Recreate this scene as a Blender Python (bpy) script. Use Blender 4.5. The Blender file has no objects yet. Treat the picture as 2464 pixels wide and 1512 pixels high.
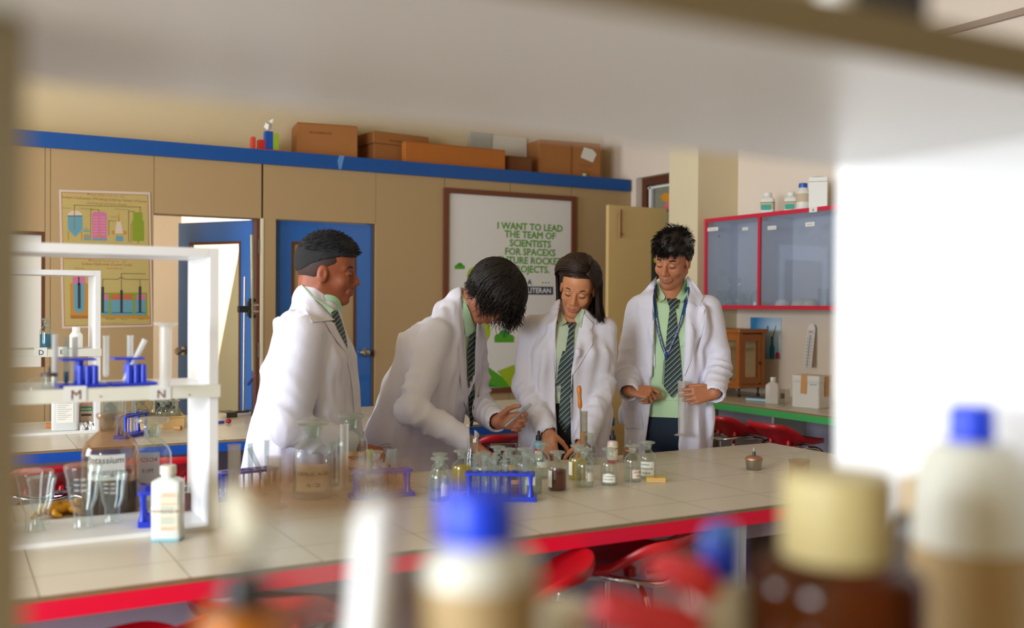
import bpy, math, random
import numpy as np
from mathutils import Vector, Matrix
from mathutils.bvhtree import BVHTree

SC = bpy.context.scene
COL = SC.collection
R = math.radians
random.seed(7)
rng = np.random.default_rng(7)

# ------------------------------------------------------------------ camera
F_PX, CAM_H = 2404.08, 1.35
YAW, PITCH, ROLL = 0.513608, -0.009434, 0.006632
def _axes():
    cy, sy, cp, sp = math.cos(YAW), math.sin(YAW), math.cos(PITCH), math.sin(PITCH)
    f = np.array([sy*cp, cy*cp, sp]); r = np.array([cy, -sy, 0.0]); u = np.cross(r, f)
    c, s = math.cos(ROLL), math.sin(ROLL)
    return f, c*r + s*u, -s*r + c*u
CF, CR, CU = _axes()
cam_data = bpy.data.cameras.new('camera')
cam = bpy.data.objects.new('camera', cam_data)
COL.objects.link(cam)
cam.matrix_world = Matrix(((CR[0], CU[0], -CF[0], 0), (CR[1], CU[1], -CF[1], 0), (CR[2], CU[2], -CF[2], CAM_H), (0, 0, 0, 1)))
cam_data.sensor_fit = 'HORIZONTAL'
cam_data.sensor_width = 36.0
cam_data.lens = F_PX*36.0/2464.0
cam_data.clip_start = 0.02
cam_data.dof.use_dof = True
cam_data.dof.focus_distance = 4.3
cam_data.dof.aperture_fstop = 2.0
SC.camera = cam

def ray(px, py): return CF + CR*(px-1232)/F_PX - CU*(py-756)/F_PX
def on_z(px, py, z):
    d = ray(px, py); return d*((z-CAM_H)/d[2]) + np.array([0, 0, CAM_H])
def on_y(px, py, y):
    d = ray(px, py); return d*(y/d[1]) + np.array([0, 0, CAM_H])
def on_x(px, py, x):
    d = ray(px, py); return d*(x/d[0]) + np.array([0, 0, CAM_H])
def depth(p): return float((np.asarray(p) - np.array([0, 0, CAM_H])) @ CF)

# ------------------------------------------------------------------ world, daylight, exposure
w = bpy.data.worlds.new('world'); SC.world = w; w.use_nodes = True
w.node_tree.nodes['Background'].inputs[0].default_value = (0.93, 0.96, 1.0, 1)
w.node_tree.nodes['Background'].inputs[1].default_value = 0.5
SC.view_settings.view_transform = 'Standard'
SC.view_settings.look = 'None'
SC.view_settings.exposure = 0.05
SC.view_settings.gamma = 1.0
SC.view_settings.use_curve_mapping = False
SC.cycles.max_bounces = 10
SC.cycles.diffuse_bounces = 5
SC.cycles.glossy_bounces = 4
SC.cycles.transmission_bounces = 8
SC.cycles.transparent_max_bounces = 24
SC.cycles.caustics_reflective = False
SC.cycles.caustics_refractive = False
SC.cycles.sample_clamp_indirect = 6.0

def area(name, loc, rot, sx, sy, power, col):
    l = bpy.data.lights.new(name, 'AREA'); l.shape = 'RECTANGLE'; l.size = sx; l.size_y = sy
    l.energy = power; l.color = col
    o = bpy.data.objects.new(name, l); COL.objects.link(o); o.location = loc; o.rotation_euler = rot
    return o
# daylight in the windows of the left wall, and the next room's daylight behind the doorway
area('window_daylight', (-3.52, .6, 1.65), (0, R(-90), 0), 1.7, 2.7, 330, (0.84, 0.92, 1.0))
area('window_daylight', (-3.52, 4.5, 1.7), (0, R(-90), 0), 1.6, 2.2, 200, (0.84, 0.92, 1.0))
area('next_room_daylight', (3.9, 7.6, 1.9), (0, R(90), 0), 1.4, .7, 45, (1.0, 0.98, 0.95))
area('next_room_daylight', (4.2, 9.4, 1.9), (0, R(90), 0), 1.8, 1.6, 190, (1.0, 1.0, 1.0))

# ------------------------------------------------------------------ materials
def lin(c):
    return tuple((x/12.92 if x <= 0.04045 else ((x+0.055)/1.055)**2.4) for x in c)
def hexc(h):
    return lin(tuple(int(h[i:i+2], 16)/255 for i in (0, 2, 4)))
MATS = {}
def mat(name, h, rough=0.5, metal=0.0, spec=0.5, noise=None, bump=None, coat=0.0, sss=0.0, sheen=0.0):
    """Principled material; noise=(scale, strength) varies the colour, bump=(scale, strength) the surface."""
    if name in MATS: return MATS[name]
    m = bpy.data.materials.new(name); m.use_nodes = True
    nt = m.node_tree; b = nt.nodes['Principled BSDF']
    c = hexc(h) + (1,)
    b.inputs['Base Color'].default_value = c
    b.inputs['Roughness'].default_value = rough
    b.inputs['Metallic'].default_value = metal
    b.inputs['Specular IOR Level'].default_value = spec
    if coat: b.inputs['Coat Weight'].default_value = coat
    if sheen: b.inputs['Sheen Weight'].default_value = sheen
    if sss:
        b.inputs['Subsurface Weight'].default_value = sss
        b.inputs['Subsurface Radius'].default_value = (0.02, 0.008, 0.004)
        b.inputs['Subsurface Scale'].default_value = 0.4
    if noise or bump:
        tc = nt.nodes.new('ShaderNodeTexCoord')
    if noise:
        n = nt.nodes.new('ShaderNodeTexNoise'); n.inputs['Scale'].default_value = noise[0]
        n.inputs['Detail'].default_value = 6
        nt.links.new(tc.outputs['Object'], n.inputs['Vector'])
        mx = nt.nodes.new('ShaderNodeMix'); mx.data_type = 'RGBA'
        k = noise[1]
        mx.inputs[6].default_value = tuple(x*(1-k) for x in c[:3]) + (1,)
        mx.inputs[7].default_value = tuple(min(1, x*(1+k)) for x in c[:3]) + (1,)
        nt.links.new(n.outputs['Fac'], mx.inputs[0]); nt.links.new(mx.outputs[2], b.inputs['Base Color'])
    if bump:
        n2 = nt.nodes.new('ShaderNodeTexNoise'); n2.inputs['Scale'].default_value = bump[0]; n2.inputs['Detail'].default_value = 4
        nt.links.new(tc.outputs['Object'], n2.inputs['Vector'])
        bp = nt.nodes.new('ShaderNodeBump'); bp.inputs['Strength'].default_value = bump[1]; bp.inputs['Distance'].default_value = 0.01
        nt.links.new(n2.outputs['Fac'], bp.inputs['Height']); nt.links.new(bp.outputs['Normal'], b.inputs['Normal'])
    MATS[name] = m
    return m
def see_through(name, tint, haze, haze_col, rough=0.03, edge=0.55):
    """Thin-walled clear stuff: light passes straight through with a tint, the rim is hazier, plus a mirror sheen."""
    if name in MATS: return MATS[name]
    m = bpy.data.materials.new(name); m.use_nodes = True
    nt = m.node_tree
    for n in list(nt.nodes): nt.nodes.remove(n)
    out = nt.nodes.new('ShaderNodeOutputMaterial')
    tr = nt.nodes.new('ShaderNodeBsdfTransparent'); tr.inputs[0].default_value = hexc(tint) + (1,)
    df = nt.nodes.new('ShaderNodeBsdfDiffuse'); df.inputs[0].default_value = hexc(haze_col) + (1,)
    tl = nt.nodes.new('ShaderNodeBsdfTranslucent'); tl.inputs[0].default_value = hexc(haze_col) + (1,)
    dd = nt.nodes.new('ShaderNodeMixShader'); dd.inputs[0].default_value = 0.5
    nt.links.new(df.outputs[0], dd.inputs[1]); nt.links.new(tl.outputs[0], dd.inputs[2])
    gl = nt.nodes.new('ShaderNodeBsdfGlossy'); gl.inputs['Roughness'].default_value = rough
    lw = nt.nodes.new('ShaderNodeLayerWeight'); lw.inputs[0].default_value = 0.5
    mr = nt.nodes.new('ShaderNodeMapRange'); mr.inputs[1].default_value = 0.55; mr.inputs[2].default_value = 1.0
    mr.inputs[3].default_value = haze; mr.inputs[4].default_value = min(1, haze + edge)
    nt.links.new(lw.outputs['Facing'], mr.inputs[0])
    m1 = nt.nodes.new('ShaderNodeMixShader')
    nt.links.new(mr.outputs[0], m1.inputs[0]); nt.links.new(tr.outputs[0], m1.inputs[1]); nt.links.new(dd.outputs[0], m1.inputs[2])
    fr = nt.nodes.new('ShaderNodeMath'); fr.operation = 'POWER'; fr.inputs[1].default_value = 4.0
    nt.links.new(lw.outputs['Facing'], fr.inputs[0])
    fr2 = nt.nodes.new('ShaderNodeMath'); fr2.operation = 'MULTIPLY_ADD'; fr2.inputs[1].default_value = 0.5; fr2.inputs[2].default_value = 0.035
    nt.links.new(fr.outputs[0], fr2.inputs[0]); fr = fr2
    m2 = nt.nodes.new('ShaderNodeMixShader')
    nt.links.new(fr.outputs[0], m2.inputs[0]); nt.links.new(m1.outputs[0], m2.inputs[1]); nt.links.new(gl.outputs[0], m2.inputs[2])
    nt.links.new(m2.outputs[0], out.inputs[0])
    MATS[name] = m
    return m

M_GLASS = see_through('clear glass', 'fbfdfc', 0.02, 'd5ddd8', 0.03, 0.38)
M_STOP = see_through('greenish stopper glass', 'eef3ee', 0.26, 'd6dcd4', 0.06, 0.4)
M_PANE = see_through('window glass', 'f2f5f6', 0.02, 'c5cdd2', 0.01, 0.10)
M_CABGLASS = see_through('hazed cabinet glass', 'f6f8fa', 0.16, 'c3cdda', 0.04, 0.2)  # pale haze put into the panes for brightness and reflection
M_FROST = see_through('frosted measuring plastic', 'f8f8f6', 0.45, 'f6f6f4', 0.25, 0.35)
M_HDPE = mat('milky plastic', 'e3e2d8', 0.38, sss=0.0)
M_WHITEPL = mat('white plastic', 'e9e8e2', 0.4)
M_PAPER = mat('white paper', 'e6e4dc', 0.8)
M_LAM = mat('white laminate', 'e6e6e6', 0.35, noise=(3, 0.02))
M_LAMEDGE = mat('ivory edge band', 'dcdccf', 0.45)
M_TAN = mat('tan laminate', 'ae9066', 0.55, noise=(180, 0.05))
M_TANEDGE = mat('dark laminate seam', '5a4023', 0.7)
M_CREAM = mat('cream wall paint', 'd3c09b', 0.85, noise=(2.5, 0.03))
M_PINKWALL = mat('pinkish cream wall paint', 'e2d3c3', 0.85, noise=(2.5, 0.03))
M_BLUE = mat('blue laminate', '0a4d95', 0.45, noise=(25, 0.06))
M_RED = mat('red edge laminate', 'ee173f', 0.4)
M_BLUEEDGE = mat('blue edge laminate', '0a50b4', 0.4)
M_GREEN = mat('green edge laminate', '3fae5c', 0.45)
M_BROWNWOOD = mat('dark brown wood', '5b3019', 0.5, noise=(20, 0.15))
M_LAV = mat('lavender laminate', 'b9b0c4', 0.5)
M_CARD = mat('brown cardboard', '9c6430', 0.85, noise=(9, 0.08))
M_CARD2 = mat('orange brown cardboard', 'ad6420', 0.8, noise=(9, 0.08))
M_BLUEPL = mat('royal blue plastic', '1c37c4', 0.3)
M_BLACK = mat('black plastic', '1e2023', 0.4)
M_CHROME = mat('chrome', 'd8d8d8', 0.12, metal=1.0)
M_STEEL = mat('brushed steel', 'b3ada2', 0.3, metal=1.0)
M_DARKMETAL = mat('dark iron', '4a463e', 0.5, metal=0.6)
M_COPPER = mat('tarnished copper', 'a87d63', 0.45, metal=0.7, noise=(40, 0.2))
M_REDPL = mat('red moulded plastic', 'c41222', 0.3)
M_INK = mat('black ink', '2a2526', 0.8)
M_REDINK = mat('dark red ink', '6d2a2a', 0.8)

# ------------------------------------------------------------------ mesh helpers
class MB:
    def __init__(s): s.v, s.f = [], []
    def add(s, vs, fs):
        o = len(s.v); s.v += [tuple(map(float, p)) for p in vs]; s.f += [tuple(i+o for i in f) for f in fs]; return s
    def box(s, x0, y0, z0, x1, y1, z1):
        vs = [(x0, y0, z0), (x1, y0, z0), (x1, y1, z0), (x0, y1, z0), (x0, y0, z1), (x1, y0, z1), (x1, y1, z1), (x0, y1, z1)]
        return s.add(vs, [(0, 3, 2, 1), (4, 5, 6, 7), (0, 1, 5, 4), (1, 2, 6, 5), (2, 3, 7, 6), (3, 0, 4, 7)])
    def lathe(s, prof, n=24, c=(0, 0), caps=True):
        vs, fs = [], []
        for r, z in prof:
            for k in range(n):
                a = 2*math.pi*k/n; vs.append((c[0]+r*math.cos(a), c[1]+r*math.sin(a), z))
        for i in range(len(prof)-1):
            for k in range(n):
                k2 = (k+1) % n; fs.append((i*n+k, i*n+k2, (i+1)*n+k2, (i+1)*n+k))
        if caps:
            fs.append(tuple(range(n-1, -1, -1))); m = (len(prof)-1)*n; fs.append(tuple(range(m, m+n)))
        return s.add(vs, fs)
    def rlathe(s, prof, w, d, n=32, e=5.0):
        """like lathe with a rounded-rectangle section w x d; prof holds (scale, z)"""
        vs, fs = [], []
        for k_, z in prof:
            for k in range(n):
                a = 2*math.pi*(k+0.5)/n; ca, sa = math.cos(a), math.sin(a)
                x = math.copysign(abs(ca)**(2/e), ca)*w/2; y = math.copysign(abs(sa)**(2/e), sa)*d/2
                if isinstance(k_, tuple): # blend to a circle of radius k_[1] by k_[0]
                    t, rr = k_; x, y = x*(1-t)+rr*ca*t, y*(1-t)+rr*sa*t
                else: x, y = x*k_, y*k_
                vs.append((x, y, z))
        for i in range(len(prof)-1):
            for k in range(n):
                k2 = (k+1) % n; fs.append((i*n+k, i*n+k2, (i+1)*n+k2, (i+1)*n+k))
        fs.append(tuple(range(n-1, -1, -1))); m = (len(prof)-1)*n; fs.append(tuple(range(m, m+n)))
        return s.add(vs, fs)
    def tube(s, pts, r, n=10, closed=False):
        P = [np.array(p, float) for p in pts]; N = len(P)
        rs = r if hasattr(r, '__len__') else [r]*N
        T = []
        for i in range(N):
            a = P[i-1] if (i > 0 or closed) else P[i]; b = P[(i+1) % N] if (i < N-1 or closed) else P[i]
            t = b-a; T.append(t/(np.linalg.norm(t)+1e-9))
        u = np.cross(T[0], (0, 0, 1.0));
        if np.linalg.norm(u) < 1e-3: u = np.array([1.0, 0, 0])
        vs, fs = [], []
        for i in range(N):
            u = u - T[i]*(u@T[i]); u /= np.linalg.norm(u)+1e-9; q = np.cross(T[i], u)
            for k in range(n):
                a = 2*math.pi*k/n; vs.append(P[i] + rs[i]*(math.cos(a)*u+math.sin(a)*q))
        for i in range(N if closed else N-1):
            j = (i+1) % N
            for k in range(n):
                k2 = (k+1) % n; fs.append((i*n+k, i*n+k2, j*n+k2, j*n+k))
        if not closed:
            fs.append(tuple(range(n-1, -1, -1))); fs.append(tuple(range((N-1)*n, N*n)))
        return s.add(vs, fs)
    def prism(s, poly, z0, z1):
        n = len(poly)
        vs = [(x, y, z0) for x, y in poly] + [(x, y, z1) for x, y in poly]
        fs = [tuple(range(n-1, -1, -1)), tuple(range(n, 2*n))] + [(i, (i+1) % n, n+(i+1) % n, n+i) for i in range(n)]
        return s.add(vs, fs)
    def ball(s, c, r, n=16, m=10, sq=(1, 1, 1)):
        prof = [(max(1e-4, math.sin(math.pi*i/m)), -math.cos(math.pi*i/m)) for i in range(m+1)]
        t = MB().lathe(prof, n)
        return s.add([(c[0]+p[0]*r*sq[0], c[1]+p[1]*r*sq[1], c[2]+p[2]*r*sq[2]) for p in t.v], t.f)
    def grid(s, fn, nu, nv):
        vs = [fn(i/nu, j/nv) for j in range(nv+1) for i in range(nu+1)]
        fs = [(j*(nu+1)+i, j*(nu+1)+i+1, (j+1)*(nu+1)+i+1, (j+1)*(nu+1)+i) for j in range(nv) for i in range(nu)]
        return s.add(vs, fs)
    def xf(s, M):
        s.v = [tuple(M @ Vector(p)) for p in s.v]; return s
def bezier(p0, p1, p2, p3, n=8):
    P = [np.array(p, float) for p in (p0, p1, p2, p3)]
    return [(1-t)**3*P[0]+3*(1-t)**2*t*P[1]+3*(1-t)*t*t*P[2]+t**3*P[3] for t in [i/n for i in range(n+1)]]
def arc_path(pts, r, n=5):
    """polyline with rounded corners"""
    P = [np.array(p, float) for p in pts]; out = [P[0]]
    for i in range(1, len(P)-1):
        a, b, c = P[i-1], P[i], P[i+1]
        d1 = (a-b)/np.linalg.norm(a-b); d2 = (c-b)/np.linalg.norm(c-b)
        out += bezier(b+d1*r, b+d1*r*0.45, b+d2*r*0.45, b+d2*r, n)
    return out+[P[-1]]

def obj(name, mb, m, parent=None, smooth=True, bevel=0.0, loc=None, rotz=0, angle=40):
    me = bpy.data.meshes.new(name)
    me.from_pydata(mb.v, [], mb.f); me.update()
    if m: me.materials.append(m)
    o = bpy.data.objects.new(name, me); COL.objects.link(o)
    if parent: o.parent = parent
    if loc is not None: o.location = loc
    o.rotation_euler.z = rotz
    if smooth:
        try: me.set_sharp_from_angle(angle=R(angle))
        except Exception: pass
        me.polygons.foreach_set('use_smooth', [True]*len(me.polygons))
    if bevel:
        b = o.modifiers.new('edge', 'BEVEL'); b.width = bevel; b.segments = 2; b.limit_method = 'ANGLE'; b.angle_limit = R(35)
    return o
def tag(o, label, cat, group=None, kind=None):
    o['label'] = label; o['category'] = cat
    if group: o['group'] = group
    if kind: o['kind'] = kind
    return o
def thing(name, label, cat, loc=(0, 0, 0), rotz=0, group=None):
    o = bpy.data.objects.new(name, None); COL.objects.link(o)
    o.empty_display_size = 0.05
    o.location = tuple(float(v) for v in loc); o.rotation_euler.z = rotz
    return tag(o, label, cat, group)
def struct(name, mb, m, parent=None, **k):
    o = obj(name, mb, m, parent, **k)
    if not parent: o['kind'] = 'structure'
    return o
def dup(root, loc, rotz, label, group=None):
    r = root.copy(); COL.objects.link(r); r.location = tuple(float(v) for v in loc); r.rotation_euler.z = rotz; r['label'] = label
    if group: r['group'] = group
    for ch in list(root.children):
        c = ch.copy(); COL.objects.link(c); c.parent = r
        for g in ch.children:
            d = g.copy(); COL.objects.link(d); d.parent = c
    return r
FONT_CACHE = {}
def text_geo(body, size, bold=0.0, align='CENTER', shear=0.0, space=1.0):
    """flat lettering as (verts, faces) in the XZ plane, facing -Y, baseline at z=0"""
    key = (body, size, bold, align, shear, space)
    if key not in FONT_CACHE:
        cu = bpy.data.curves.new('lettering', 'FONT'); cu.body = body; cu.size = size; cu.offset = bold; cu.align_x = align
        cu.shear = shear; cu.space_character = space; cu.resolution_u = 2
        o = bpy.data.objects.new('lettering', cu); COL.objects.link(o)
        bpy.context.view_layer.update()
        me = o.evaluated_get(bpy.context.evaluated_depsgraph_get()).to_mesh()
        FONT_CACHE[key] = ([(v.co.x, 0.0, v.co.y) for v in me.vertices], [tuple(p.vertices) for p in me.polygons])
        bpy.data.objects.remove(o); bpy.data.curves.remove(cu)
    return FONT_CACHE[key]
def text_mb(body, size, at=(0, 0, 0), **k):
    v, f = text_geo(body, size, **k)
    return MB().add([(x+at[0], y+at[1], z+at[2]) for x, y, z in v], f)
def wrap(mb, r, a0):
    """bend geometry in XZ (facing -Y) round a vertical cylinder of radius r, x=0 landing at angle a0"""
    out = MB()
    for x, y, z in mb.v:
        a = a0 + x/r; rr = r - y
        out.v.append((rr*math.cos(a), rr*math.sin(a), z))
    out.f = mb.f
    return out
def poly_panel(poly, y, t=0.0015):
    """flat polygon in XZ (list of (x,z)), its front at y, thickness t behind"""
    n = len(poly)
    vs = [(x, y, z) for x, z in poly] + [(x, y+t, z) for x, z in poly]
    fs = [tuple(range(n)), tuple(range(2*n-1, n-1, -1))] + [(i, n+i, n+(i+1) % n, (i+1) % n) for i in range(n)]
    return MB().add(vs, fs)
def ell(cx, cz, rx, rz, n=20, a0=0, a1=360):
    return [(cx+rx*math.cos(R(a0+(a1-a0)*i/n)), cz+rz*math.sin(R(a0+(a1-a0)*i/n))) for i in range(n if a1-a0 == 360 else n+1)]
def rect(x0, z0, x1, z1): return [(x0, z0), (x1, z0), (x1, z1), (x0, z1)]
# ------------------------------------------------------------------ room shell
def tile_mat(name, h, px, py, ox, oy, grout='7d6a4c', gw=0.0028, rough=0.33):
    m = mat(name, h, rough, noise=(4, 0.05)); nt = m.node_tree; b = nt.nodes['Principled BSDF']
    src = b.inputs['Base Color'].links[0].from_socket
    tc = nt.nodes.new('ShaderNodeTexCoord'); sp = nt.nodes.new('ShaderNodeSeparateXYZ')
    nt.links.new(tc.outputs['Object'], sp.inputs[0])
    ms = []
    for ax, p, o in ((0, px, ox), (1, py, oy)):
        a = nt.nodes.new('ShaderNodeMath'); a.operation = 'SUBTRACT'; a.inputs[1].default_value = o
        nt.links.new(sp.outputs[ax], a.inputs[0])
        g = nt.nodes.new('ShaderNodeMath'); g.operation = 'PINGPONG'; g.inputs[1].default_value = p/2
        nt.links.new(a.outputs[0], g.inputs[0])
        l = nt.nodes.new('ShaderNodeMath'); l.operation = 'LESS_THAN'; l.inputs[1].default_value = gw/2
        nt.links.new(g.outputs[0], l.inputs[0]); ms.append(l)
    mx = nt.nodes.new('ShaderNodeMath'); mx.operation = 'MAXIMUM'
    nt.links.new(ms[0].outputs[0], mx.inputs[0]); nt.links.new(ms[1].outputs[0], mx.inputs[1])
    c = nt.nodes.new('ShaderNodeMix'); c.data_type = 'RGBA'; c.inputs[7].default_value = hexc(grout)+(1,)
    nt.links.new(mx.outputs[0], c.inputs[0]); nt.links.new(src, c.inputs[6]); nt.links.new(c.outputs[2], b.inputs['Base Color'])
    return m
M_FLOOR = tile_mat('grey floor tiles', '8f8a86', 0.6, 0.6, 0, 0, '5f5a55')
M_TILE = tile_mat('beige bench tiles', 'cfc6b6', 0.2995, 0.2995, 2.5585, 2.7035)
M_TILEEDGE = mat('raw tile edge', '8a7350', 0.7, noise=(30, 0.2))

XL, XR, YF, YB, ZC = -3.6, 4.9, -1.0, 7.1, 3.2
YP = 6.7                                          # face of the laminate partition
struct('floor', MB().box(XL-.1, YF-.1, -.05, XR+.1, 10.6, 0), M_FLOOR)
struct('ceiling', MB().box(XL-.1, YF-.1, ZC, XR+.1, 10.6, ZC+.05), M_CREAM)
struct('unseen_wall_front', MB().box(XL-.1, YF-.1, 0, XR+.1, YF, ZC), mat('darkened beige wall paint', '84704f', 0.85))  # unseen wall behind the camera, coloured dark to cut bounced light
# left wall with two tall windows
wl = MB()
for y0, y1 in ((YF, -.8), (2.0, 3.4), (5.6, 10.6)): wl.box(XL-.1, y0, 0, XL, y1, ZC)
for y0, y1 in ((-.8, 2.0), (3.4, 5.6)): wl.box(XL-.1, y0, 0, XL, y1, .9); wl.box(XL-.1, y0, 2.5, XL, y1, ZC)
struct('wall_left', wl, M_CREAM)
for k, (y0, y1) in enumerate(((-.8, 2.0), (3.4, 5.6))):
    f = MB()
    for a, b in ((y0, y0+.05), (y1-.05, y1), ((y0+y1)/2-.025, (y0+y1)/2+.025)): f.box(XL-.07, a, .9, XL-.02, b, 2.5)
    for a, b in ((.9, .95), (2.45, 2.5)): f.box(XL-.068, y0+.05, a, XL-.022, y1-.05, b)
    struct('window_%d' % (k+1), f, M_WHITEPL, smooth=False)
# upper back wall, behind the storage ledge
wb = MB()
struct('wall_back', MB().box(XL, YB, 2.28, XR+.1, YB+.1, ZC), M_CREAM)
# right wall, window opening beyond the pillar
WY0, WY1, WZ0, WZ1 = 6.0, 6.635, 1.05, 2.39
wr = MB().box(XR, YF, 0, XR+.2, WY0, ZC).box(XR, WY1, 0, XR+.2, YB+.1, ZC).box(XR, WY0, 0, XR+.2, WY1, WZ0).box(XR, WY0, WZ1, XR+.2, WY1, ZC)
struct('wall_right', wr, M_PINKWALL)
struct('trim_1', MB().box(XR-.03, -1, 2.88, XR, 5.4, 2.915), mat('conduit grey', 'a08c7c', .6))
struct('wall_pillar', MB().box(4.535, 5.42, 0, XR, 5.74, ZC), mat('cream pillar paint', 'ddceab', .85, noise=(2.5, .03)))
# window in the right wall
wf = MB()
for a, b in ((WY0, WY0+.05), (WY1-.06, WY1)): wf.box(XR+.06, a, WZ0, XR+.11, b, WZ1)
wf.box(XR+.06, WY0+.05, WZ1-.06, XR+.11, WY1-.06, WZ1); wf.box(XR+.06, WY0+.05, WZ0, XR+.11, WY1-.06, WZ0+.05)
o3 = struct('window_3', wf, M_BROWNWOOD, smooth=False)
struct('window_frame', MB().box(XR+.075, WY1-.1, WZ0+.05, XR+.1, WY1-.075, WZ1-.07).box(XR+.075, WY0+.05, WZ1-.09, XR+.1, WY1-.06, WZ1-.075), M_WHITEPL, o3, smooth=False)
struct('window_pane', MB().box(XR+.085, WY0+.05, WZ0+.05, XR+.09, WY1-.06, WZ1-.06), M_PANE, o3, smooth=False)
struct('wall_court', MB().box(XR+1.2, 4.5, 0, XR+1.25, 9, 4.2), mat('grey green plaster outside', '8b9184', .9, noise=(1.2, .25)))
# paper flower stuck on that pane
fl = thing('paper_flower', 'paper flower of teal, orange and pink petals on the far window pane', 'decoration', (XR+.05, 6.205, 2.19))
def petal(a, L, W, c, nm):
    pts = []
    for t in range(13):
        s = t/12; pts.append((s*L, W*math.sin(math.pi*min(1, s*1.02))**.7*(.35+.65*s)))
    pl = pts + [(x, -y) for x, y in reversed(pts[1:-1])]
    ca, sa = math.cos(R(a)), math.sin(R(a))
    mb = poly_panel([(x*ca-y*sa, x*sa+y*ca) for x, y in pl], 0, .003)
    mb.v = [(y, -x, z) for x, y, z in mb.v]
    obj('petal', mb, mat(nm, c, .6), fl)
for a, c, nm in ((95, '1da2a8', 'teal paper'), (170, 'd08a1c', 'orange paper'), (215, 'd86a78', 'pink paper'), (265, '5fa5a5', 'pale teal paper'), (20, 'd8b52c', 'yellow paper'), (320, '5c9c3c', 'leaf green paper')):
    petal(a, .17, .05, c, nm)
t = MB().lathe([(.0, -.004), (.042, -.004), (.042, 0)], 20); t.v = [(z-.002, x, y) for x, y, z in t.v]
obj('flower_centre', t, mat('olive paper', '96983c', .7), fl)

# partition of tan laminate sheets with a doorway, a blue door and the storage ledge on top
D1, D2 = (1.146, 1.838), (1.935, 2.655)
HZ = 1.92
pw = MB()
seams = [XL, -.7, .54, 1.143, 2.655, 3.2, 3.757, 4.315, XR]
def pbox(x0, x1, z0, z1, d=.16): pw.box(x0, YP, z0, x1, YP+d, z1)
pbox(XL, -.2, 0, 2.285)
pbox(-.2, .51, 0, .95); pbox(-.2, .51, 1.775, 2.285)
pbox(.543, D1[0]-.003, 0, 2.285); pbox(.513, .540, 0, 2.285)
pbox(D1[0], D2[0]-.1, HZ, 2.285)
pbox(D1[1]+.012, D2[0], 0, HZ); pbox(D1[1]+.012, D2[1], HZ+.0, 2.285)
for a, b in zip(seams[4:-1], seams[5:]): pbox(a+.0025, b-.0025, 0, 2.285)
struct('wall_partition', pw, M_TAN, smooth=False)
struct('trim_2', MB().box(XL, YP+.06, 0, .51, YP+.165, .9).box(.54, YP+.02, 0, .543, YP+.15, 2.285).box(1.143, YP+.02, HZ, 1.1465, YP+.15, 2.285).box(2.65, YP+.02, 0, 2.66, YP+.15, 2.285).box(3.19, YP+.02, 0, XR, YP+.15, 2.285), M_TANEDGE, smooth=False)
ld = thing('storage_ledge', 'long blue-fronted storage ledge running above the tan laminate partition', 'ledge', (0, YP, 2.285))
obj('ledge_board', MB().box(XL+.002, .0, .001, XR-.012, YB-YP-.004, .095), M_CREAM, ld, smooth=False)
obj('ledge_front', MB().box(XL+.002, -.022, .001, 2.392, -.001, .096).box(2.395, -.022, .001, XR-.028, -.001, .096), M_BLUE, ld, smooth=False)
obj('joint_tape', poly_panel([(2.372, .002), (2.39, .003), (2.4, .05), (2.412, .097), (2.375, .098), (2.362, .06)], -.0245, .002), mat('glossy clear tape', '5f8fc8', .15), ld, smooth=False)
# whitish hatch panel at far left of the partition
struct('window_4', MB().box(-.2, YP+.05, .95, .508, YP+.07, 1.775), mat('white hatch panel', 'eeeade', .5), smooth=False)
struct('trim_3', MB().box(-.2, YP+.002, 1.755, .512, YP+.05, 1.775).box(.494, YP+.002, .95, .512, YP+.05, 1.755), M_BROWNWOOD, smooth=False)
# next room seen through the doorway
struct('wall_far', MB().box(XL, 10.5, 0, 5, 10.6, ZC), mat('pale cream next room', 'e9dcc6', .85))
struct('wall_alcove', MB().box(.9, YP+.2, 0, 1.13, 8.25, 2.27), mat('pale cream next room', 'e9dcc6', .85))
struct('wall_behind', MB().box(.95, 8.25, 0, 1.62, 8.35, ZC).box(2.45, 8.25, 0, 5, 8.35, ZC).box(1.62, 8.25, 2.3, 2.45, 8.35, ZC), mat('pale cream next room', 'e9dcc6', .85))
# open blue framed door, hinged at the right jamb of the doorway and swung into the next room
struct('trim_4', MB().box(D1[1]-.028, YP+.02, 0, D1[1]-.004, YP+.15, HZ), M_BROWNWOOD, smooth=False)
struct('trim_5', MB().box(D1[1]-.004, YP-.004, 0, D1[1]+.012, YP+.06, HZ), mat('ivory lipping', 'e2d6bb', .6), smooth=False)
def door_leaf(nm, wid, hgt, stile, loc, ang, m_frame, m_bead, m_panel, panel_t):
    fr = MB().box(-wid, 0, 0, -wid+stile, .035, hgt).box(-stile, 0, 0, 0, .035, hgt).box(-wid+stile, .0005, hgt-.14, -stile, .0345, hgt).box(-wid+stile, .0005, 0, -stile, .0345, .18)
    d = struct(nm, fr, m_frame, smooth=False, loc=loc, rotz=ang)
    b = MB()
    x0, x1, z0, z1 = -wid+stile, -stile, .18, hgt-.14
    b.box(x0, -.004, z1-.018, x1, .03, z1).box(x0, -.004, z0, x0+.015, .03, z1-.018).box(x1-.015, -.004, z0, x1, .03, z1-.018).box(x0+.015, -.004, z0, x1-.015, .03, z0+.018)
    struct('door_bead', b, m_bead, d, smooth=False)
    struct('door_panel', MB().box(x0+.015, .012, z0+.018, x1-.015, .012+panel_t, z1-.018), m_panel, d, smooth=False)
    kn = MB().lathe([(.001, 0), (.03, 0), (.03, .006), (.012, .01), (.012, .03), (.026, .04), (.03, .055), (.022, .07), (.001, .073)], 20)
    kn.v = [(x-wid+.055, -z, y) for x, y, z in kn.v]
    return d, kn
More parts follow.
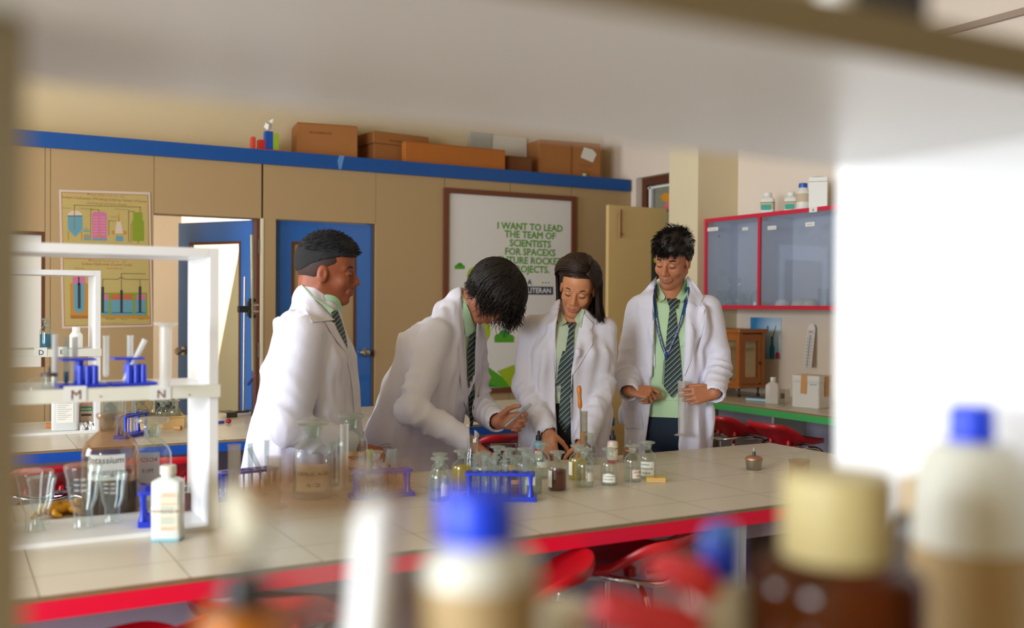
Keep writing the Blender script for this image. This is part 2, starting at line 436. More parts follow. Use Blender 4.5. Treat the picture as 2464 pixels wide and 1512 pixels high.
DOORBLUE = mat('painted blue door frame', '1a62b0', .28, spec=.7, noise=(4, .12), coat=.5)
d1, kn = door_leaf('door_1', .69, HZ-.008, .105, (D1[1]-.03, YP+.12, .004), -R(57), DOORBLUE, M_BROWNWOOD, M_PANE, .006)
struct('door_handle', kn.xf(Matrix.Translation((0, 0, 1.0))), M_STEEL, d1)
hb = MB()
for z in (.25, .98, 1.68): hb.box(D1[1]-.02, YP+.012, z, D1[1]-.008, YP+.0199, z+.1)
struct('trim_6', hb, M_STEEL, smooth=False)
# closed blue door beside it
d2, kn = door_leaf('door_2', D2[1]-D2[0]-.01, HZ-.008, .12, (D2[0]+.003, YP+.05, .004), 0, DOORBLUE, M_BROWNWOOD, M_TAN, .015)
for o in [d2]+list(d2.children):                       # this leaf hangs from its left jamb
    o.data.transform(Matrix.Translation((D2[1]-D2[0]-.01, 0, 0))); o.data.update()
kn.v = [((D2[1]-D2[0]-.01)*2-.11-.0+x-(D2[1]-D2[0]-.01)+(.0), y, z+.995) for x, y, z in kn.v]
kn.v = [(x+ (D2[1]-D2[0]-.01) - (.055) - sum(p[0] for p in kn.v)/len(kn.v), y, z) for x, y, z in kn.v]
struct('door_handle', kn, M_STEEL, d2)
# leaning board and daylight opening seen through the open door's glass
lb = MB().box(-.0, 0, 0, .62, .018, 1.9)
o = obj('plywood_board', lb, mat('pale plywood', 'e6dcae', .6, noise=(3, .06)), smooth=False)
o.location = (1.72, 8.12, 0.0); o.rotation_euler = (R(-2), R(11), 0)
tag(o, 'pale cream board leaning in the next room behind the open blue door', 'board')

# cream door standing open in front of the right end of the partition
cd = MB().box(0, 0, 0, .56, .035, 2.105)
d3 = struct('door_3', cd, mat('cream door paint', 'd6b87c', .5, noise=(3, .04)), smooth=False, loc=(4.343, 6.22, .004), rotz=R(1.5))
struct('door_bolt', MB().tube([(.095, -.012, 1.86), (.095, -.012, 2.075)], .009, 8).box(.085, -.012, 1.87, .105, 0, 1.885).box(.085, -.012, 2.03, .105, 0, 2.045).tube([(.095, -.012, 1.9), (.125, -.014, 1.885)], .004, 6), M_COPPER, d3)
struct('door_panel', MB().box(.41, -.004, 1.45, .53, .0, 1.84), mat('dark green glass', '3f463c', .2), d3, smooth=False)
struct('door_sticker', MB().ball((.46, -.005, 1.70), .03, 14, 8, (1, .1, .8)), mat('yellow sticker', 'c2b820', .6), d3)

# ------------------------------------------------------------------ benches
def bench(name, label, x0, x1, y0, y1, m_band, ztop=.748, base=None, dx=(1, 1), lip=(1, 1, 1, 1)):
    t = thing(name, label, 'workbench', (0, 0, 0))
    obj('tiled_top', MB().box(x0, y0, ztop-.002, x1, y1, ztop), M_TILE, t, smooth=False)
    obj('tile_edge', MB().box(x0+.001, y0+.001, ztop-.013, x1-.001, y1-.001, ztop-.0021), M_TILEEDGE, t, smooth=False)
    obj('edge_band', MB().box(x0, y0, ztop-.052, x1, y1, ztop-.0131), m_band, t, smooth=False)
    if base: obj('base_panel', base, M_LAV, t, smooth=False)
    return t
Z0 = .748
rb = MB().box(-1.3, 2.72, 0, 3.1, 2.80, Z0-.053).box(2.125, 2.36, .62, 3.1, 2.72, Z0-.053)
t = bench('lab_bench', 'beige-tiled lab bench with the red edge, students working behind it', -1.5, 3.154, 2.245, 3.272, M_RED, base=rb)
obj('side_panel', MB().box(2.095, 2.30, 0, 2.125, 2.72, Z0-.053), M_LAMEDGE, t, smooth=False)
obj('side_panel', MB().box(3.1, 2.30, 0, 3.13, 3.2, Z0-.053), M_LAMEDGE, t, smooth=False)
obj('cupboard_door', MB().box(2.127, 2.40, 0.05, 3.098, 2.42, .619), mat('dark brown laminate', '50352d', .5), t, smooth=False)
bb = MB().box(-1.3, 4.95, 0, 3.1, 5.05, Z0-.053)
bench('lab_bench', 'beige-tiled lab bench with the blue edge, in front of the two blue doors', -1.5, 3.15, 4.442, 5.5, M_BLUEEDGE, base=bb)
gb = MB().box(4.72, 1.5, 0, 4.76, 5.40, Z0-.053)
t = bench('wall_bench', 'green-edged tiled bench along the right wall under the red cabinet', 4.24, 4.895, 1.5, 5.41, M_GREEN, base=gb)
obj('side_panel', MB().box(4.45, 4.58, 0, 4.72, 4.60, Z0-.053), M_WHITEPL, t, smooth=False)
obj('side_panel', MB().box(4.45, 3.2, 0, 4.72, 3.22, Z0-.053), M_WHITEPL, t, smooth=False)
bench('lab_bench', 'bench under the near white rack that frames the view', -1.5, 2.9, .03, 1.0, mat('cream edge laminate', 'd6cfae', .5), base=MB().box(-1.3, .5, 0, 2.8, .58, Z0-.053))

# ------------------------------------------------------------------ bench-top racks
def rack(label, x0, x1, y0, y1, z=Z0, top=.746, mid=.385, left=None):
    t = thing('reagent_rack', label, 'rack', (0, 0, z), 0, 'white bench-top racks')
    th = .024
    for a, b in ((x0, x0+th), (x1-th, x1)):
        ya = y0
        if left and a == x0: a, b, ya = left
        obj('upright', MB().box(a, ya, .0, b, y1, top-th-.0005 if ya != y0 else top), M_LAM, t, smooth=False, bevel=.001)
    xl = left[0]-.2 if left else x0+th+.0005
    obj('top_board', MB().box(xl, y0, top-th, x1-th-.0005, y1, top-.0005), M_LAM, t, smooth=False, bevel=.001)
    s = obj('middle_shelf', MB().box((left[1] if left else x0+th)+.0005, y0+.001, mid-.024, x1-th-.0005, y1-.001, mid), M_LAM, t, smooth=False)
    obj('shelf_lip', MB().box(x0, y0-.014, mid-.032, x1+.002, y0-.0005, mid+.001), M_LAMEDGE, s, smooth=False)
    obj('bottom_board', MB().box((left[1] if left else x0+th)+.0005, y0, .0, x1-th-.0005, y1, .012), M_LAM, t, smooth=False)
    return t
RK1 = rack('white rack on the red-edged bench, lip marked M and N', -.05, .623, 2.684, 2.957)
RK2 = rack('white rack far left on the blue-edged bench, lip marked D and E', -.05, .611, 4.937, 5.2)
RK0 = rack('big near white rack whose blurred shelf and uprights frame the view', -.004, .684, .335, .607, mid=.345, left=(-.004, .0285, .47))
def lip_letter(ch, px, py, ypl, m=M_REDINK, size=.04, parent=None):
    p = on_y(px, py, ypl); z = p[2]-Z0
    obj('paper_label', poly_panel(rect(p[0]-.028, z-.019, p[0]+.024, z+.019), ypl-.0006, .0005), mat('taped paper', 'dfe1dc', .5), parent, smooth=False)
    obj('lettering', text_mb(ch, size, (p[0], ypl-.0014, z-.014)), m, parent, smooth=False)
SHADED_EDGE = mat('white edge painted as shaded', '94876a', .55)  # strips that paint the shading of the white rack's front edges
obj('edge_band', MB().box(-.2, .333, .7225, .684, .3349, .7455), SHADED_EDGE, RK0, smooth=False)  # added strip, painted shading of the white front edge
obj('edge_band', MB().box(-.004, .468, 0, .0285, .4699, .721), SHADED_EDGE, RK0, smooth=False)  # added strip, painted shading of the white front edge
def kids(t, nm): return [c for c in t.children if c.name.split('.')[0] == nm][0]
s1 = kids(RK1, 'middle_shelf'); s2 = kids(RK2, 'middle_shelf')
lip_letter('M', 183, 948, 2.669, M_REDINK, .034, s1); lip_letter('N', 388, 945, 2.669, M_REDINK, .030, s1)
lip_letter('D', 99, 847, 4.922, M_INK, .032, s2); lip_letter('E', 148, 845, 4.922, M_INK, .028, s2)
for q in ((.545, 2.669, .362), (.33, 2.669, .366)): obj('screw_head', MB().ball(q, .0018, 8, 6), M_REDINK, s1)
# ------------------------------------------------------------------ glassware and bottles
def liquid_mat(nm, c, clear):
    t = ''.join('%02x' % int(255*(int(c[i:i+2], 16)/255)**.5) for i in (0, 2, 4))   # two walls are crossed, so each takes half the tint
    return see_through('liquid '+nm, t, 1-clear, c, 0.05, 0.2)
M_WATER = see_through('clear liquid', 'fafcfb', .03, 'e6ebe6', .03, .25)
LIQ = {'clear': M_WATER, 'yellow': liquid_mat('yellow', 'eccf08', .6), 'brown': liquid_mat('brown', '8a3c08', .65), 'amber': mat('cloudy amber solution', 'e09a2a', .25),
       'pale': liquid_mat('pale', 'dedcc4', .8), 'tea': liquid_mat('tea', 'd09a5c', .6), 'teal': liquid_mat('teal', '1391b4', .25), 'purple': liquid_mat('purple', '3a1420', .12),
       'olive': liquid_mat('olive', 'd2bc60', .7), 'dark': liquid_mat('dark permanganate', '241512', .1), 'red': liquid_mat('red', '9c1c1c', .2), 'milk': liquid_mat('milky', 'dcded4', .65)}
def shell(prof, n=28, t=.0016):
    """thin lathe wall: outer profile up, inner profile down"""
    inner = [(max(r-t, .0004), z+(t if i == 0 else 0)) for i, (r, z) in enumerate(prof)]
    return MB().lathe(prof+inner[::-1], n, caps=False).lathe([(.0004, prof[0][1]), (prof[0][0], prof[0][1])], n, caps=False)
def bottle_prof(r, h):
    rn = r*.42
    return [(r*.9, 0), (r*.99, h*.012), (r, h*.05), (r, h*.56), (r*.97, h*.63), (r*.84, h*.70), (r*.6, h*.755), (rn, h*.80), (rn*.98, h*.90), (rn*1.18, h*.93), (rn*1.22, h*.95), (rn*1.15, h*.965)]
def label_patch(r, a0, width, z0, z1, torn=0, n=10):
    mb = MB().grid(lambda u, v: ((u-.5)*width, -.0006, z0+(z1-z0)*v - (torn*(abs(u-.45)*2-.4)*(v > .5) if torn else 0)), n, 2)
    return wrap(mb, r, a0)
CAMDIR = {}
def face_cam(x, y): return math.atan2(-y, -x)          # angle on a vessel's side that points at the viewer
def text_lines(parent, r, a0, lines, m=M_INK):
    for body, size, dx, z in lines:
        o = obj('lettering', wrap(text_mb(body, size, (dx, -.0013, z), shear=.15), r, a0), m, parent, smooth=False)
def reagent_bottle(label, px, py, h, r, liq='clear', level=.45, lab=None, z=Z0, group='glass reagent bottles with flat stoppers', stop='flat', stopm=None, text=None, glass=None, pos=None, nm='reagent_bottle', neckliq=None):
    p = on_z(px, py, z) if pos is None else pos
    t = thing(nm, label, 'bottle', (p[0], p[1], z+.0005), 0, group)
    H = h*.93
    pr = bottle_prof(r, H)
    obj('glass_body', shell(pr), glass or M_GLASS, t)
    if level > 0:
        ri = r-.0021; zl = H*level
        lp = [(ri*.9, .0024), (ri, H*.05)]+([(ri, zl)] if zl < H*.56 else [(ri, H*.56), (ri*.955, H*.63), (ri*.83, min(zl, H*.7))])
        obj('liquid', MB().lathe(lp, 26), LIQ[liq], t)
    rn = r*.42
    if stop == 'flat':
        obj('stopper', MB().lathe([(rn*.72, H*.82), (rn*.95, H*.955), (rn*.75, H*.975), (rn*.8, H*.99), (rn*1.9, H*1.0), (rn*2.02, H*1.022), (rn*1.95, H*1.045), (rn*1.2, H*1.062), (rn*.2, h)], 24), stopm or M_STOP, t)
    elif stop == 'block':
        obj('stopper', MB().lathe([(rn*.72, H*.82), (rn*.95, H*.955), (rn*.6, H*.975)], 20).box(-rn*.75, -rn*.35, H*.975, rn*.75, rn*.35, h), M_STOP, t, bevel=.002)
    if lab:
        da, wd, z0, z1 = lab[:4]; col = lab[4] if len(lab) > 4 else M_PAPER
        a0 = face_cam(p[0], p[1]) + da
        L = obj('label', label_patch(r, a0, wd, z0*H, z1*H, lab[5] if len(lab) > 5 else 0), col, t)
        if text: text_lines(L, r, a0, [(b, s_, dx, zz*H) for b, s_, dx, zz in text])
    return t
PINKPAPER = mat('pinkish paper', 'e8d8cc', .8)
KP = mat('orange brown paper', 'd9a36a', .8)
RB = [ # label, px, base y, h, r, liquid, level, label patch, text
 ('clear bottle with a label on its right, front-left of the blue tube rack', 1057, 1204, .134, .0325, 'clear', .5, (.6, .03, .14, .42), None),
 ('clear bottle half hidden behind the leftmost front bottle', 1058, 1180, .122, .029, 'clear', .3, (.8, .02, .2, .45), None),
 ('bottle two-thirds full of bright yellow liquid', 1110, 1178, .130, .031, 'yellow', .62, None, None),
 ('pale bottle behind the left end of the blue tube rack', 1162, 1178, .124, .030, 'pale', .45, None, None),
 ('small clear bottle right behind the tubes at the left half of the blue rack', 1184, 1192, .124, .029, 'clear', .3, None, None),
 ('taller clear bottle between the conical flask and the amber-stained bottle', 1197, 1160, .124, .030, 'clear', .35, None, None),
 ('bottle with an orange label patch on its neck behind the tube rack', 1223, 1167, .124, .030, 'brown', .4, (.3, .012, .45, .6, KP), None),
 ('short clear bottle behind the middle of the blue rack', 1236, 1188, .122, .029, 'tea', .22, (.2, .03, .3, .42, KP), None),
 ('clear bottle with yellowish foot behind the right tubes of the blue rack', 1262, 1168, .126, .030, 'olive', .3, None, None),
 ('milky bottle at the right end of the blue tube rack', 1281, 1187, .125, .0305, 'milk', .42, (-.2, .03, .25, .48), None),
 ('clear bottle in front of the blue-filled dropper bottle', 1302, 1150, .122, .0305, 'clear', .38, (.2, .042, .34, .52), None),
 ('bottle of dark brown liquid with a white label', 1341, 1180, .129, .0295, 'brown', .55, (-1.0, .022, .1, .55), None),
 ('bottle of golden yellow liquid below the amber cylinder', 1389, 1154, .122, .0295, 'yellow', .60, (-1.0, .022, .15, .55), None),
 ('clear bottle with a yellow glow and side label, right of the brown one', 1406, 1172, .130, .0305, 'clear', .52, (.75, .026, .18, .42), None),
 ('clear bottle behind the amber cylinder', 1419, 1117, .118, .028, 'clear', .35, None, None),
 ('clear bottle with a torn white label', 1466, 1167, .125, .0298, 'clear', .36, (-.05, .044, .10, .34, M_PAPER, .006), [('Di. Acetic Acid', .0065, 0, .26), ('CH3COOH', .0065, -.004, .17)]),
 ('clear bottle with a small pinkish label beside the matchbox', 1522, 1159, .128, .0295, 'clear', .38, (.6, .036, .12, .36, PINKPAPER), [('Dil. HCl', .0085, 0, .27), ('N/10', .0075, .002, .17)]),
 ('bottle labelled with handwriting, behind the yellow matchbox', 1558, 1151, .130, .0300, 'clear', .2, (-.05, .052, .10, .50), [('Sodium', .0095, -.008, .40), ('Hydroxide', .0095, 0, .28), ('N/20 M', .0095, -.004, .15)]),
]
for l, px, py, h, r, lq, lv, lb, tx in RB:
    reagent_bottle(l, px, py, h, r, lq, lv, lb, text=tx)

def conical_flask(label, px, py, h, r, rn, liq=None, z=Z0, flip=False, marks=False):
    p = on_z(px, py, z)
    t = thing('conical_flask', label, 'flask', (p[0], p[1], z+.0006), 0, 'conical flasks')
    pr = [(r*.93, 0), (r, h*.03), (r*.99, h*.07), (r*.86, h*.22), (r*.42+rn*.58, h*.56), (rn, h*.70), (rn, h*.96), (rn*1.14, h*.99), (rn*1.12, h)]
    g = shell(pr)
    if flip: g.v = [(x, y, h-zz) for x, y, zz in g.v]; g.f = [tuple(reversed(f)) for f in g.f]
    obj('glass_body', g, M_GLASS, t)
    if marks:
        a0 = face_cam(p[0], p[1])-.1
        M_ = MB()
        for i, zz in enumerate((.62, .71, .8)):
            rr = r*.93 if flip else r*.7
            b_ = MB().add([(-.018, -.001, h*zz), (-.006, -.001, h*zz), (-.006, -.001, h*zz+.0015), (-.018, -.001, h*zz+.0015)], [(0, 1, 2, 3)])
            tv, tf = text_geo(('200', '150', '100')[i], .009)
            b_.add([(x+.004, -.001, h*zz-.003+z2) for x, y, z2 in tv], tf)
            rad = (.78, .9, .99)[i]*r
            w_ = wrap(b_, rad, a0); M_.add(w_.v, w_.f)
        obj('graduation_marks', M_, mat('white enamel marks', 'f0f0ee', .6), t, smooth=False)
    return t
conical_flask('tall narrow conical flask at the hand of the bending student', 1136, 1156, .150, .034, .0185)
conical_flask('small empty flask behind the reagent bottles, below the raised test tube', 1248, 1120, .082, .034, .0125)
RACKZ = Z0+.0125
conical_flask('larger upside-down conical flask standing on its neck in the white rack', 200, 1270, .165, .0475, .0235, z=RACKZ, flip=True, marks=True)
conical_flask('smaller upside-down conical flask in front of the permanganate bottle', 270, 1258, .135, .0375, .0195, z=RACKZ, flip=True, marks=True)
conical_flask('upside-down conical flask cut by the left upright of the near rack', 84, 1278, .155, .045, .022, z=RACKZ, flip=True)
conical_flask('upside-down conical flask just right of the one at the picture edge', 100, 1262, .125, .036, .019, z=RACKZ, flip=True)

# big stock bottles
t = reagent_bottle('large stained bottle of dark permanganate with a handwritten label, block stopper', 266, 1236, .318, .0775, 'dark', .33, (-.18, .105, .36, .60), group='large stock bottles', stop='block', nm='stock_bottle',
    glass=see_through('brown stained glass', 'f6ebe0', .06, 'c9b296', .03, .4), text=[('Potassium', .026, -.004, .52), ('Permanganate', .024, .008, .41)])
reagent_bottle('large clear stock bottle just right of the permanganate bottle', 366, 1213, .262, .056, 'clear', .18, (-.25, .07, .3, .66, see_through('label seen from behind', 'd0d0d0', .75, 'cdd0d2', .5, .1)), group='large stock bottles', nm='stock_bottle',
    text=[('H2SO4', .018, 0, .55), ('0.1M', .016, 0, .42)])
reagent_bottle('clear stock bottle with an OXALIC ACID label', 752, 1196, .242, .0615, 'clear', .35, (0, .112, .12, .49), group='large stock bottles', nm='stock_bottle', text=[('OXALIC ACID', .0165, .0, .33), ('N / 20', .0155, .002, .18)])
reagent_bottle('stock bottle with a brown paper label reading MOHR', 846, 1155, .228, .0545, 'milk', .16, (.3, .085, .12, .49, mat('tan paper label', 'd3a675', .8)), group='large stock bottles', nm='stock_bottle', text=[('MOHR\'S', .019, .004, .36), ('(NH4)2Fe', .016, 0, .2)])
obj_p = reagent_bottle('slim clear bottle at the right shoulder of the OXALIC ACID bottle', 797, 1168, .145, .027, 'clear', .2, group='large stock bottles')

# test tubes and their stands
def test_tube_mesh(L=.15, r=.008):
    pr = [(r*math.sin(R(a)), r-r*math.cos(R(a))) for a in (8, 30, 60, 90)]+[(r, L-.003), (r*1.18, L-.001), (r*1.15, L)]
    return MB().lathe(pr+[(max(q-.0011, .0005), z+(.001 if i == 0 else 0)) for i, (q, z) in enumerate(pr)][::-1], 14, caps=False)
TT = {}
def test_tube(label, p, L=.15, r=.008, tilt=0, az=0, fill=None, group='glass test tubes', tint=None):
    key = (L, r)
    root = thing('test_tube', label, 'test tube', p, 0, group)
    root.rotation_euler = (R(tilt), 0, R(az))
    mb = test_tube_mesh(L, r)
    obj('tube_wall', mb, tint or M_TUBE, root)
    if fill:
        obj('liquid', MB().lathe([(r*.3, .0012), (r*.75, .004), (r-.0014, .009), (r-.0014, fill[1])], 12), LIQ[fill[0]], root)
    return root
M_TUBE = see_through('test tube glass', 'f6f9f8', .10, 'd5dfdd', .03, .4)
def tube_stand(label, px, py, rot, L=.205, W=.062, H=.085, n=6, z=Z0, pos=None):
    p = on_z(px, py, z) if pos is None else pos
    t = thing('test_tube_stand', label, 'test tube stand', (p[0], p[1], z+.0005), rot, 'blue plastic test tube stands')
    obj('base_plate', MB().box(-L/2-.006, -W/2, 0, L/2+.006, W/2, .014), M_BLUEPL, t, smooth=False, bevel=.002)
    top = MB().prism([(-L/2+.006, -W/2), (L/2-.006, -W/2), (L/2, -W/2+.006), (L/2, W/2-.006), (L/2-.006, W/2), (-L/2+.006, W/2), (-L/2, W/2-.006), (-L/2, -W/2+.006)], H-.008, H)
    obj('top_plate', top, M_BLUEPL, t, smooth=False, bevel=.0015)
    for i in range(2):
        for sx in (-1, 1):
            x = sx*(L/2-.013); y = (-W/2+.012, W/2-.012)[i]
            obj('post', MB().lathe([(.010, .0141), (.0065, .03), (.0055, H*.6), (.0075, H-.0081)], 12, c=(x, y)), M_BLUEPL, t)
    hm = mat('dark blue hole', '0c1b66', .5)
    for i in range(n):
        x = -L/2+.03+(L-.06)*i/(n-1)
        obj('tube_hole', MB().lathe([(.0098, H-.0002), (.0112, H+.0012), (.0086, H+.0012)], 14, c=(x, 0), caps=False), M_BLUEPL, t)
    for i in range(n-1):
        x = -L/2+.03+(L-.06)*(i+.5)/(n-1)
        obj('rib', MB().box(x-.0022, W/2-.016, .0141, x+.0022, W/2-.012, H-.0081), M_BLUEPL, t, smooth=False)
    return t
def in_stand(t, i, n=6, L=.205):
    x = -L/2+.03+(L-.06)*i/(n-1); a = t.rotation_euler.z
    return (t.location.x+x*math.cos(a), t.location.y+x*math.sin(a), t.location.z+.0142)
yaw_in = -YAW
st = tube_stand('blue tube stand in front of the reagent bottles, standing free on the bench', 1203, 1203, R(-32), L=.215)
for i, lab, L, r in ((0, 'test tube with a brown plug of liquid at the left end of the front stand', .125, .0075), (1, 'wide test tube second in the front stand', .125, .0105), (2, 'test tube third from the left in the front stand', .13, .0075), (3, 'test tube fourth from the left in the front stand', .13, .0075), (5, 'test tube at the right end of the front stand', .13, .0078)):
    test_tube(lab, in_stand(st, i, L=.215), L, r, fill=('tea', .022) if i == 0 else None, group='test tubes in the front stand')
st = tube_stand('blue tube stand left of the OXALIC ACID bottle, half hidden by the rack upright', 592, 1196, R(12), L=.2)
test_tube('upright tube in the stand left of the OXALIC ACID bottle', in_stand(st, 3, L=.2), .15, .0085, group='tubes in the left stand')
a = in_stand(st, 3, L=.2); test_tube('tube leaning right in the stand left of the OXALIC ACID bottle', (a[0]+.055, a[1]-.02, a[2]), .15, .008, -24, 78, group='tubes in the left stand')
test_tube('tube at the right end of the stand left of the OXALIC ACID bottle', in_stand(st, 5, L=.2), .155, .0075, group='tubes in the left stand')
obj_s = obj('glass_rod', MB().tube([(0, 0, 0), (.0, .0, .16)], .0022, 8), M_GLASS); a = on_z(640, 1180, Z0)
st = tube_stand('blue tube stand right of the MOHR bottle', 918, 1196, R(-5), L=.19)
test_tube('greenish-yellow tube in the stand right of the MOHR bottle', in_stand(st, 1, L=.19), .135, .0088, group='tubes right of the MOHR bottle', tint=see_through('yellow green glass', 'e3e8b8', .35, 'd5dca0', .05, .35))
test_tube('clear tube beside the greenish one, right of the MOHR bottle', in_stand(st, 0, L=.19), .128, .0085, group='tubes right of the MOHR bottle')
a = in_stand(st, 3, L=.19); test_tube('tube leaning in the stand right of the MOHR bottle', (a[0]-.018, a[1], a[2]), .135, .0075, 15, 100, group='tubes right of the MOHR bottle')
test_tube('upright clear tube at the right of the stand by the MOHR bottle', in_stand(st, 4, L=.19), .132, .009, group='tubes right of the MOHR bottle')
bpy.data.objects.remove(obj_s)
a = on_z(906, 1180, Z0); reagent_bottle('clear bottle behind the leaning tubes right of the MOHR bottle', 906, 1170, .118, .026, 'pale', .2)

# graduated cylinders and frosted vessels
def cylinder(label, px, py, h, r, m=M_FROST, liq=None, z=Z0, flip=False, base=True, pos=None, group='graduated cylinders', nm='measuring_cylinder', rot=None):
    p = on_z(px, py, z) if pos is None else pos
    t = thing(nm, label, 'measuring cylinder', (p[0], p[1], (p[2] if pos is not None else z)+.0006), 0, group)
    pr = [(r*.98, .006), (r, .012), (r, h-.004), (r*1.13, h-.001), (r*1.1, h)]
    g = MB().lathe(pr, 24, caps=False) if m is M_FROST else shell(pr, 24, .0014)
    bs = MB().lathe([(r*1.9, 0), (r*2.0, .002), (r*1.85, .005), (r*1.05, .009), (r*.98, .011)], 20)
    if flip:
        for q in (g, bs): q.v = [(x, y, h-zz) for x, y, zz in q.v]; q.f = [tuple(reversed(f)) for f in q.f]
    obj('tube_wall', g, m, t)
    if base: obj('foot', bs, m, t)
    if liq: obj('liquid', MB().lathe([(r-.002, .011), (r-.0018, h*liq[1])], 22), LIQ[liq[0]], t)
    mk = MB(); a0 = face_cam(p[0], p[1])
    for i in range(14):
        zz = h*(.15+.05*i); zz = h-zz if flip else zz
        wv = wrap(MB().add([(-.004, -.0008, zz), (.004 if i % 2 else .001, -.0008, zz), (.004 if i % 2 else .001, -.0008, zz+.0009), (-.004, -.0008, zz+.0009)], [(0, 1, 2, 3)]), r, a0+.3); mk.add(wv.v, wv.f)
    obj('graduation_marks', mk, mat('grey scale marks', 'b9b9b6', .7), t, smooth=False)
    if rot: t.rotation_euler = rot
    return t
cylinder('tall frosted cylinder just right of the white rack upright', 563, 1256, .212, .0165)
cylinder('frosted cylinder in front of the MOHR bottle', 828, 1178, .21, .0135)
cylinder('short wide frosted cylinder left of the OXALIC ACID bottle', 659, 1222, .150, .0205)
c = cylinder('clear cylinder of amber liquid with a wooden-handled tool standing in it', 1404, 1111, .190, .0148, m=see_through('clear cylinder plastic', 'f0eee8', .15, 'd9d6cc', .05, .35), liq=('amber', .58), pos=on_z(1404, 1108, Z0))
p = np.array(c.location)
tl = thing('wooden_handled_brush', 'orange wooden tool handle sticking up out of the amber cylinder', 'tool', (p[0]-.002, p[1], p[2]+.003))
tl.rotation_euler = (R(-2), R(-3), 0)
obj('handle', MB().lathe([(.004, .197), (.0085, .203), (.009, .222), (.0075, .245), (.0095, .262), (.0098, .275), (.007, .285), (.001, .287)], 16), mat('orange wood', 'c9772a', .35, noise=(60, .15)), tl)
obj('ferrule', MB().lathe([(.0032, .165), (.0035, .197)], 12), M_STEEL, tl); obj('shaft', MB().lathe([(.0018, .004), (.0018, .165)], 8), M_STEEL, tl)
cylinder('inverted frosted cylinder standing on its rim on the middle shelf, foot up', 398, 932, .163, .0145, z=1.1345, flip=True)

# dropper bottles
def dropper(label, px, py, h, r, bodyc, liqc, lev, lm):
    p = on_z(px, py, Z0)
    t = thing('dropper_bottle', label, 'bottle', (p[0], p[1], Z0+.0005), 0, 'black-capped dropper bottles')
    obj('bottle_body', MB().lathe([(r*.95, 0), (r, .003), (r, h*.58), (r*.9, h*.64), (r*.5, h*.68), (r*.48, h*.7)], 22), bodyc, t)
    obj('cap', MB().lathe([(r*.62, h*.69), (r*.64, h*.70), (r*.6, h*.84), (r*.3, h*.86), (r*.26, h*.9), (r*.36, h*.93), (r*.3, h*.97), (r*.12, h)], 18), M_BLACK, t)
    obj('liquid_band', MB().lathe([(r*.96, -.0), (r*1.006, .002), (r*1.006, h*lev)], 22), liqc, t)
    a0 = face_cam(p[0], p[1])
    for da, wd, z0, z1, m_, nm in lm: obj(nm, label_patch(r+.0004, a0+da, wd, z0*h, z1*h), m_, t)
    return t
dropper('blue dropper bottle with a black nozzle cap and red-topped label', 1296, 1112, .120, .0185, mat('light blue plastic', '67a9cf', .35), mat('pale water blue', '7fb3cf', .35), .05,
    [(0, .032, .08, .36, M_PAPER, 'label'), (0, .032, .36, .44, mat('label red', 'd03a3c', .6), 'label_stripe')])
dropper('pink dropper bottle with a black nozzle cap left of the spirit lamp', 1474, 1114, .125, .0205, mat('pinkish translucent plastic', 'dcc5bb', .35), mat('deep pink', 'b23350', .4), .10,
    [(-.1, .05, .1, .54, mat('cream label', 'e2d8c4', .8), 'label'), (.75, .016, .42, .47, mat('label red', 'd03a3c', .6), 'label_stripe')])

# spirit lamps, matchbox, beaker with a funnel
def spirit_lamp(label, px, py, s=1.0):
    p = on_z(px, py, Z0)
    t = thing('spirit_lamp', label, 'spirit lamp', (p[0], p[1], Z0+.0005), 0, 'brass spirit lamps')
    obj('lamp_body', MB().lathe([(.027*s, 0), (.0285*s, .002*s), (.031*s, .034*s), (.032*s, .036*s)], 28), M_STEEL, t)
    obj('lid', MB().lathe([(.033*s, .0362*s), (.0335*s, .040*s), (.030*s, .046*s), (.018*s, .051*s), (.007*s, .053*s)], 28), M_COPPER, t)
    obj('wick_holder', MB().lathe([(.0065*s, .053*s), (.006*s, .066*s), (.004*s, .067*s)], 14), M_DARKMETAL, t)
    obj('wick', MB().lathe([(.0032*s, .067*s), (.0036*s, .078*s), (.002*s, .081*s)], 10), mat('grey wick', 'a3a29c', .9), t)
spirit_lamp('copper-lidded spirit lamp standing alone on the right of the bench', 1814, 1130, .98)
spirit_lamp('spirit lamp half hidden behind the reagent bottles, by the tall boy', 1516, 1106, .92)
p = on_z(1578, 1159, Z0)
t = thing('matchbox', 'small yellow matchbox lying in front of the handwritten bottle', 'matchbox', (p[0], p[1], Z0+.0005), R(-33))
obj('sleeve', MB().box(-.031, -.018, 0, .031, .018, .0135), mat('matchbox yellow', 'e3bd14', .6), t, smooth=False)
obj('striking_strip', MB().box(-.0275, -.0186, .003, .0275, -.0181, .0115), mat('striker pinkish', 'c79a86', .8, noise=(900, .3)), t, smooth=False)
obj('printed_mark', MB().box(-.008, -.01, .0136, .008, .006, .0139), mat('matchbox orange print', 'b5781a', .6), t, smooth=False)
p = on_z(1923, 1172, Z0)
t = thing('beaker', 'glass beaker of dark purple liquid on the right of the bench', 'beaker', (p[0], p[1], Z0+.0005))
obj('glass_body', shell([(.031, 0), (.0335, .003), (.0335, .085), (.036, .089), (.0355, .09)], 30), see_through('stained beaker glass', 'f1e2da', .1, 'c9a090', .03, .35), t)
obj('liquid', MB().lathe([(.030, .002), (.0318, .005), (.0318, .04)], 28), LIQ['purple'], t)
obj('splash_stain', MB().grid(lambda u, v: ((.0323)*math.cos(face_cam(p[0], p[1])+.1+.9*(u-.5)*(.4+v*.6)), .0323*math.sin(face_cam(p[0], p[1])+.1+.9*(u-.5)*(.4+v*.6)), .045+.037*v), 8, 6), see_through('dried red stain', 'c77a6a', .3, '9a3a34', .3, .1), t)
t = thing('glass_funnel', 'clear glass funnel sitting in the beaker of purple liquid', 'funnel', (p[0], p[1], Z0+.0005))
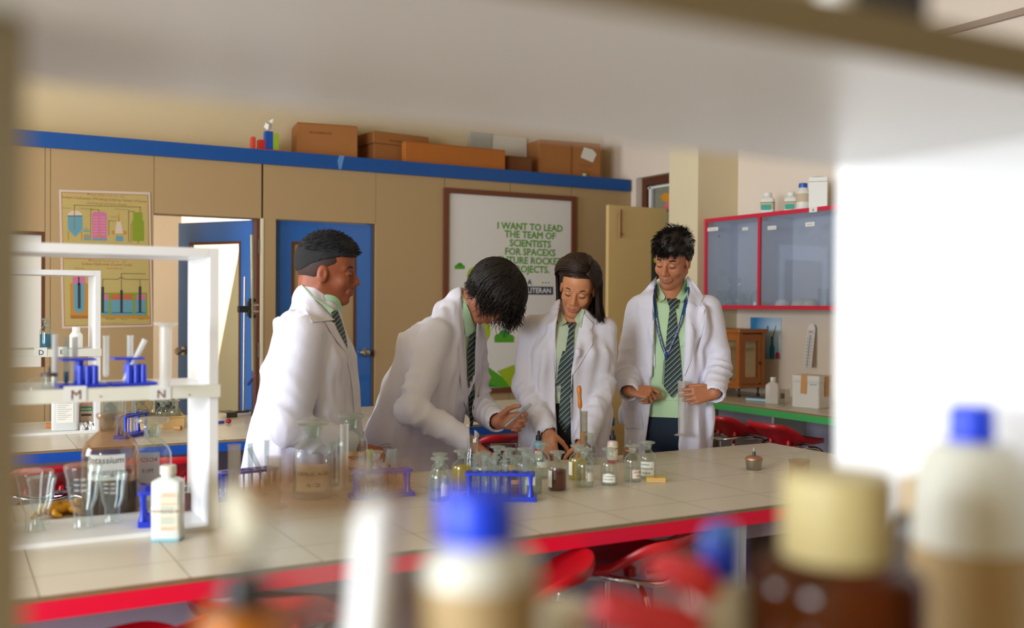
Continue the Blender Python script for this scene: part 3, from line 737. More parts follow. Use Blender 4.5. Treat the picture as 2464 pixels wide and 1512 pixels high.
obj('cone', shell([(.005, .055), (.018, .072), (.0385, .105), (.0375, .1065)], 28, .001), M_GLASS, t)
obj('stem', MB().lathe([(.004, .012), (.005, .055)], 12, caps=False), M_GLASS, t)
# bits on the bench
p = on_z(1203, 1082, Z0)
t = thing('metal_tray', 'small dark metal tray of instruments beside the bending student\'s hand', 'tray', (p[0], p[1], Z0+.0005), R(-20))
obj('tray', MB().box(-.05, -.035, 0, .05, .035, .012), M_DARKMETAL, t, smooth=False, bevel=.002)
obj('spatula', MB().box(-.03, -.006, .0201, .07, .006, .0225).box(-.04, -.008, .0121, -.028, .008, .0225), M_STEEL, t, smooth=False)
p = on_z(942, 1164, Z0)
o = obj('thermometer_stub', MB().tube([(-.016, 0, .003), (.016, .003, .003)], .003, 8), mat('dark pencil grey', '4d4540', .6), loc=(p[0], p[1], Z0), rotz=.1); tag(o, 'short dark stick lying right of the stand by the MOHR bottle', 'stick'); o.name = 'pencil_stub'

# ------------------------------------------------------------------ inside and in front of the white rack
SHZ = 1.1345
# blue stands on the shelf, with socket clusters
def socket_stand(label, px, py, rot, L, z):
    p = on_z(px, py, z)
    t = thing('test_tube_stand', label, 'test tube stand', (p[0], p[1], z+.0003), rot, 'blue plastic test tube stands')
    obj('base_plate', MB().box(-L/2, -.045, 0, L/2, .045, .006), M_BLUEPL, t, smooth=False)
    obj('top_plate', MB().box(-L/2+.008, -.035, .066, L/2-.03, .035, .071), M_BLUEPL, t, smooth=False)
    obj('post', MB().lathe([(.015, .0061), (.010, .016), (.0085, .05), (.010, .0659)], 14, c=(-L*.02, .01)), M_BLUEPL, t)
    for i in range(3):
        for j in range(2):
            obj('tube_socket', MB().lathe([(.0085, .0061), (.0078, .052), (.0062, .052)], 12, c=(L*.5-.03-i*.0175, -.02+j*.03)), M_BLUEPL, t)
    return t
sA = socket_stand('blue socketed stand at the left on the rack\'s middle shelf', 196, 929, R(4), .118, SHZ)
sB = socket_stand('blue socketed stand near the letter N on the rack\'s middle shelf', 316, 925, R(3), .112, SHZ)
for lab, px, py, L, r, tl_, az, fl_ in (
    ('pale test tube at the left end of the rack shelf', 132, 931, .126, .0075, 0, 0, None), ('test tube with blue reflections, second along the rack shelf', 159, 929, .118, .0075, 0, 0, ('teal', .03)),
    ('test tube standing in front of the white plastic bottle on the rack shelf', 180, 927, .118, .0078, 0, 0, None), ('test tube leaning between the two shelf stands', 298, 926, .122, .0068, 25, 80, None),
    ('test tube behind the leaning one on the rack shelf', 255, 914, .115, .0078, 0, 0, None), ('test tube at the right of the shelf stand near letter N', 313, 918, .118, .0078, 0, 0, None)):
    p = on_z(px, py, SHZ); test_tube(lab, (p[0], p[1], SHZ+.0065), L, r, tl_, az, fl_, 'test tubes on the rack shelf', M_FROST if fl_ is None else None)
p = on_z(118, 934, SHZ)
t = thing('glass_jar', 'small glass jar with a dark lid at the left end of the rack shelf', 'jar', (p[0], p[1], SHZ+.0005))
obj('glass_body', shell([(.017, 0), (.018, .002), (.018, .028)], 20), M_GLASS, t); obj('lid', MB().lathe([(.0195, .0285), (.0195, .036), (.004, .038), (.003, .052)], 18), mat('dull dark lid', '4b3f3b', .5), t)
p = on_z(92, 937, SHZ)
o = obj('watch_glass', MB().lathe([(.03, 0), (.028, .012), (.018, .024), (.002, .028)], 24, caps=False), M_GLASS, loc=(p[0], p[1], SHZ+.0005)); tag(o, 'clear glass dome left of the dark-lidded jar on the rack shelf', 'watch glass')
# blue stand seen edge-on beside the methylated spirit bottle
t = tube_stand('blue tube stand seen end-on behind the methylated spirit bottle', 358, 1258, R(78), L=.12, W=.05, H=.09, n=3, z=RACKZ)
p = on_z(452, 1232, RACKZ)
t = thing('red_vial', 'slim vial of red liquid behind the rack\'s right upright', 'vial', (p[0], p[1]+.02, RACKZ+.0005))
obj('glass_body', shell([(.011, 0), (.012, .002), (.012, .06), (.006, .068), (.006, .078)], 16), M_GLASS, t); obj('liquid', MB().lathe([(.0095, .002), (.0098, .048)], 16), LIQ['red'], t)
# methylated spirit bottle
p = on_z(404, 1299, Z0)
t = thing('spirit_bottle', 'square milky bottle with a METHYLATED SPIRIT strip in front of the rack', 'bottle', (p[0], p[1], Z0+.0005), R(-24))
W_, D_ = .074, .055
obj('bottle_body', MB().rlathe([(.94, 0), (1, .004), (1, .142), (.97, .15), ((.5, .014), .156), ((1, .0165), .159), ((1, .0160), .166)], W_, D_, 36, 7), mat('translucent white plastic', 'dbe2e0', .35), t)
obj('cap', MB().lathe([(.0195, .1661), (.020, .167), (.0195, .187), (.018, .1885)], 26), mat('cream cap', 'e6e3d6', .45), t)
obj('liquid_stain', MB().rlathe([(.945, -.0002), (1.004, .003), (1.004, .008)], W_, D_, 36, 7), mat('pale blue spirit', '8fc3d6', .4), t)
yf = -D_/2-.0008
obj('printed_panel', poly_panel(rect(-.012, .028, .030, .124), yf+.0004, .0005), mat('faded printed label', 'd8d6c2', .7), t, smooth=False)
pr = MB()
for zs_ in (((.119, -.006, .024), (.114, -.01, .028), (.094, -.01, .028)), ((.034, -.01, .028), (.03, -.01, .022))):
    pr = MB()
    for z_, x0_, x1_ in zs_: pr.add([(x0_, yf, z_), (x1_, yf, z_), (x1_, yf, z_+.002), (x0_, yf, z_+.002)], [(0, 1, 2, 3)])
    obj('orange_print', pr, mat('faded orange print', 'd99f78', .7), t, smooth=False)
pr = MB()
for k in range(5):
    for z_ in (.086, .06): pr.add([(-.01, yf, z_-.0035*k), (.02+.006*(k % 2), yf, z_-.0035*k), (.02+.006*(k % 2), yf, z_-.0035*k+.0012), (-.01, yf, z_-.0035*k+.0012)], [(0, 1, 2, 3)])
obj('blue_print', pr, mat('faded blue grey print', 'a9b4b2', .7), t, smooth=False)
obj('name_strip', MB().rlathe([(1.012, .066), (1.012, .09)], W_, D_, 36, 7), mat('paper strip', 'e3e2dc', .6), t)
obj('lettering', text_mb('METHYLATED SPIRIT', .0098, (.006, yf-.0008, .0735), space=.9), mat('faded sepia ink', '8f7765', .8), t, smooth=False)
# yellow rubber glove
p = on_z(150, 1246, Z0)
gm = MB()
t = thing('rubber_glove', 'crumpled yellow rubber glove lying behind the rack', 'glove', (p[0], p[1]+.05, Z0+.001), R(8))
def lump(u, v):
    a = 2*math.pi*u; rr = 1+.18*math.sin(3*a+4*v)+.1*math.sin(7*a)
    b = math.pi*v
    return (.062*math.sin(b)*math.cos(a)*rr, .034*math.sin(b)*math.sin(a)*rr, .017+.016*-math.cos(b)*(1+.35*math.sin(2*a+1)))
YG = mat('yellow rubber', 'dfa012', .45, bump=(60, .3))
obj('palm', MB().grid(lump, 28, 12), YG, t)
for k, (q0, q1, q2, r0) in enumerate((((-.04, -.02, .016), (-.07, -.03, .012), (-.085, -.05, .007), .010), ((-.02, -.028, .014), (-.03, -.055, .012), (-.012, -.068, .007), .009), ((.02, -.028, .016), (.035, -.052, .012), (.055, -.06, .007), .010), ((.04, .0, .024), (.065, .0, .026), (.08, -.01, .03), .015))):
    obj('glove_finger', MB().tube(bezier(q0, q1, q1, q2, 6), [r0, r0, r0*.95, r0*.9, r0*.85, r0*.7, r0*.4], 10), YG, t)
# ------------------------------------------------------------------ blue-edged bench
RZ2 = Z0+.0125; SZ2 = Z0+.385+.0015
reagent_bottle('bottle of turquoise liquid on the far-left rack shelf above the letter D', 112, 838, .138, .0305, 'teal', .5, z=SZ2)
def plastic_bottle(nm, label, p, h, w, d, m, capm, cap_r, cap_h, rot=0, round_=False, neck=.9, group=None, cat='bottle'):
    t = thing(nm, label, cat, (p[0], p[1], p[2]+.0005), rot, group)
    hb = h-cap_h
    if round_:
        r = w/2
        obj('bottle_body', MB().lathe([(r*.94, 0), (r, .004), (r, hb*.70), (r*.94, hb*.78), (r*.75, hb*.87), (cap_r*1.05, hb*.94), (cap_r*.9, hb*.95), (cap_r*.9, hb)], 28), m, t)
    else:
        obj('bottle_body', MB().rlathe([(.94, 0), (1, .004), (1, hb*.74), (.96, hb*.80), ((.5, cap_r*1.05), hb*.88), ((1, cap_r*.95), hb*.94), ((1, cap_r*.9), hb)], w, d, 32, 7), m, t)
    if capm: obj('cap', MB().lathe([(cap_r, hb*.955 if round_ else hb*.97), (cap_r*1.03, hb*.975), (cap_r, h-.002), (cap_r*.92, h)], 24), capm, t)
    return t
p = on_z(183, 838, SZ2)
plastic_bottle('squeeze_bottle', 'white plastic bottle without a cap beside the turquoise bottle', (p[0], p[1], SZ2), .098, .058, .058, M_WHITEPL, M_WHITEPL, .017, .018, round_=True)
p = on_z(157, 1037, RZ2); p = on_y(157, 1037, 5.0)
t = plastic_bottle('chemical_canister', 'flat white canister with a tall printed label in the far-left rack', (p[0], 5.0, RZ2), .21, .115, .06, mat('matt white canister', 'd2d5d4', .5), M_WHITEPL, .018, .02, R(-8))
obj('label', poly_panel(rect(-.036, .035, .036, .178), -.0312, .0004), M_PAPER, t, smooth=False)
ink = MB()
for k in range(12): ink.add([(-.03, -.0318, .15-.009*k), (.028-.012*(k % 3), -.0318, .15-.009*k), (.028-.012*(k % 3), -.0318, .1518-.009*k), (-.03, -.0318, .1518-.009*k)], [(0, 1, 2, 3)])
obj('printed_lines', ink, mat('grey print', '9a9a98', .8), t, smooth=False)
obj('printed_heading', poly_panel(rect(-.022, .158, .022, .164), -.0318, .0003), mat('faded red print', 'd08a8a', .8), t, smooth=False)
p = on_y(208, 1024, 5.06)
t = plastic_bottle('chemical_bottle', 'pink bottle with a red cap and green NIGRA label in the far-left rack', (p[0], 5.06, RZ2), .150, .062, .05, mat('pink translucent plastic', 'c88f84', .35), mat('bright red cap', 'd8323a', .4), .017, .017, R(-10))
obj('label', poly_panel(rect(-.024, .03, .026, .1), -.0262, .0004), mat('pale label', 'c9b49a', .8), t, smooth=False)
obj('label_band', poly_panel(rect(-.024, .078, .026, .1), -.0268, .0004), mat('label green', '2f7d52', .6), t, smooth=False)
obj('lettering', text_mb('NIGRA', .015, (.001, -.0274, .083)), M_PAPER, t, smooth=False)
obj('label_text', poly_panel(rect(-.021, .055, .024, .066), -.0268, .0004), mat('dark print', '5a4a3c', .8), t, smooth=False)
p = on_y(206, 1034, 4.975)
fo = MB().grid(lambda u, v: (.07*(u-.5)+.01*math.sin(9*v+3*u), .04*(v-.5), .012+.012*math.sin(13*u+2*v)+.010*math.sin(11*v+5*u)), 12, 8)
o = obj('crumpled_foil', fo, mat('crumpled silver foil', 'cfd0cc', .35, metal=.7), smooth=False, loc=(p[0], 4.985, RZ2+.002)); tag(o, 'crumpled silver foil in front of the pink red-capped bottle', 'foil')
p = on_y(126, 1021, 5.12)
o = obj('orange_carton', MB().box(-.028, -.012, 0, .028, .012, .02), mat('orange card', 'd98a4a', .7), smooth=False, loc=(p[0], 5.12, RZ2+.0005), bevel=.001); tag(o, 'small orange carton left of the white canister', 'carton')
def bottle_at(label, px, py, h, r, *a, **k): return reagent_bottle(label, px, py, h, r, *a, **k)
bottle_at('dark smoky bottle standing left of the far blue tube stand', 265, 1012, .115, .030, 'dark', .25, glass=see_through('smoky glass', 'c9c2b6', .2, '8f887c', .04, .4), stop='none')
st = tube_stand('blue tube stand at the front of the blue-edged bench', 318, 1050, R(52), L=.2, W=.06, H=.10)
test_tube('test tube with a little teal liquid in the far blue stand', in_stand(st, 0, L=.2), .16, .0095, fill=('teal', .03), group='tubes in the far blue stand')
test_tube('empty test tube further back in the far blue stand', in_stand(st, 3, L=.2), .16, .009, group='tubes in the far blue stand')
# shallow tray of reagent bottles
p = on_z(382, 1034, Z0); TX, TY = p[0]+.0, p[1]+.10
t = thing('bottle_tray', 'shallow tan tray holding reagent bottles on the blue-edged bench', 'tray', (TX, TY, Z0+.0005), R(-6))
TM = mat('tan plastic tray', 'd0ac72', .5)
tr = MB().box(-.135, -.10, 0, .125, .10, .008).box(-.135, -.10, .008, -.127, .10, .055).box(.117, -.10, .008, .125, .10, .055).box(-.127, -.10, .008, .117, -.092, .055).box(-.127, .092, .008, .117, .10, .055)
obj('tray_body', tr, TM, t, smooth=False); obj('rim', MB().box(-.14, -.108, .0551, .13, -.0921, .059).box(-.14, .0921, .0551, .13, .108, .059).box(-.14, -.092, .0551, -.127, .092, .059).box(.117, -.092, .0551, .13, .092, .059), TM, t, smooth=False)
for lab, dx, dy, lq, lv in (('pale bottle at the left of the tan tray', -.092, -.01, 'clear', .4), ('bottle second from the left in the tan tray', -.055, .05, 'pale', .6), ('bottle with a little yellow liquid at the front of the tan tray', .03, -.055, 'olive', .4),
        ('bottle at the back of the tan tray', .0, .058, 'clear', .4), ('bottle at the right front of the tan tray', .085, -.05, 'pale', .7), ('bottle at the right back of the tan tray', .06, .045, 'olive', .3)):
    a = -R(6); reagent_bottle(lab, 0, 0, .125, .03, lq, lv, pos=(TX+dx*math.cos(a)-dy*math.sin(a), TY+dx*math.sin(a)+dy*math.cos(a), 0), z=Z0+.0085, group='reagent bottles in the tan tray')
p = on_z(403, 1003, Z0)
o = obj('black_pouch', MB().rlathe([(.9, 0), (1, .01), (.95, .11), (.8, .15), (.4, .16)], .1, .06, 24, 4), mat('black fabric', '23272c', .8), loc=(p[0]-.02, 5.42, Z0+.0005)); tag(o, 'dark pouch standing behind the tan tray', 'pouch')
def cork(label, px, py, m, az):
    p = on_z(px, py, Z0); mb = MB().lathe([(.008, -.018), (.010, -.012), (.011, .012), (.0105, .017)], 14); mb.v = [(z, x, y+.011) for x, y, z in mb.v]
    o = obj('cork', mb, m, loc=(p[0], p[1], Z0+.0005), rotz=az); tag(o, label, 'cork'); return o
cork('small tan cork lying at the right front of the tan tray', 428, 1036, mat('cork brown', 'b98a54', .8), R(-40))
p = on_z(543, 1020, Z0)
t = thing('pipette', 'little pipette with a blue stem and red rubber bulb on the blue-edged bench', 'pipette', (p[0], p[1], Z0+.0005), R(6))
obj('stem', MB().tube([(-.07, .02, .006), (0, .022, .006)], .0065, 8), M_BLUEPL, t); obj('glass_tip', MB().tube([(-.07, -.004, .005), (.0, -.005, .005)], .004, 8), M_GLASS, t); obj('bulb', MB().ball((.012, -.006, .0125), .0125, 14, 10, (1.2, 1, 1)), mat('crimson rubber', 'a3203c', .5), t)
# retort stand with burette
p = on_z(585, 1003, Z0); RX, RY = p[0], p[1]+.04
t = thing('retort_stand', 'iron retort stand whose clamp holds a burette, left of the profile student', 'stand', (RX, RY, Z0+.0005), R(4))
obj('base', MB().box(-.095, -.06, 0, -.04, -.05, .024).box(-.1, -.06, .024, -.04, .06, .027).box(.04, -.05, .024, .11, .05, .027).box(.04, -.05, 0, .11, -.042, .024).box(-.04, -.008, .016, .04, .008, .027), M_DARKMETAL, t, smooth=False)
obj('rod', MB().tube([(.012, 0, .0271), (.016, 0, .74)], .0055, 10), M_STEEL, t)
obj('clamp', MB().box(-.02, -.014, .55, .035, .014, .585).box(.035, -.012, .52, .075, .0, .54).box(.035, -.012, .605, .075, .0, .625).prism([(.03, -.012), (.05, -.012), (.05, .012), (.03, .012)], .53, .61), M_BLACK, t, smooth=False, bevel=.003)
obj('clamp_screw', MB().tube([(.045, -.02, .555), (.085, -.02, .555)], .006, 8).tube([(.045, -.02, .59), (.085, -.02, .59)], .006, 8), M_CHROME, t)
b = thing('burette', 'long glass burette with a blue stopcock held in the retort clamp', 'burette', (RX+.064, RY-.004, Z0+.0005))
b.rotation_euler = (0, R(-.8), 0)
obj('glass_tube', shell([(.0075, .24), (.0082, .25), (.0082, .96), (.0088, .965)], 14, .001), see_through('burette glass', 'f2f0dc', .45, 'dcd8b4', .04, .3), b)
obj('tip', MB().lathe([(.002, .10), (.0035, .15), (.0045, .2), (.0065, .2399)], 10), M_GLASS, b)
obj('stopcock', MB().tube([(-.03, -.01, .165), (-.004, 0, .195)], .0085, 10), mat('navy plastic', '26407e', .4), b); obj('stopcock_key', MB().tube([(-.004, 0, .195), (.012, .004, .212)], .005, 8), mat('dull red plastic', 'a0524e', .5), b)

# ------------------------------------------------------------------ things on the storage ledge
LZ = 2.3805
def carton(label, px0, px1, yf, h, d, m, rot=0, lid=0, z=LZ, tape=None, text=None, group='cardboard cartons on the ledge'):
    a = on_y(px0, 380, yf); b = on_y(px1, 380, yf); w_ = b[0]-a[0]
    t = thing('cardboard_box', label, 'box', ((a[0]+b[0])/2, yf, z+.0005), rot, group)
    hb = h-lid
    obj('box_body', MB().box(-w_/2, 0, 0, w_/2, d, hb-.0006), m, t, smooth=False, bevel=.004)
    if lid: obj('lid', MB().box(-w_/2-.01, -.012, hb, w_/2+.01, d+.01, h), m, t, smooth=False, bevel=.004)
    else:
        obj('flap', MB().box(-w_/2+.003, .002, hb, w_/2-.003, d*.49, hb+.004), m, t, smooth=False)
        obj('flap', MB().box(-w_/2+.003, d*.505, hb, w_/2-.003, d-.002, hb+.004), m, t, smooth=False)
    if tape: obj('packing_tape', poly_panel([(x*w_, z_*h) for x, z_ in tape], -.0035-(.012 if lid else 0), .001), mat('shiny brown tape', '8a5526', .3), t, smooth=False)
    if text: obj('lettering', text_mb(text, .022, (-.12*w_, -.0025-(.0125 if lid else 0), h*.70)), mat('faded box print', '6a431f', .9), t, smooth=False)
    return t, w_
carton('plain brown carton standing alone on the ledge right of the toy bricks', 717, 857, 6.80, .232, .27, M_CARD, R(-9), text='SEA LEARN LTD')
carton('lidded brown carton behind the long orange-brown box', 897, 1030, 6.84, .222, .24, M_CARD, R(6), lid=.085, text='SEA LEARN')
t_, w_ = carton('long low orange-brown box at the front of the ledge', 975, 1216, 6.745, .155, .07, M_CARD2, 0)
carton('small dark carton at the right end of the long box', 1220, 1279, 6.80, .125, .16, mat('dark cardboard', '6e3f1b', .85), R(-4))
t_, w_ = carton('tall taped carton with a white shipping label near the ledge end', 1303, 1440, 6.80, .285, .26, M_CARD, R(-7), tape=[(.0, 0), (.025, 0), (.025, 1), (0, 1)])
obj('shipping_label', poly_panel([(.09, .165), (.20, .13), (.235, .2), (.20, .235), (.12, .25)], -.003, .001), mat('crumpled white label', 'd3cfc4', .7), t_, smooth=False)
obj('printed_symbols', poly_panel(rect(.08, .05, .2, .053), -.0028, .0004).add(*[(q.v, q.f) for q in [poly_panel(rect(.08, .1, .2, .103), -.0028, .0004)]][0]), mat('faded box print', '6a431f', .9), t_, smooth=False)
a = on_y(1290, 378, 6.96)
o = obj('laminate_board', MB().box(-.2, 0, 0, .2, .012, .33), mat('white board edge', 'd8d2c4', .6), smooth=False, loc=(a[0]-.22, 7.062, LZ+.0035), rotz=0, bevel=.001); o.rotation_euler.x = R(-3); tag(o, 'white board leaning on the wall behind the small dark carton', 'board')
a = on_y(1085, 345, 6.98)
o = obj('paper_bundle', MB().box(-.13, -.05, 0, .13, .05, .185), M_PAPER, smooth=False, loc=(a[0], 6.99, LZ+.0005), rotz=R(-5), bevel=.003); tag(o, 'bundle of white paper standing behind the long orange-brown box', 'paper')
a = on_y(1154, 330, 7.09)
o = obj('wall_socket_box', MB().box(-.1, -.035, -.12, .1, 0, .1), mat('grey plastic box', 'a9a89c', .5), smooth=False, loc=(a[0], 7.099, 2.62), bevel=.006); tag(o, 'grey box fixed to the upper wall above the long box', 'electrical box')
a = on_y(1405, 424, 6.75)
o = obj('tape_roll', MB().lathe([(.014, 0), (.016, .002), (.016, .028), (.012, .03)], 16), mat('pale green plastic', 'a9c28f', .5), loc=(a[0], 6.74, LZ+.0005)); tag(o, 'tiny pale green pot in front of the tall taped carton', 'pot'); o.name = 'small_pot'
# toy brick model
a = on_y(645, 360, 6.79); bx = a[0]
t = thing('toy_brick_model', 'toy brick model: red base with red, blue and green towers, crumpled white top', 'toy', (bx, 6.79, LZ+.0005))
def brick(nm, x0, x1, h, c, zb=.012):
    mb = MB().box(x0, -.025, zb, x1, .025, h)
    o = obj(nm, mb, mat(c[0], c[1], .4), t, smooth=False, bevel=.0015)
obj('base_plate', MB().box(-.12, -.06, 0, .105, .06, .0119), mat('toy red', 'd6433a', .4), t, smooth=False)
brick('red_tower', -.118, -.092, .095, ('toy red', 'd6433a')); brick('red_brick', -.07, -.026, .08, ('toy deep red', 'c9281f'))
brick('blue_tower', -.0255, .028, .142, ('toy blue', '164fa8')); brick('green_tower', .0285, .068, .130, ('toy lime', '9ab52a'))
st_ = MB()
for zz in (.03, .05, .07): st_.box(-.0925, -.018, zz, -.0885, .018, zz+.012)
obj('brick_studs', st_, mat('toy red', 'd6433a', .4), t, smooth=False)
obj('crumpled_paper', MB().add([(-.03, 0, .17), (-.005, -.01, .15), (.02, 0, .16), (.03, .005, .20), (.035, 0, .235), (.005, .01, .215), (-.02, -.01, .2), (0, -.02, .185), (0, .02, .185)], [(0, 1, 7), (1, 2, 7), (2, 3, 7), (3, 4, 5), (3, 5, 7), (5, 6, 7), (6, 0, 7), (0, 8, 1), (1, 8, 2), (2, 8, 3), (3, 8, 5), (5, 8, 6), (6, 8, 0)]), M_PAPER, t, smooth=False)
obj('pin', MB().tube([(0, 0, .142), (0, 0, .18)], .005, 6), mat('grey pin', '8d8d88', .5), t)

# ------------------------------------------------------------------ right wall: cabinet, poster, thermometer
CX, CY0, CY1, CZ0, CZ1 = 4.6, 3.3, 5.415, 1.332, 1.954
t = thing('wall_cabinet', 'glass-fronted wall cabinet with red edging on the right wall', 'cabinet', (0, 0, 0))
sh = MB().box(CX, CY0, CZ0, XR-.006, CY0+.02, CZ1).box(CX, CY1-.02, CZ0, XR-.006, CY1, CZ1).box(CX, CY0+.02, CZ1-.02, XR-.006, CY1-.02, CZ1).box(CX, CY0+.02, CZ0, XR-.006, CY1-.02, CZ0+.02).box(XR-.018, CY0+.02, CZ0+.02, XR-.006, CY1-.02, CZ1-.02)
M_CABIN = mat('pale blue grey laminate', 'd3d6e2', .6)
obj('carcass', sh, M_CABIN, t, smooth=False)
for y in (4.868, 4.08): obj('divider', MB().box(CX+.012, y, CZ0+.0205, XR-.0185, y+.02, CZ1-.0205), M_CABIN, t, smooth=False)
ed = MB().box(CX-.008, CY0, CZ1-.024, CX-.0005, CY1, CZ1+.002).box(CX-.008, CY0, CZ0-.002, CX-.0005, CY1, CZ0+.024)
for y in (CY0, 4.866, 4.078, CY1-.024): ed.box(CX-.0079, y, CZ0+.0241, CX-.0006, y+.024, CZ1-.0241)
obj('red_edging', ed, mat('red cabinet edging', 'cf2140', .4), t, smooth=False)
for y0, y1 in ((4.892, CY1-.026), (4.104, 4.864), (CY0+.026, 4.076)):
    g = obj('glass_door', MB().box(CX+.001, y0, CZ0+.026, CX+.006, y1, CZ1-.026), M_CABGLASS, t, smooth=False)
    obj('hinge', MB().box(CX-.0015, y1-.045, CZ1-.05, CX+.0005, y1-.005, CZ1-.028), M_STEEL, g, smooth=False)
    obj('hinge', MB().box(CX-.0015, y1-.045, CZ0+.028, CX+.0005, y1-.005, CZ0+.045), M_STEEL, g, smooth=False)
    obj('finger_hole', MB().ball((CX-.001, y1-.115 if y0 > 4.8 else y0+.1, CZ1-.125), .008, 10, 8, (.3, 1, 1)), mat('hole grey', '5e646e', .6), g)
def side_text(body, size, px, py, xpl, m=M_INK):
    p = on_x(px, py, xpl); mb = text_mb(body, size)
    mb.v = [(xpl, p[1]-x, p[2]+z) for x, y, z in mb.v]; return mb
def side_panel(px0, py0, px1, py1, xpl, th=.0006):
    a = on_x(px0, py0, xpl); b = on_x(px1, py1, xpl)
    return MB().box(xpl, min(a[1], b[1]), min(a[2], b[2]), xpl+th, max(a[1], b[1]), max(a[2], b[2]))
for k, (x0, y0, x1, y1, tx) in enumerate(((1701, 549, 1728, 555, 'TEST TUBES'), (1786, 548, 1800, 554, 'FUNNEL'), (1847, 545, 1868, 552, 'CHINA DISH'), (1938, 536, 1960, 544, 'BEAKER'))):
    L = obj('label', side_panel(x0, y0, x1, y1, CX-.0012), M_PAPER, t, smooth=False)
    obj('lettering', side_text(tx, .0135, (x0+x1)/2, (y0+y1)/2+2, CX-.0017, mat('grey print', '9a9a98', .8)), mat('grey print', '9a9a98', .8), L, smooth=False)
obj('letter_tag', side_panel(1947, 499, 1966, 510, CX-.0095), M_PAPER, t, smooth=False)
obj('lettering', side_text('A', .026, 1956.5, 509, CX-.0102), M_INK, t, smooth=False)
IZ = CZ0+.0205
def in_cab(px, y, x=4.72):
    return on_x(px, 700, x)
def bowl(label, px, r, h, x=4.70):
    p = on_x(px, 730, x)
    o = obj('porcelain_dish', MB().lathe([(r, 0), (r*.97, h*.3), (r*.8, h*.7), (r*.45, h*.95), (r*.05, h)], 24), M_WHITEPL, loc=(x, p[1], IZ+.0005)); tag(o, label, 'dish', 'upturned porcelain dishes in the cabinet')
bowl('single upturned white dish in the right half of the wall cabinet', 1882, .048, .042, 4.71); bowl('middle upturned white dish, left of a touching pair', 1925, .055, .05, 4.76); bowl('right one of the pair of upturned white dishes', 1950, .052, .045, 4.68)
def lab_glass(nm, label, px, prof, x, cat):
    p = on_x(px, 725, x); t = thing(nm, label, cat, (x, p[1], IZ+.0005), 0, 'glassware behind the cabinet doors'); obj('glass_body', shell(prof, 20), M_GLASS, t); return t
fl_pr = lambda r, h: [(r*.8, 0), (r, r*.4), (r*.98, r*.9), (r*.6, r*1.6), (r*.2, r*2.1), (r*.19, h-.006), (r*.27, h)]
lab_glass('volumetric_flask', 'long-necked flask left in the wall cabinet', 1755, fl_pr(.040, .19), 4.66, 'flask'); lab_glass('volumetric_flask', 'bigger long-necked flask in the middle of the left cabinet half', 1779, fl_pr(.052, .19), 4.80, 'flask')
lab_glass('beaker', 'squat beaker beside the tall boy\'s shoulder in the cabinet', 1738, [(.038, 0), (.04, .003), (.04, .1), (.042, .103)], 4.68, 'beaker'); lab_glass('beaker', 'rearmost squat beaker in the left half of the cabinet', 1722, [(.038, 0), (.04, .003), (.04, .1), (.042, .103)], 4.80, 'beaker')
lab_glass('beaker', 'tall narrow beaker at the visible right end of the cabinet', 1981, [(.03, 0), (.032, .003), (.032, .105), (.034, .108)], 4.68, 'beaker')
lab_glass('bell_jar', 'rounded jar just left of the red cabinet divider', 1820, [(.04, 0), (.04, .05), (.03, .085), (.01, .1), (.008, .105)], 4.70, 'jar')
# bottles on the cabinet
TZ = CZ1+.0025
def top_b(label, px, py, h, w_, capm, xx, group='bottles on the wall cabinet', band=True, rnd=False, cap=True):
    p = on_x(px, py, xx)
    t = plastic_bottle('chemical_bottle', label, (xx, p[1], TZ), h, w_, w_*.9, M_HDPE, capm, w_*.31, h*.13, R(-50), round_=rnd, group=group)
    if band:
        d = w_*.9
        obj('label_band', MB().rlathe([(1.012, h*.18), (1.012, h*.5)], w_, d, 32, 7), mat('pale label', 'd9d3c2', .7), t)
        obj('teal_patch', poly_panel(rect(-w_*.42, h*.14, w_*.30, h*.40), -d/2*1.02-.001, .0006), mat('teal label', '16a08a', .5), t, smooth=False)
        obj('green_line', MB().rlathe([(1.02, h*.49), (1.02, h*.53)], w_, d, 32, 7), mat('label green line', '2c8a63', .5), t)
        obj('orange_line', poly_panel(rect(-w_*.42, h*.41, w_*.30, h*.46), -d/2*1.02-.001, .0006), mat('label salmon', 'e5a878', .5), t, smooth=False)
    else:
        obj('label', MB().lathe([(w_/2+.0006, h*.28), (w_/2+.0006, h*.6)], 28, caps=False), mat('pale label', 'd9d3c2', .7), t)
    return t
top_b('white bottle with a teal label, leftmost on the wall cabinet', 1847, 512, .134, .087, M_WHITEPL, 4.66)
top_b('white bottle with a teal label partly behind the blue-capped one', 1903, 508, .13, .08, M_WHITEPL, 4.74)
top_b('round white bottle with a blue cap on the wall cabinet', 1932, 504, .165, .085, mat('cobalt blue cap', '1552b4', .4), 4.665, band=False, rnd=True)
p = on_x(1969, 500, 4.68)
t = thing('white_carton', 'tall white carton at the right end of the bottles on the cabinet', 'carton', (4.68, p[1], TZ+.0005), R(-50))
obj('box_body', MB().box(-.055, -.04, 0, .055, .04, .19), M_WHITEPL, t, smooth=False, bevel=.002); obj('lid_fold', MB().box(-.055, -.041, .16, .055, -.0402, .163).box(-.03, -.035, .1902, .03, -.03, .193), mat('grey fold line', '8f8b80', .7), t, smooth=False)
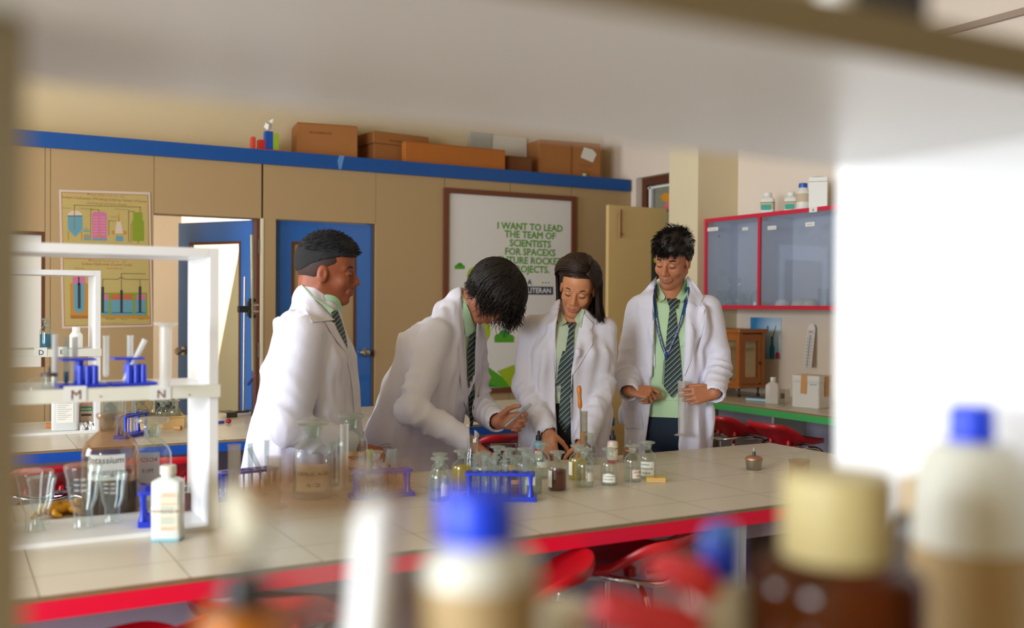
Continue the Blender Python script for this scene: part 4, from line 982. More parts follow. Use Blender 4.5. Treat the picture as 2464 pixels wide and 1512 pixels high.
# wall poster and thermometer
t = thing('glassware_poster', 'small blue poster of lab glassware on the right wall', 'poster', (0, 0, 0))
X_ = XR-.002
a = on_x(1806, 764, X_); b = on_x(1879, 866, X_); PY1, PY0, PZ1, PZ0 = a[1], b[1], a[2], b[2]; PW, PH = PY1-PY0, PZ1-PZ0
def pp(poly, d): # poster polygons in 0..1 units, x to the right as seen
    mb = poly_panel([(x, z) for x, z in poly], 0, .0003); mb.v = [(X_-d+y, PY1-x*PW, PZ0+z*PH) for x, y, z in mb.v]; return mb
gm_ = mat('poster sky blue', '8fc0e2', .5)
nt = gm_.node_tree; b_ = nt.nodes['Principled BSDF']; tc = nt.nodes.new('ShaderNodeTexCoord'); gr = nt.nodes.new('ShaderNodeTexGradient'); gr.gradient_type = 'SPHERICAL'
mp = nt.nodes.new('ShaderNodeMapping'); mp.inputs['Location'].default_value = (-.15, -.1, -.62); mp.inputs['Scale'].default_value = (1, 1.25, 1.1)
nt.links.new(tc.outputs['Generated'], mp.inputs[0]); nt.links.new(mp.outputs[0], gr.inputs[0]); cr = nt.nodes.new('ShaderNodeValToRGB')
cr.color_ramp.elements[0].color = hexc('2585bd')+(1,); cr.color_ramp.elements[1].color = hexc('cfe6f3')+(1,); cr.color_ramp.elements[1].position = .75
nt.links.new(gr.outputs[0], cr.inputs[0]); nt.links.new(cr.outputs[0], b_.inputs['Base Color'])
obj('sheet', MB().box(X_-.0008, PY0, PZ0, X_, PY1, PZ1), gm_, t, smooth=False)
cyl_ = mat('poster cyan', '1d86b8', .5); red_ = mat('poster red', 'd6323a', .5); dk_ = mat('poster dark blue', '1c5f92', .5)
obj('printed_flask', pp([(.64, .0), (.80, .0), (.8, .28), (.76, .36), (.76, .55), (.68, .55), (.68, .36), (.64, .28)], .0013), cyl_, t, smooth=False)
obj('printed_flask', pp([(.83, .03), (.97, .03), (.97, .12), (.92, .24), (.92, .38), (.88, .38), (.88, .24), (.83, .12)], .0012), mat('poster pale blue', 'a9cfe4', .5), t, smooth=False)
obj('printed_liquid', pp([(.83, .02), (.97, .02), (.97, .12), (.94, .17), (.86, .17), (.83, .12)], .0016), red_, t, smooth=False)
obj('printed_rod', pp([(.72, .5), (.83, .82), (.85, .81), (.745, .49)], .0016), dk_, t, smooth=False)
obj('printed_tube', pp([(.555, .66), (.60, .66), (.60, .80), (.555, .80)], .0016), dk_, t, smooth=False)
t = thing('wall_thermometer', 'white wall thermometer leaning on the wall above the cool box', 'thermometer', (0, 0, 0))
a = on_x(1955, 780, XR-.012); b = on_x(1944, 884, XR-.05)
A, B = Vector(a), Vector(b); up = (A-B).normalized(); sx = Vector((0, -1, 0)); nn = up.cross(sx)*-1
if nn.x > 0: nn = -nn
def th_pt(x, z, d): return tuple(B+up*z+sx*x+nn*d)
Lh = (A-B).length
def th_poly(poly, d0, d1):
    n = len(poly); vs = [th_pt(x, z, d1) for x, z in poly]+[th_pt(x, z, d0) for x, z in poly]
    return MB().add(vs, [tuple(range(n)), tuple(range(2*n-1, n-1, -1))]+[(i, n+i, n+(i+1) % n, (i+1) % n) for i in range(n)])
obj('board', th_poly([(-.032, 0), (.032, 0), (.032, Lh-.03), (.02, Lh-.005), (0, Lh), (-.02, Lh-.005), (-.032, Lh-.03)], 0, .006), M_WHITEPL, t, smooth=False)
obj('scale_panel', th_poly(rect(-.026, .0, .026, Lh-.04), .0065, .0072), mat('thermometer scale', 'd8d6d2', .6), t, smooth=False)
obj('glass_capillary', th_poly(rect(-.003, .0, .003, Lh-.075), .0075, .011), mat('capillary grey', '9a9a9a', .3), t, smooth=False)
mk = MB()
for k in range(9):
    for sgn in (-1, 1):
        q = th_poly(rect(sgn*.018-.004, .012+k*.021, sgn*.018+.003, .019+k*.021), .0073, .0077); mk.add(q.v, q.f)
obj('scale_marks', mk, mat('scale ink', '6b6f7c', .7), t, smooth=False)
obj('brand_strip', th_poly(rect(-.018, Lh-.058, .018, Lh-.048), .0073, .0078), mat('pink print', 'd98a98', .7), t, smooth=False)

# ------------------------------------------------------------------ things on the green-edged bench
GZ = .7485
t = thing('balance_case', 'orange wooden balance case with glass panes on the green-edged bench', 'balance', (4.62, 5.175, GZ), R(-90+4))
WO = mat('orange varnished wood', 'a8601f', .35, noise=(14, .15))
BW, BD, BH = .40, .24, .385; z0 = .06
for x in (-BW/2, BW/2-.028):
    for y in (-BD/2, BD/2-.028): obj('corner_post', MB().box(x, y, z0+.02, x+.028, y+.028, z0+BH-.02), WO, t, smooth=False)
obj('base_board', MB().box(-BW/2-.012, -BD/2-.012, z0, BW/2+.012, BD/2+.012, z0+.0199), WO, t, smooth=False, bevel=.003)
obj('top_board', MB().box(-BW/2-.015, -BD/2-.015, z0+BH-.0199, BW/2+.015, BD/2+.015, z0+BH+.004), WO, t, smooth=False, bevel=.004)
obj('rail', MB().box(-BW/2+.028, -BD/2+.002, z0+BH-.07, BW/2-.028, -BD/2+.024, z0+BH-.02), WO, t, smooth=False)
obj('rail', MB().box(-BW/2+.028, -BD/2+.002, z0+.02, BW/2-.028, -BD/2+.024, z0+.05), WO, t, smooth=False)
dr = obj('door', MB().box(BW/2-.024, -BD/2+.03, z0+.03, BW/2-.004, -BD/2+.06, z0+BH-.03).box(BW/2-.024, BD/2-.06, z0+.03, BW/2-.004, BD/2-.03, z0+BH-.03).box(BW/2-.024, -BD/2+.06, z0+BH-.075, BW/2-.004, BD/2-.06, z0+BH-.03).box(BW/2-.024, -BD/2+.06, z0+.03, BW/2-.004, BD/2-.06, z0+.07), WO, t, smooth=False)
obj('pane', MB().box(BW/2-.016, -BD/2+.06, z0+.07, BW/2-.013, BD/2-.06, z0+BH-.075), M_PANE, dr, smooth=False)
obj('knob', MB().ball((BW/2+.004, BD/2-.045, z0+BH*.42), .009, 12, 8), M_BLACK, dr)
obj('front_pane', MB().box(-BW/2+.028, -BD/2+.01, z0+.05, BW/2-.028, -BD/2+.013, z0+BH-.07), see_through('hazy pane', 'efe6d2', .12, 'd9cdb0', .05, .2), t, smooth=False)
obj('back_panel', MB().box(-BW/2+.028, BD/2-.02, z0+.02, BW/2-.028, BD/2-.01, z0+BH-.02), mat('pale wood back', 'd6b98c', .6), t, smooth=False)
obj('balance_pillar', MB().lathe([(.012, z0+.02), (.012, z0+.26)], 12).box(-.12, -.006, z0+.25, .12, .006, z0+.262), mat('brass', 'b99a3a', .35, metal=.8), t)
for x in (-BW/2+.03, BW/2-.03):
    for y in (-BD/2+.03, BD/2-.03): obj('leg', MB().lathe([(.011, 0), (.013, .012), (.006, .02), (.006, .045), (.012, .0599)], 12, c=(x, y)), M_DARKMETAL, t)
p = on_z(1829, 951, GZ)
t = thing('digital_scale', 'small flat digital scale with a light blue edge by the balance case', 'scale', (4.50, on_x(1829, 945, 4.50)[1], GZ+.0005), R(-70))
obj('scale_body', MB().box(-.075, -.05, 0, .075, .05, .016), mat('pale blue plastic', '9fd0e6', .4), t, smooth=False, bevel=.003); obj('weighing_plate', MB().box(-.06, -.045, .0161, .06, .04, .024), mat('dark glassy plate', '4d5054', .25), t, smooth=False)
p = on_x(1860, 962, 4.44)
t = plastic_bottle('chemical_bottle', 'square milky bottle standing between the balance case and the cool box', (4.44, p[1], GZ), .163, .085, .055, mat('milky bench bottle', 'd3cfc6', .4), M_WHITEPL, .017, .02, R(-58))
obj('label', poly_panel(rect(-.01, .035, .032, .125), -.0283, .0005), mat('faded label', 'cfc6c0', .7), t, smooth=False)
t = thing('white_carton', 'little white and grey carton behind the square milky bottle', 'carton', (4.56, on_x(1881, 950, 4.56)[1], GZ+.0005), R(-75))
obj('box_body', MB().box(-.04, -.03, 0, .04, .03, .082), M_WHITEPL, t, smooth=False); obj('grey_panel', poly_panel(rect(-.038, .025, .038, .058), -.0306, .0004), mat('grey panel', '8d8981', .6), t, smooth=False)
cy_ = on_x(1930, 966, 4.42)[1]
t = thing('cool_box', 'white foam cool box strapped with orange tape on the green-edged bench', 'cool box', (4.50, cy_, GZ+.0005), R(-76))
FO = mat('white foam', 'dddcd6', .7)
obj('box_body', MB().rlathe([(.97, 0), (1, .006), (1.0, .15)], .185, .155, 40, 12), FO, t); obj('lid', MB().rlathe([(1.0, .1505), (1.02, .153), (1.02, .187), (.98, .192)], .185, .155, 40, 12), FO, t)
obj('packing_tape', poly_panel([(-.03, .085), (.01, .082), (.014, .1935), (-.026, .1935)], -.0805, .001), mat('orange packing tape', 'c98a3c', .4), t, smooth=False)
obj('packing_tape', MB().box(.0965, -.02, .07, .0975, .03, .188), mat('orange packing tape', 'c98a3c', .4), t, smooth=False)
obj('blue_print', poly_panel(rect(.03, .137, .075, .143), -.0782, .0005), mat('faded blue print', '8ba3bd', .6), t, smooth=False)
o = obj('small_battery', MB().tube([(-.014, 0, .007), (.014, 0, .007)], .007, 10), mat('grey violet metal', '7c7a8c', .4, metal=.4), loc=(4.40, on_x(1885, 963, 4.40)[1], GZ+.0005), rotz=.6); tag(o, 'tiny grey cylinder lying at the corner of the cool box', 'battery')
# ------------------------------------------------------------------ stools
M_SEAT = mat('red moulded seat', 'c01020', .32)
def seat_mesh():
    nt_, rings = 48, [(.0, 0, 0), (.3, 0, 0), (.55, 0, 0), (.75, 0, 0), (.88, 0, 0), (.95, .004, 0), (1.0, .004, 0), (1.02, -.004, 0), (1.02, -.018, 0), (1.0, -.026, 0), (.97, -.024, 0), (.93, -.016, 1), (.8, -.014, 1), (.55, -.018, 1), (.3, -.03, 1), (.12, -.045, 1)]
    vs, fs = [], []
    for k, dz, under in rings:
        for i in range(nt_):
            a = 2*math.pi*i/nt_; e = 2/2.7
            x = math.copysign(abs(math.cos(a))**e, math.cos(a))*.19*max(k, .001); y = math.copysign(abs(math.sin(a))**e, math.sin(a))*.18*max(k, .001)
            t = min(1, max(0, (-y/.18-.05)/.85)); lip = .085*t*t*(3-2*t)
            f_ = min(1, max(0, (y/.18-.5)/.5)); lip -= .018*f_*f_
            z = -.022*(1-min(1, k)**2) + lip + dz
            vs.append((x, y-.035*t*t, z))
    n = len(rings)
    for j in range(n-1):
        for i in range(nt_):
            i2 = (i+1) % nt_; fs.append((j*nt_+i, j*nt_+i2, (j+1)*nt_+i2, (j+1)*nt_+i))
    fs.append(tuple(range((n-1)*nt_, n*nt_)))
    return MB().add(vs, [tuple(reversed(f)) for f in fs])
def make_stool(label, loc, rot, h=.605):
    t = thing('lab_stool', label, 'stool', loc, rot, 'red stools with chrome legs')
    s = seat_mesh(); s.v = [(x, y, z+h) for x, y, z in s.v]
    obj('seat', s, M_SEAT, t)
    ring = MB().tube([(.13*math.cos(2*math.pi*i/28), .12*math.sin(2*math.pi*i/28)-.01, h-.052+.012*math.cos(4*math.pi*i/28)) for i in range(28)], .009, 10, closed=True)
    obj('support_ring', ring, M_CHROME, t)
    for x in (-.07, .07):
        obj('seat_lug', MB().lathe([(.02, h-.042), (.016, h-.03), (.016, h-.012)], 10, c=(x, -.05)), M_SEAT, t)
    for sx in (-1, 1):
        for sy in (-1, 1):
            pts = arc_path([(sx*.05, sy*.04, h-.068), (sx*.145, sy*.14, h-.06), (sx*.19, sy*.185, .006)], .06, 7)
            obj('leg', MB().tube(pts, .0115, 10), M_CHROME, t)
    fr = MB().tube([(.172*math.cos(2*math.pi*i/32), .168*math.sin(2*math.pi*i/32), .22) for i in range(32)], .008, 8, closed=True)
    obj('footrest', fr, M_CHROME, t)
    return t
def lipdir(dx, dy): return math.atan2(dx, -dy)          # local -Y carries the raised lip
S0 = make_stool('red stool fully in view under the red-edged bench, its raised lip to the right', (1.77, 2.43, 0), lipdir(.45, -.89))
for lab, x, y, dx, dy in (
    ('red stool half hidden behind the centre blue-capped bottle, next to the fully visible stool', 1.275, 2.26, .75, -.6),
    ('red stool at the lower left corner, under the red-edged bench', .285, 2.27, .35, -.93),
    ('red stool behind the near black-capped amber bottle', .70, 2.40, -.6, -.8),
    ('red stool at the far left under the blue-edged bench', .33, 4.58, .3, -.95),
    ('red stool seen past the methylated spirit bottle, under the blue-edged bench', .86, 4.60, -.3, -.95),
    ('red stool under the blue-edged bench between the bending student and the girl', 2.47, 4.62, .2, -.98),
    ('red stool by the green-edged bench, right of the tall boy\'s coat and partly behind it', 4.2, 5.10, -1, -.05),
    ('red stool whole in view beside the green-edged bench', 4.2, 4.67, -1, -.05),
    ('red stool at the green-edged bench cut by the near white upright', 4.2, 4.22, -1, .0)):
    dup(S0, (x, y, 0), lipdir(dx, dy), lab)

def heavy_text(body, size, at, w, **k):
    mb = MB()
    for i, (dx, dz) in enumerate(((0, 0), (w, 0), (-w, 0), (0, w), (0, -w), (w*.7, w*.7), (-w*.7, -w*.7), (w*.7, -w*.7), (-w*.7, w*.7))):
        q = text_mb(body, size, (at[0]+dx, at[1]-.00002*i, at[2]+dz), **k); mb.add(q.v, q.f)
    return mb
# ------------------------------------------------------------------ board with the quotation
t = thing('quote_board', 'brown-framed white board with a green quotation on the partition', 'board', (0, 0, 0))
BY = YP-.004
def cb(X, Y, y=BY): p = on_y(1040+X/2.75, 430+Y/2.75, y); return (p[0], p[2])
bx0, bx1, bz1, bz0 = 3.186, 4.343, 2.211, .678
fw = .037
obj('frame', MB().box(bx0, YP-.028, bz0, bx0+fw, YP-.001, bz1).box(bx1-fw, YP-.028, bz0, bx1, YP-.001, bz1).box(bx0+fw, YP-.0278, bz1-fw, bx1-fw, YP-.0012, bz1).box(bx0+fw, YP-.0278, bz0, bx1-fw, YP-.0012, bz0+fw), mat('reddish brown frame', '6b3a24', .5, noise=(14, .12)), t, smooth=False)
obj('panel', MB().box(bx0+fw, YP-.01, bz0+fw, bx1-fw, YP-.003, bz1-fw), mat('matt white board', 'dcd8d2', .6), t, smooth=False)
G1 = mat('print green', '4f9a1e', .6); G2 = mat('print lime', '9db31f', .6); G3 = mat('print deep green', '2f8a28', .6); NV = mat('print navy', '1d2f57', .6)
FY = YP-.0112
def cp(poly, m, nm, d=0): obj(nm, poly_panel([cb(x, y, FY-d) for x, y in poly], FY-d, .0006), m, t, smooth=False)
for k, (s_, y_) in enumerate((('I WANT TO LEAD', 342), ('THE TEAM OF', 395), ('SCIENTISTS', 452), ('FOR SPACEXS', 508), ('FUTURE ROCKET', 565), ('PROJECTS.', 622))):
    x, z = cb(650, y_, FY); obj('lettering', heavy_text(s_, .0745, (x, FY-.0007, z), .0017, space=.99), G1, t, smooth=False)
x, z = cb(640, 702, FY); obj('lettering', heavy_text('I AM A', .058, (x-.06, FY-.0007, z), .0013), NV, t, smooth=False)
for k in range(3): cp(ell(732+20*k, 690, 5, 5, 10), G3, 'printed_dot')
cp([(500, 712), (800, 716), (800, 770), (500, 766)], NV, 'navy_band')
x, z = cb(708, 757, FY); obj('lettering', heavy_text('LITERAN', .056, (x, FY-.0014, z), .0011), M_PAPER, t, smooth=False)
def cloud(cx, cy, s, nm):
    for dx, dy, r_, m in ((-.55, .12, .42, G1), (0, -.1, .55, G3), (.55, .15, .38, G1)): cp(ell(cx+dx*s, cy+dy*s, r_*s, r_*s, 18), m, nm, .0002*abs(dx))
    cp([(cx-s*.95, cy+s*.1), (cx+s*.9, cy+s*.1), (cx+s*.9, cy+s*.52), (cx-s*.95, cy+s*.52)], G1, nm, .0004)
cloud(183, 580, 36, 'printed_cloud'); cloud(478, 1048, 70, 'printed_cloud')
cp(ell(290, 640, 60, 58, 24), G2, 'printed_tree'); cp(ell(345, 1010, 40, 70, 20), G2, 'printed_tree'); cp([(325, 1050), (345, 1050), (342, 1180), (330, 1180)], G1, 'printed_trunk')
cp([(100, 1300), (180, 1180), (340, 1225), (520, 1355), (520, 1382), (100, 1382)], G1, 'printed_hill'); cp([(430, 1275), (560, 1225), (900, 1180), (905, 1382), (520, 1382)], G2, 'printed_hill', .0002); cp([(100, 1382), (240, 1340), (360, 1350), (450, 1382)], G3, 'printed_hill', .0004)

# ------------------------------------------------------------------ soda process chart
t = thing('process_chart', 'yellow wall chart of two soda processes, left of the doorway', 'chart', (0, 0, 0))
CY_ = YP-.0035
def cc(X, Y, y): p = on_y(40+X/2.607, 420+Y/2.607, y); return (p[0], p[2])
def ch(poly, m, nm, d=.0006): obj(nm, poly_panel([cc(x, y, CY_-d) for x, y in poly], CY_-d, .0003), m, t, smooth=False)
def line(pts, w_, m, nm, d=.0009):
    mb = MB()
    for (x0, y0), (x1, y1) in zip(pts[:-1], pts[1:]):
        L = math.hypot(x1-x0, y1-y0); nx, ny = -(y1-y0)/L*w_/2, (x1-x0)/L*w_/2; ex, ey = (x1-x0)/L*w_/2, (y1-y0)/L*w_/2
        q = poly_panel([cc(a, b, CY_-d) for a, b in ((x0-ex+nx, y0-ey+ny), (x1+ex+nx, y1+ey+ny), (x1+ex-nx, y1+ey-ny), (x0-ex-nx, y0-ey-ny))], CY_-d, .0003); mb.add(q.v, q.f)
    obj(nm, mb, m, t, smooth=False)
CYL = mat('shaded chart yellow', 'b5a060', .7, noise=(6, .06)); CBR = mat('chart ochre', '8d6a32', .7); CBL = mat('chart blue', '5f92a3', .7); CPK = mat('chart pink', 'c46a8e', .7); COR = mat('chart orange', 'b8812b', .7); CGR = mat('chart green', '7f8f1c', .7); CRD = mat('chart red', 'a94a34', .7); CBK = mat('chart black', '333236', .7); CWH = mat('chart whitish', 'c9b8a6', .7); CTX = mat('chart text brown', '8a7444', .8)  # yellow ground darkened, the shading over the sheet is in its colour
ch([(265, 95), (838, 112), (855, 955), (285, 968)], CWH, 'sheet', 0)
ch([(280, 110), (826, 127), (842, 943), (299, 953)], CRD, 'border_line', .0004); ch([(284, 114), (822, 130), (838, 939), (303, 949)], CYL, 'yellow_ground', .0006)
def ctext(s_, X, Y, width, m, bold=.0004):
    v, f = text_geo(s_, .03); w0 = max(p[0] for p in v)-min(p[0] for p in v)
    a = cc(X-width/2, Y, CY_-.0012); b = cc(X+width/2, Y, CY_-.0012); size = .03*(b[0]-a[0])/w0; x, z = cc(X, Y, CY_-.0012)
    obj('lettering', text_mb(s_, size, (x, CY_-.0012, z)), m, t, smooth=False)
ctext('M a n u f a c t u r e   o f', 560, 138, 232, CTX); ctext('Sodium Carbonate (Washing Soda) by Solvey\'s Process', 553, 163, 534, CRD)
ctext('M a n u f a c t u r e   o f', 570, 550, 236, CTX); ctext('Sodium Hydroxide (Caustic Soda)', 567, 571, 314, CRD)
ctext('Nelson Cell', 392, 592, 56, CRD); ctext('Castner Kellner Cell', 612, 593, 100, CRD)
for s_, x, y, w_ in (('Ammonia gas and carbon dioxide', 568, 190, 250), ('Saturating tank', 315, 213, 55), ('Carbonating tower', 437, 218, 90), ('Ammonia recovery tower', 664, 222, 95), ('Lime kiln', 608, 270, 38), ('Filter', 436, 343, 24), ('Steam', 588, 912, 60), ('Mercury', 675, 912, 40), ('Brine', 783, 912, 30), ('2NaCl + 2H2O = 2NaOH + Cl2 + H2', 605, 937, 150)): ctext(s_, x, y, w_, CTX)
ch(ell(366, 260, 46, 34, 16, 180, 360)+[(412, 262), (320, 262)], CWH, 'tank_dome', .0009); ch([(320, 258), (412, 258), (414, 345), (367, 393), (322, 345)], CBL, 'tank_liquid', .0009)
for x in (324, 408): line([(x, 360), (x, 410)], 8, COR, 'tank_leg')
line([(362, 350), (362, 193), (775, 205), (775, 236)], 5, CBR, 'pipe', .0012); line([(464, 410), (464, 220), (516, 222), (516, 236)], 4, CBR, 'pipe', .0012); line([(578, 380), (578, 290), (622, 292)], 4, CBR, 'pipe', .0012); line([(702, 420), (702, 232), (738, 233)], 5, CBR, 'pipe', .0012); line([(718, 425), (718, 312), (726, 312)], 4, CBR, 'pipe', .0012)
ch([(472, 246), (490, 234), (548, 235), (565, 246), (566, 416), (475, 414)], CPK, 'tower', .0009); ch([(475, 401), (566, 403), (566, 416), (475, 414)], CBL, 'tower_base', .0012); ch(ell(522, 388, 14, 9, 12), COR, 'tower_mark', .0013)
for k in range(7): line([(482, 268+k*18), (510, 268+k*18)], 2, CWH, 'tower_tray', .0012); line([(528, 268+k*18), (556, 268+k*18)], 2, CWH, 'tower_tray', .0012)
ch([(418, 348), (457, 349), (457, 361), (418, 360)], CBL, 'filter', .0009); ch([(421, 378), (458, 379), (458, 414), (421, 413)], CBL, 'filter_tank', .0009); ch([(430, 374), (446, 374), (446, 402), (430, 402)], COR, 'filter_core', .0012)
ch([(640, 236), (669, 372), (616, 371)], CWH, 'kiln_body', .0009); ch([(640, 236), (650, 295), (630, 295)], COR, 'kiln_flame', .0012); ch([(598, 352), (690, 354), (690, 378), (598, 376)], COR, 'kiln_base', .0008); ch([(622, 385), (668, 386), (668, 420), (622, 418)], CBL, 'kiln_water', .0009)
ch([(730, 236), (789, 238), (789, 282), (798, 296), (800, 418), (726, 418), (724, 294), (731, 280)], CGR, 'green_tower', .0009); line([(763, 418), (763, 432)], 6, CGR, 'tower_outlet')
line([(300, 527), (834, 532)], 4, CRD, 'chart_divider', .0009)
ch([(335, 683), (447, 684), (447, 905), (338, 905)], COR, 'cell_wall', .0008); ch([(350, 640), (430, 641), (431, 685), (350, 684)], CPK, 'cell_head', .0009); ch([(358, 685), (426, 685), (426, 840), (415, 862), (392, 872), (368, 860), (358, 838)], CBL, 'cell_liquid', .001); ch([(383, 682), (401, 682), (402, 842), (384, 842)], CBK, 'cell_rod', .0013); line([(390, 630), (390, 690)], 8, CBK, 'cell_rod', .0013); ch([(337, 884), (447, 886), (447, 905), (338, 905)], mat('chart rust', 'a3652a', .7), 'cell_foot', .001)
ch([(528, 742), (818, 742), (820, 900), (528, 897)], CGR, 'bath_wall', .0008); ch([(534, 785), (808, 787), (810, 884), (534, 882)], CBL, 'bath_liquid', .001)
ch([(538, 752), (576, 752), (576, 786), (538, 785)], CPK, 'bath_brine', .0011); ch([(594, 752), (726, 753), (726, 788), (594, 787)], mat('chart coral', 'b9603c', .7), 'bath_soda', .0011); ch([(752, 752), (808, 753), (808, 787), (752, 786)], CPK, 'bath_brine', .0011)
for x in (584, 735): ch([(x-7, 744), (x+7, 744), (x+7, 884), (x-7, 884)], CGR, 'bath_partition', .0012)
ch([(528, 884), (832, 888), (832, 908), (528, 900)], COR, 'bath_foot', .0012)
for x, y in ((540, 705), (658, 726), (774, 703)): ch([(x-8, y), (x+8, y), (x+8, 868), (x-8, 868)], CBK, 'electrode', .0014)
line([(540, 706), (540, 657), (638, 658)], 3, CBK, 'wire', .0014); line([(674, 658), (826, 660)], 3, CBK, 'wire', .0014); line([(638, 658), (646, 649), (666, 649), (674, 658)], 3, CBK, 'wire', .0014); line([(657, 728), (657, 622), (808, 624)], 3, CBK, 'wire', .0014); line([(774, 704), (774, 659)], 3, CBK, 'wire', .0014)
line([(598, 868), (726, 868)], 4, CBK, 'electrode_plate', .0014); line([(540, 866), (572, 866)], 4, CBK, 'electrode_plate', .0014); line([(748, 866), (806, 867)], 4, CBK, 'electrode_plate', .0014)

# ------------------------------------------------------------------ near rack: blurred bottles on its middle shelf
NZ = Z0+.345+.0008
def near(px, y): p = on_y(px, 1300, y); return (p[0], y, NZ)
M_AMBER = see_through('amber glass', '8a4a12', .45, '7a3d0c', .06, .3)
M_NBLUE = mat('bright blue cap', '1b45ea', .4); M_TANLAB = mat('tan wrap label', 'b0966a', .7)
def near_bottle(nm, label, px, y, h, r, cap_r, cap_h, body, capm, lab=None, rnd=True, cat='bottle', shoulder=.8, ribs=0):
    t = thing(nm, label, cat, near(px, y), 0, 'blurred bottles on the near rack')
    hb = h-cap_h
    obj('bottle_body', MB().lathe([(r*.95, 0), (r, .004), (r, hb*shoulder), (r*.985, hb*(shoulder+(1-shoulder)*.25)), (r*.93, hb*(shoulder+(1-shoulder)*.5)), (r*.80, hb*(shoulder+(1-shoulder)*.75)), (max(cap_r*1.05, r*.62), hb*(shoulder+(1-shoulder)*.9)), (cap_r*.95, hb*.975), (cap_r*.85, hb*.98), (cap_r*.85, hb)], 32), body, t)
    obj('cap', MB().lathe([(cap_r*.98, hb*.985), (cap_r, hb), (cap_r*.97, h-.002), (cap_r*.9, h)], 30), capm, t)
    if lab: obj('label', MB().lathe([(r+.0005, lab[0]), (r+.0005, lab[1])], 32, caps=False), lab[2], t)
    return t
M_NHD = mat('milky near plastic', 'd9d9cc', .45)
near_bottle('chemical_bottle', 'big blurred milky bottle with a blue cap at the centre bottom, tan label', 1150, .405, .171, .0285, .0185, .021, M_NHD, M_NBLUE, (.01, .132, M_TANLAB), shoulder=.88)
near_bottle('chemical_bottle', 'big blurred milky bottle with a blue cap against the right upright', 2335, .436, .19, .0375, .0150, .021, M_NHD, M_NBLUE, (.01, .096, M_TANLAB), shoulder=.70)
near_bottle('amber_jar', 'big blurred amber jar with a cream screw lid at the lower right', 2015, .40, .163, .048, .0315, .046, M_AMBER, mat('cream screw lid', 'c2b27c', .45), None, cat='jar', shoulder=.86)
near_bottle('dark_bottle', 'dark bottle with a mustard yellow cap beside the big amber jar', 2205, .505, .128, .017, .0105, .024, mat('very dark amber', '2c1a12', .3), mat('mustard cap', 'ad8112', .5), None)
near_bottle('dropper_bottle', 'blurred white bottle with a domed blue cap left of the big amber jar', 1735, .45, .119, .0195, .0115, .02, M_NHD, M_NBLUE, None).name = 'dome_capped_bottle'
tb = [o for o in bpy.data.objects if o.name == 'dome_capped_bottle'][0]
obj('cap_dome', MB().ball((0, 0, .1195), .0112, 18, 10, (1, 1, .95)), mat('sky blue cap', '3f74d8', .35), tb)
near_bottle('amber_bottle', 'blurred amber bottle with a black cap at the lower left', 588, .44, .136, .0190, .0105, .0125, mat('bright amber plastic', 'b56a1c', .3), M_BLACK, None, shoulder=.93)
near_bottle('cream_capped_bottle', 'small blurred cream-capped bottle right of the centre blue-capped one', 1345, .50, .079, .022, .019, .02, M_NHD, mat('pale cream cap', 'd8d2bb', .5), None)
p = near(790, .46)
t = thing('glass_beaker', 'blurred tall glass beaker with a flared brown rim, lower left of centre', 'beaker', p, 0)
obj('glass_body', MB().lathe([(.030, 0), (.032, .003), (.0325, .112), (.034, .150), (.0395, .165)], 32, caps=False), see_through('near beaker glass', 'fafcfb', .10, 'e4e6e2', .03, .4), t)
obj('brown_rim', MB().lathe([(.0392, .163), (.0402, .167), (.0412, .173), (.0398, .174), (.0388, .167)], 32, caps=False), see_through('brown tinted rim', 'd9bd98', .35, 'b08c60', .1, .3), t)  # brown tint given to the flared rim ring
a = np.array(on_y(918, 1195, .415)); b_ = np.array(near(836, .385)); b_[2] = NZ+.008
t = thing('pestle', 'blurred white porcelain pestle leaning to the right of the tall beaker', 'pestle', b_)
d = a-b_; L = float(np.linalg.norm(d))
pm = MB().lathe([(.003, -.0065), (.007, -.003), (.0095, .005), (.0088, L*.5), (.0092, L-.03), (.0098, L-.012), (.006, L-.002), (.001, L)], 18)
q = Vector((0, 0, 1)).rotation_difference(Vector(d)); pm.xf(q.to_matrix().to_4x4())
obj('shaft', pm, mat('glazed porcelain', 'e4e4e2', .3), t)
a = np.array(on_y(595, 1225, .47)); b_ = np.array(near(700, .46)); b_[2] = NZ+.004
t = thing('dropper_pipette', 'blurred dropper with a cream rubber bulb leaning left of the tall beaker', 'dropper', (0, 0, 0))
ax = (b_-a)/np.linalg.norm(b_-a)
obj('bulb', MB().tube([a-ax*.012, a-ax*.009, a, a+ax*.012, a+ax*.016], [.005, .0105, .0115, .0105, .006], 16), mat('cream rubber', 'f4f0d8', .5), t)
obj('glass_tube', MB().tube([a+ax*.0161, b_], .0045, 12), see_through('hazy dropper glass', 'eef0ea', .35, 'dcdccb', .06, .4), t)
p = near(1560, .46)
t = thing('clamp_clip', 'blurred red plastic clip with two jaws, left of the domed blue cap', 'clip', p, R(-52))
obj('stand_post', MB().lathe([(.016, 0), (.016, .006), (.008, .01), (.008, .07)], 16), M_REDPL, t)
RR_ = mat('salmon red plastic', 'e0343c', .35)
obj('jaw', MB().tube([(-.03, -.004, .078), (-.024, -.004, .08), (.02, .0, .074), (.03, 0, .07)], [.006, .0115, .0125, .010], 14), RR_, t); obj('jaw', MB().tube([(-.002, .014, .102), (.006, .014, .104), (.028, .012, .098), (.034, .012, .09)], [.006, .0095, .011, .008], 14), RR_, t)
TZ0 = Z0+.7462
o = obj('black_case', MB().box(-.02, -.016, 0, .02, .016, .035), mat('black case', '26221f', .6), smooth=False, loc=(.425, .362, TZ0), rotz=R(-35), bevel=.004); tag(o, 'dark little case on top of the near rack at the top edge', 'case')
o = obj('white_cap', MB().lathe([(.009, 0), (.009, .008), (.007, .012)], 16), M_WHITEPL, loc=(.374, .347, TZ0)); tag(o, 'tiny white cap left of the dark case on the near rack', 'dish')  # lone white cap on the top board
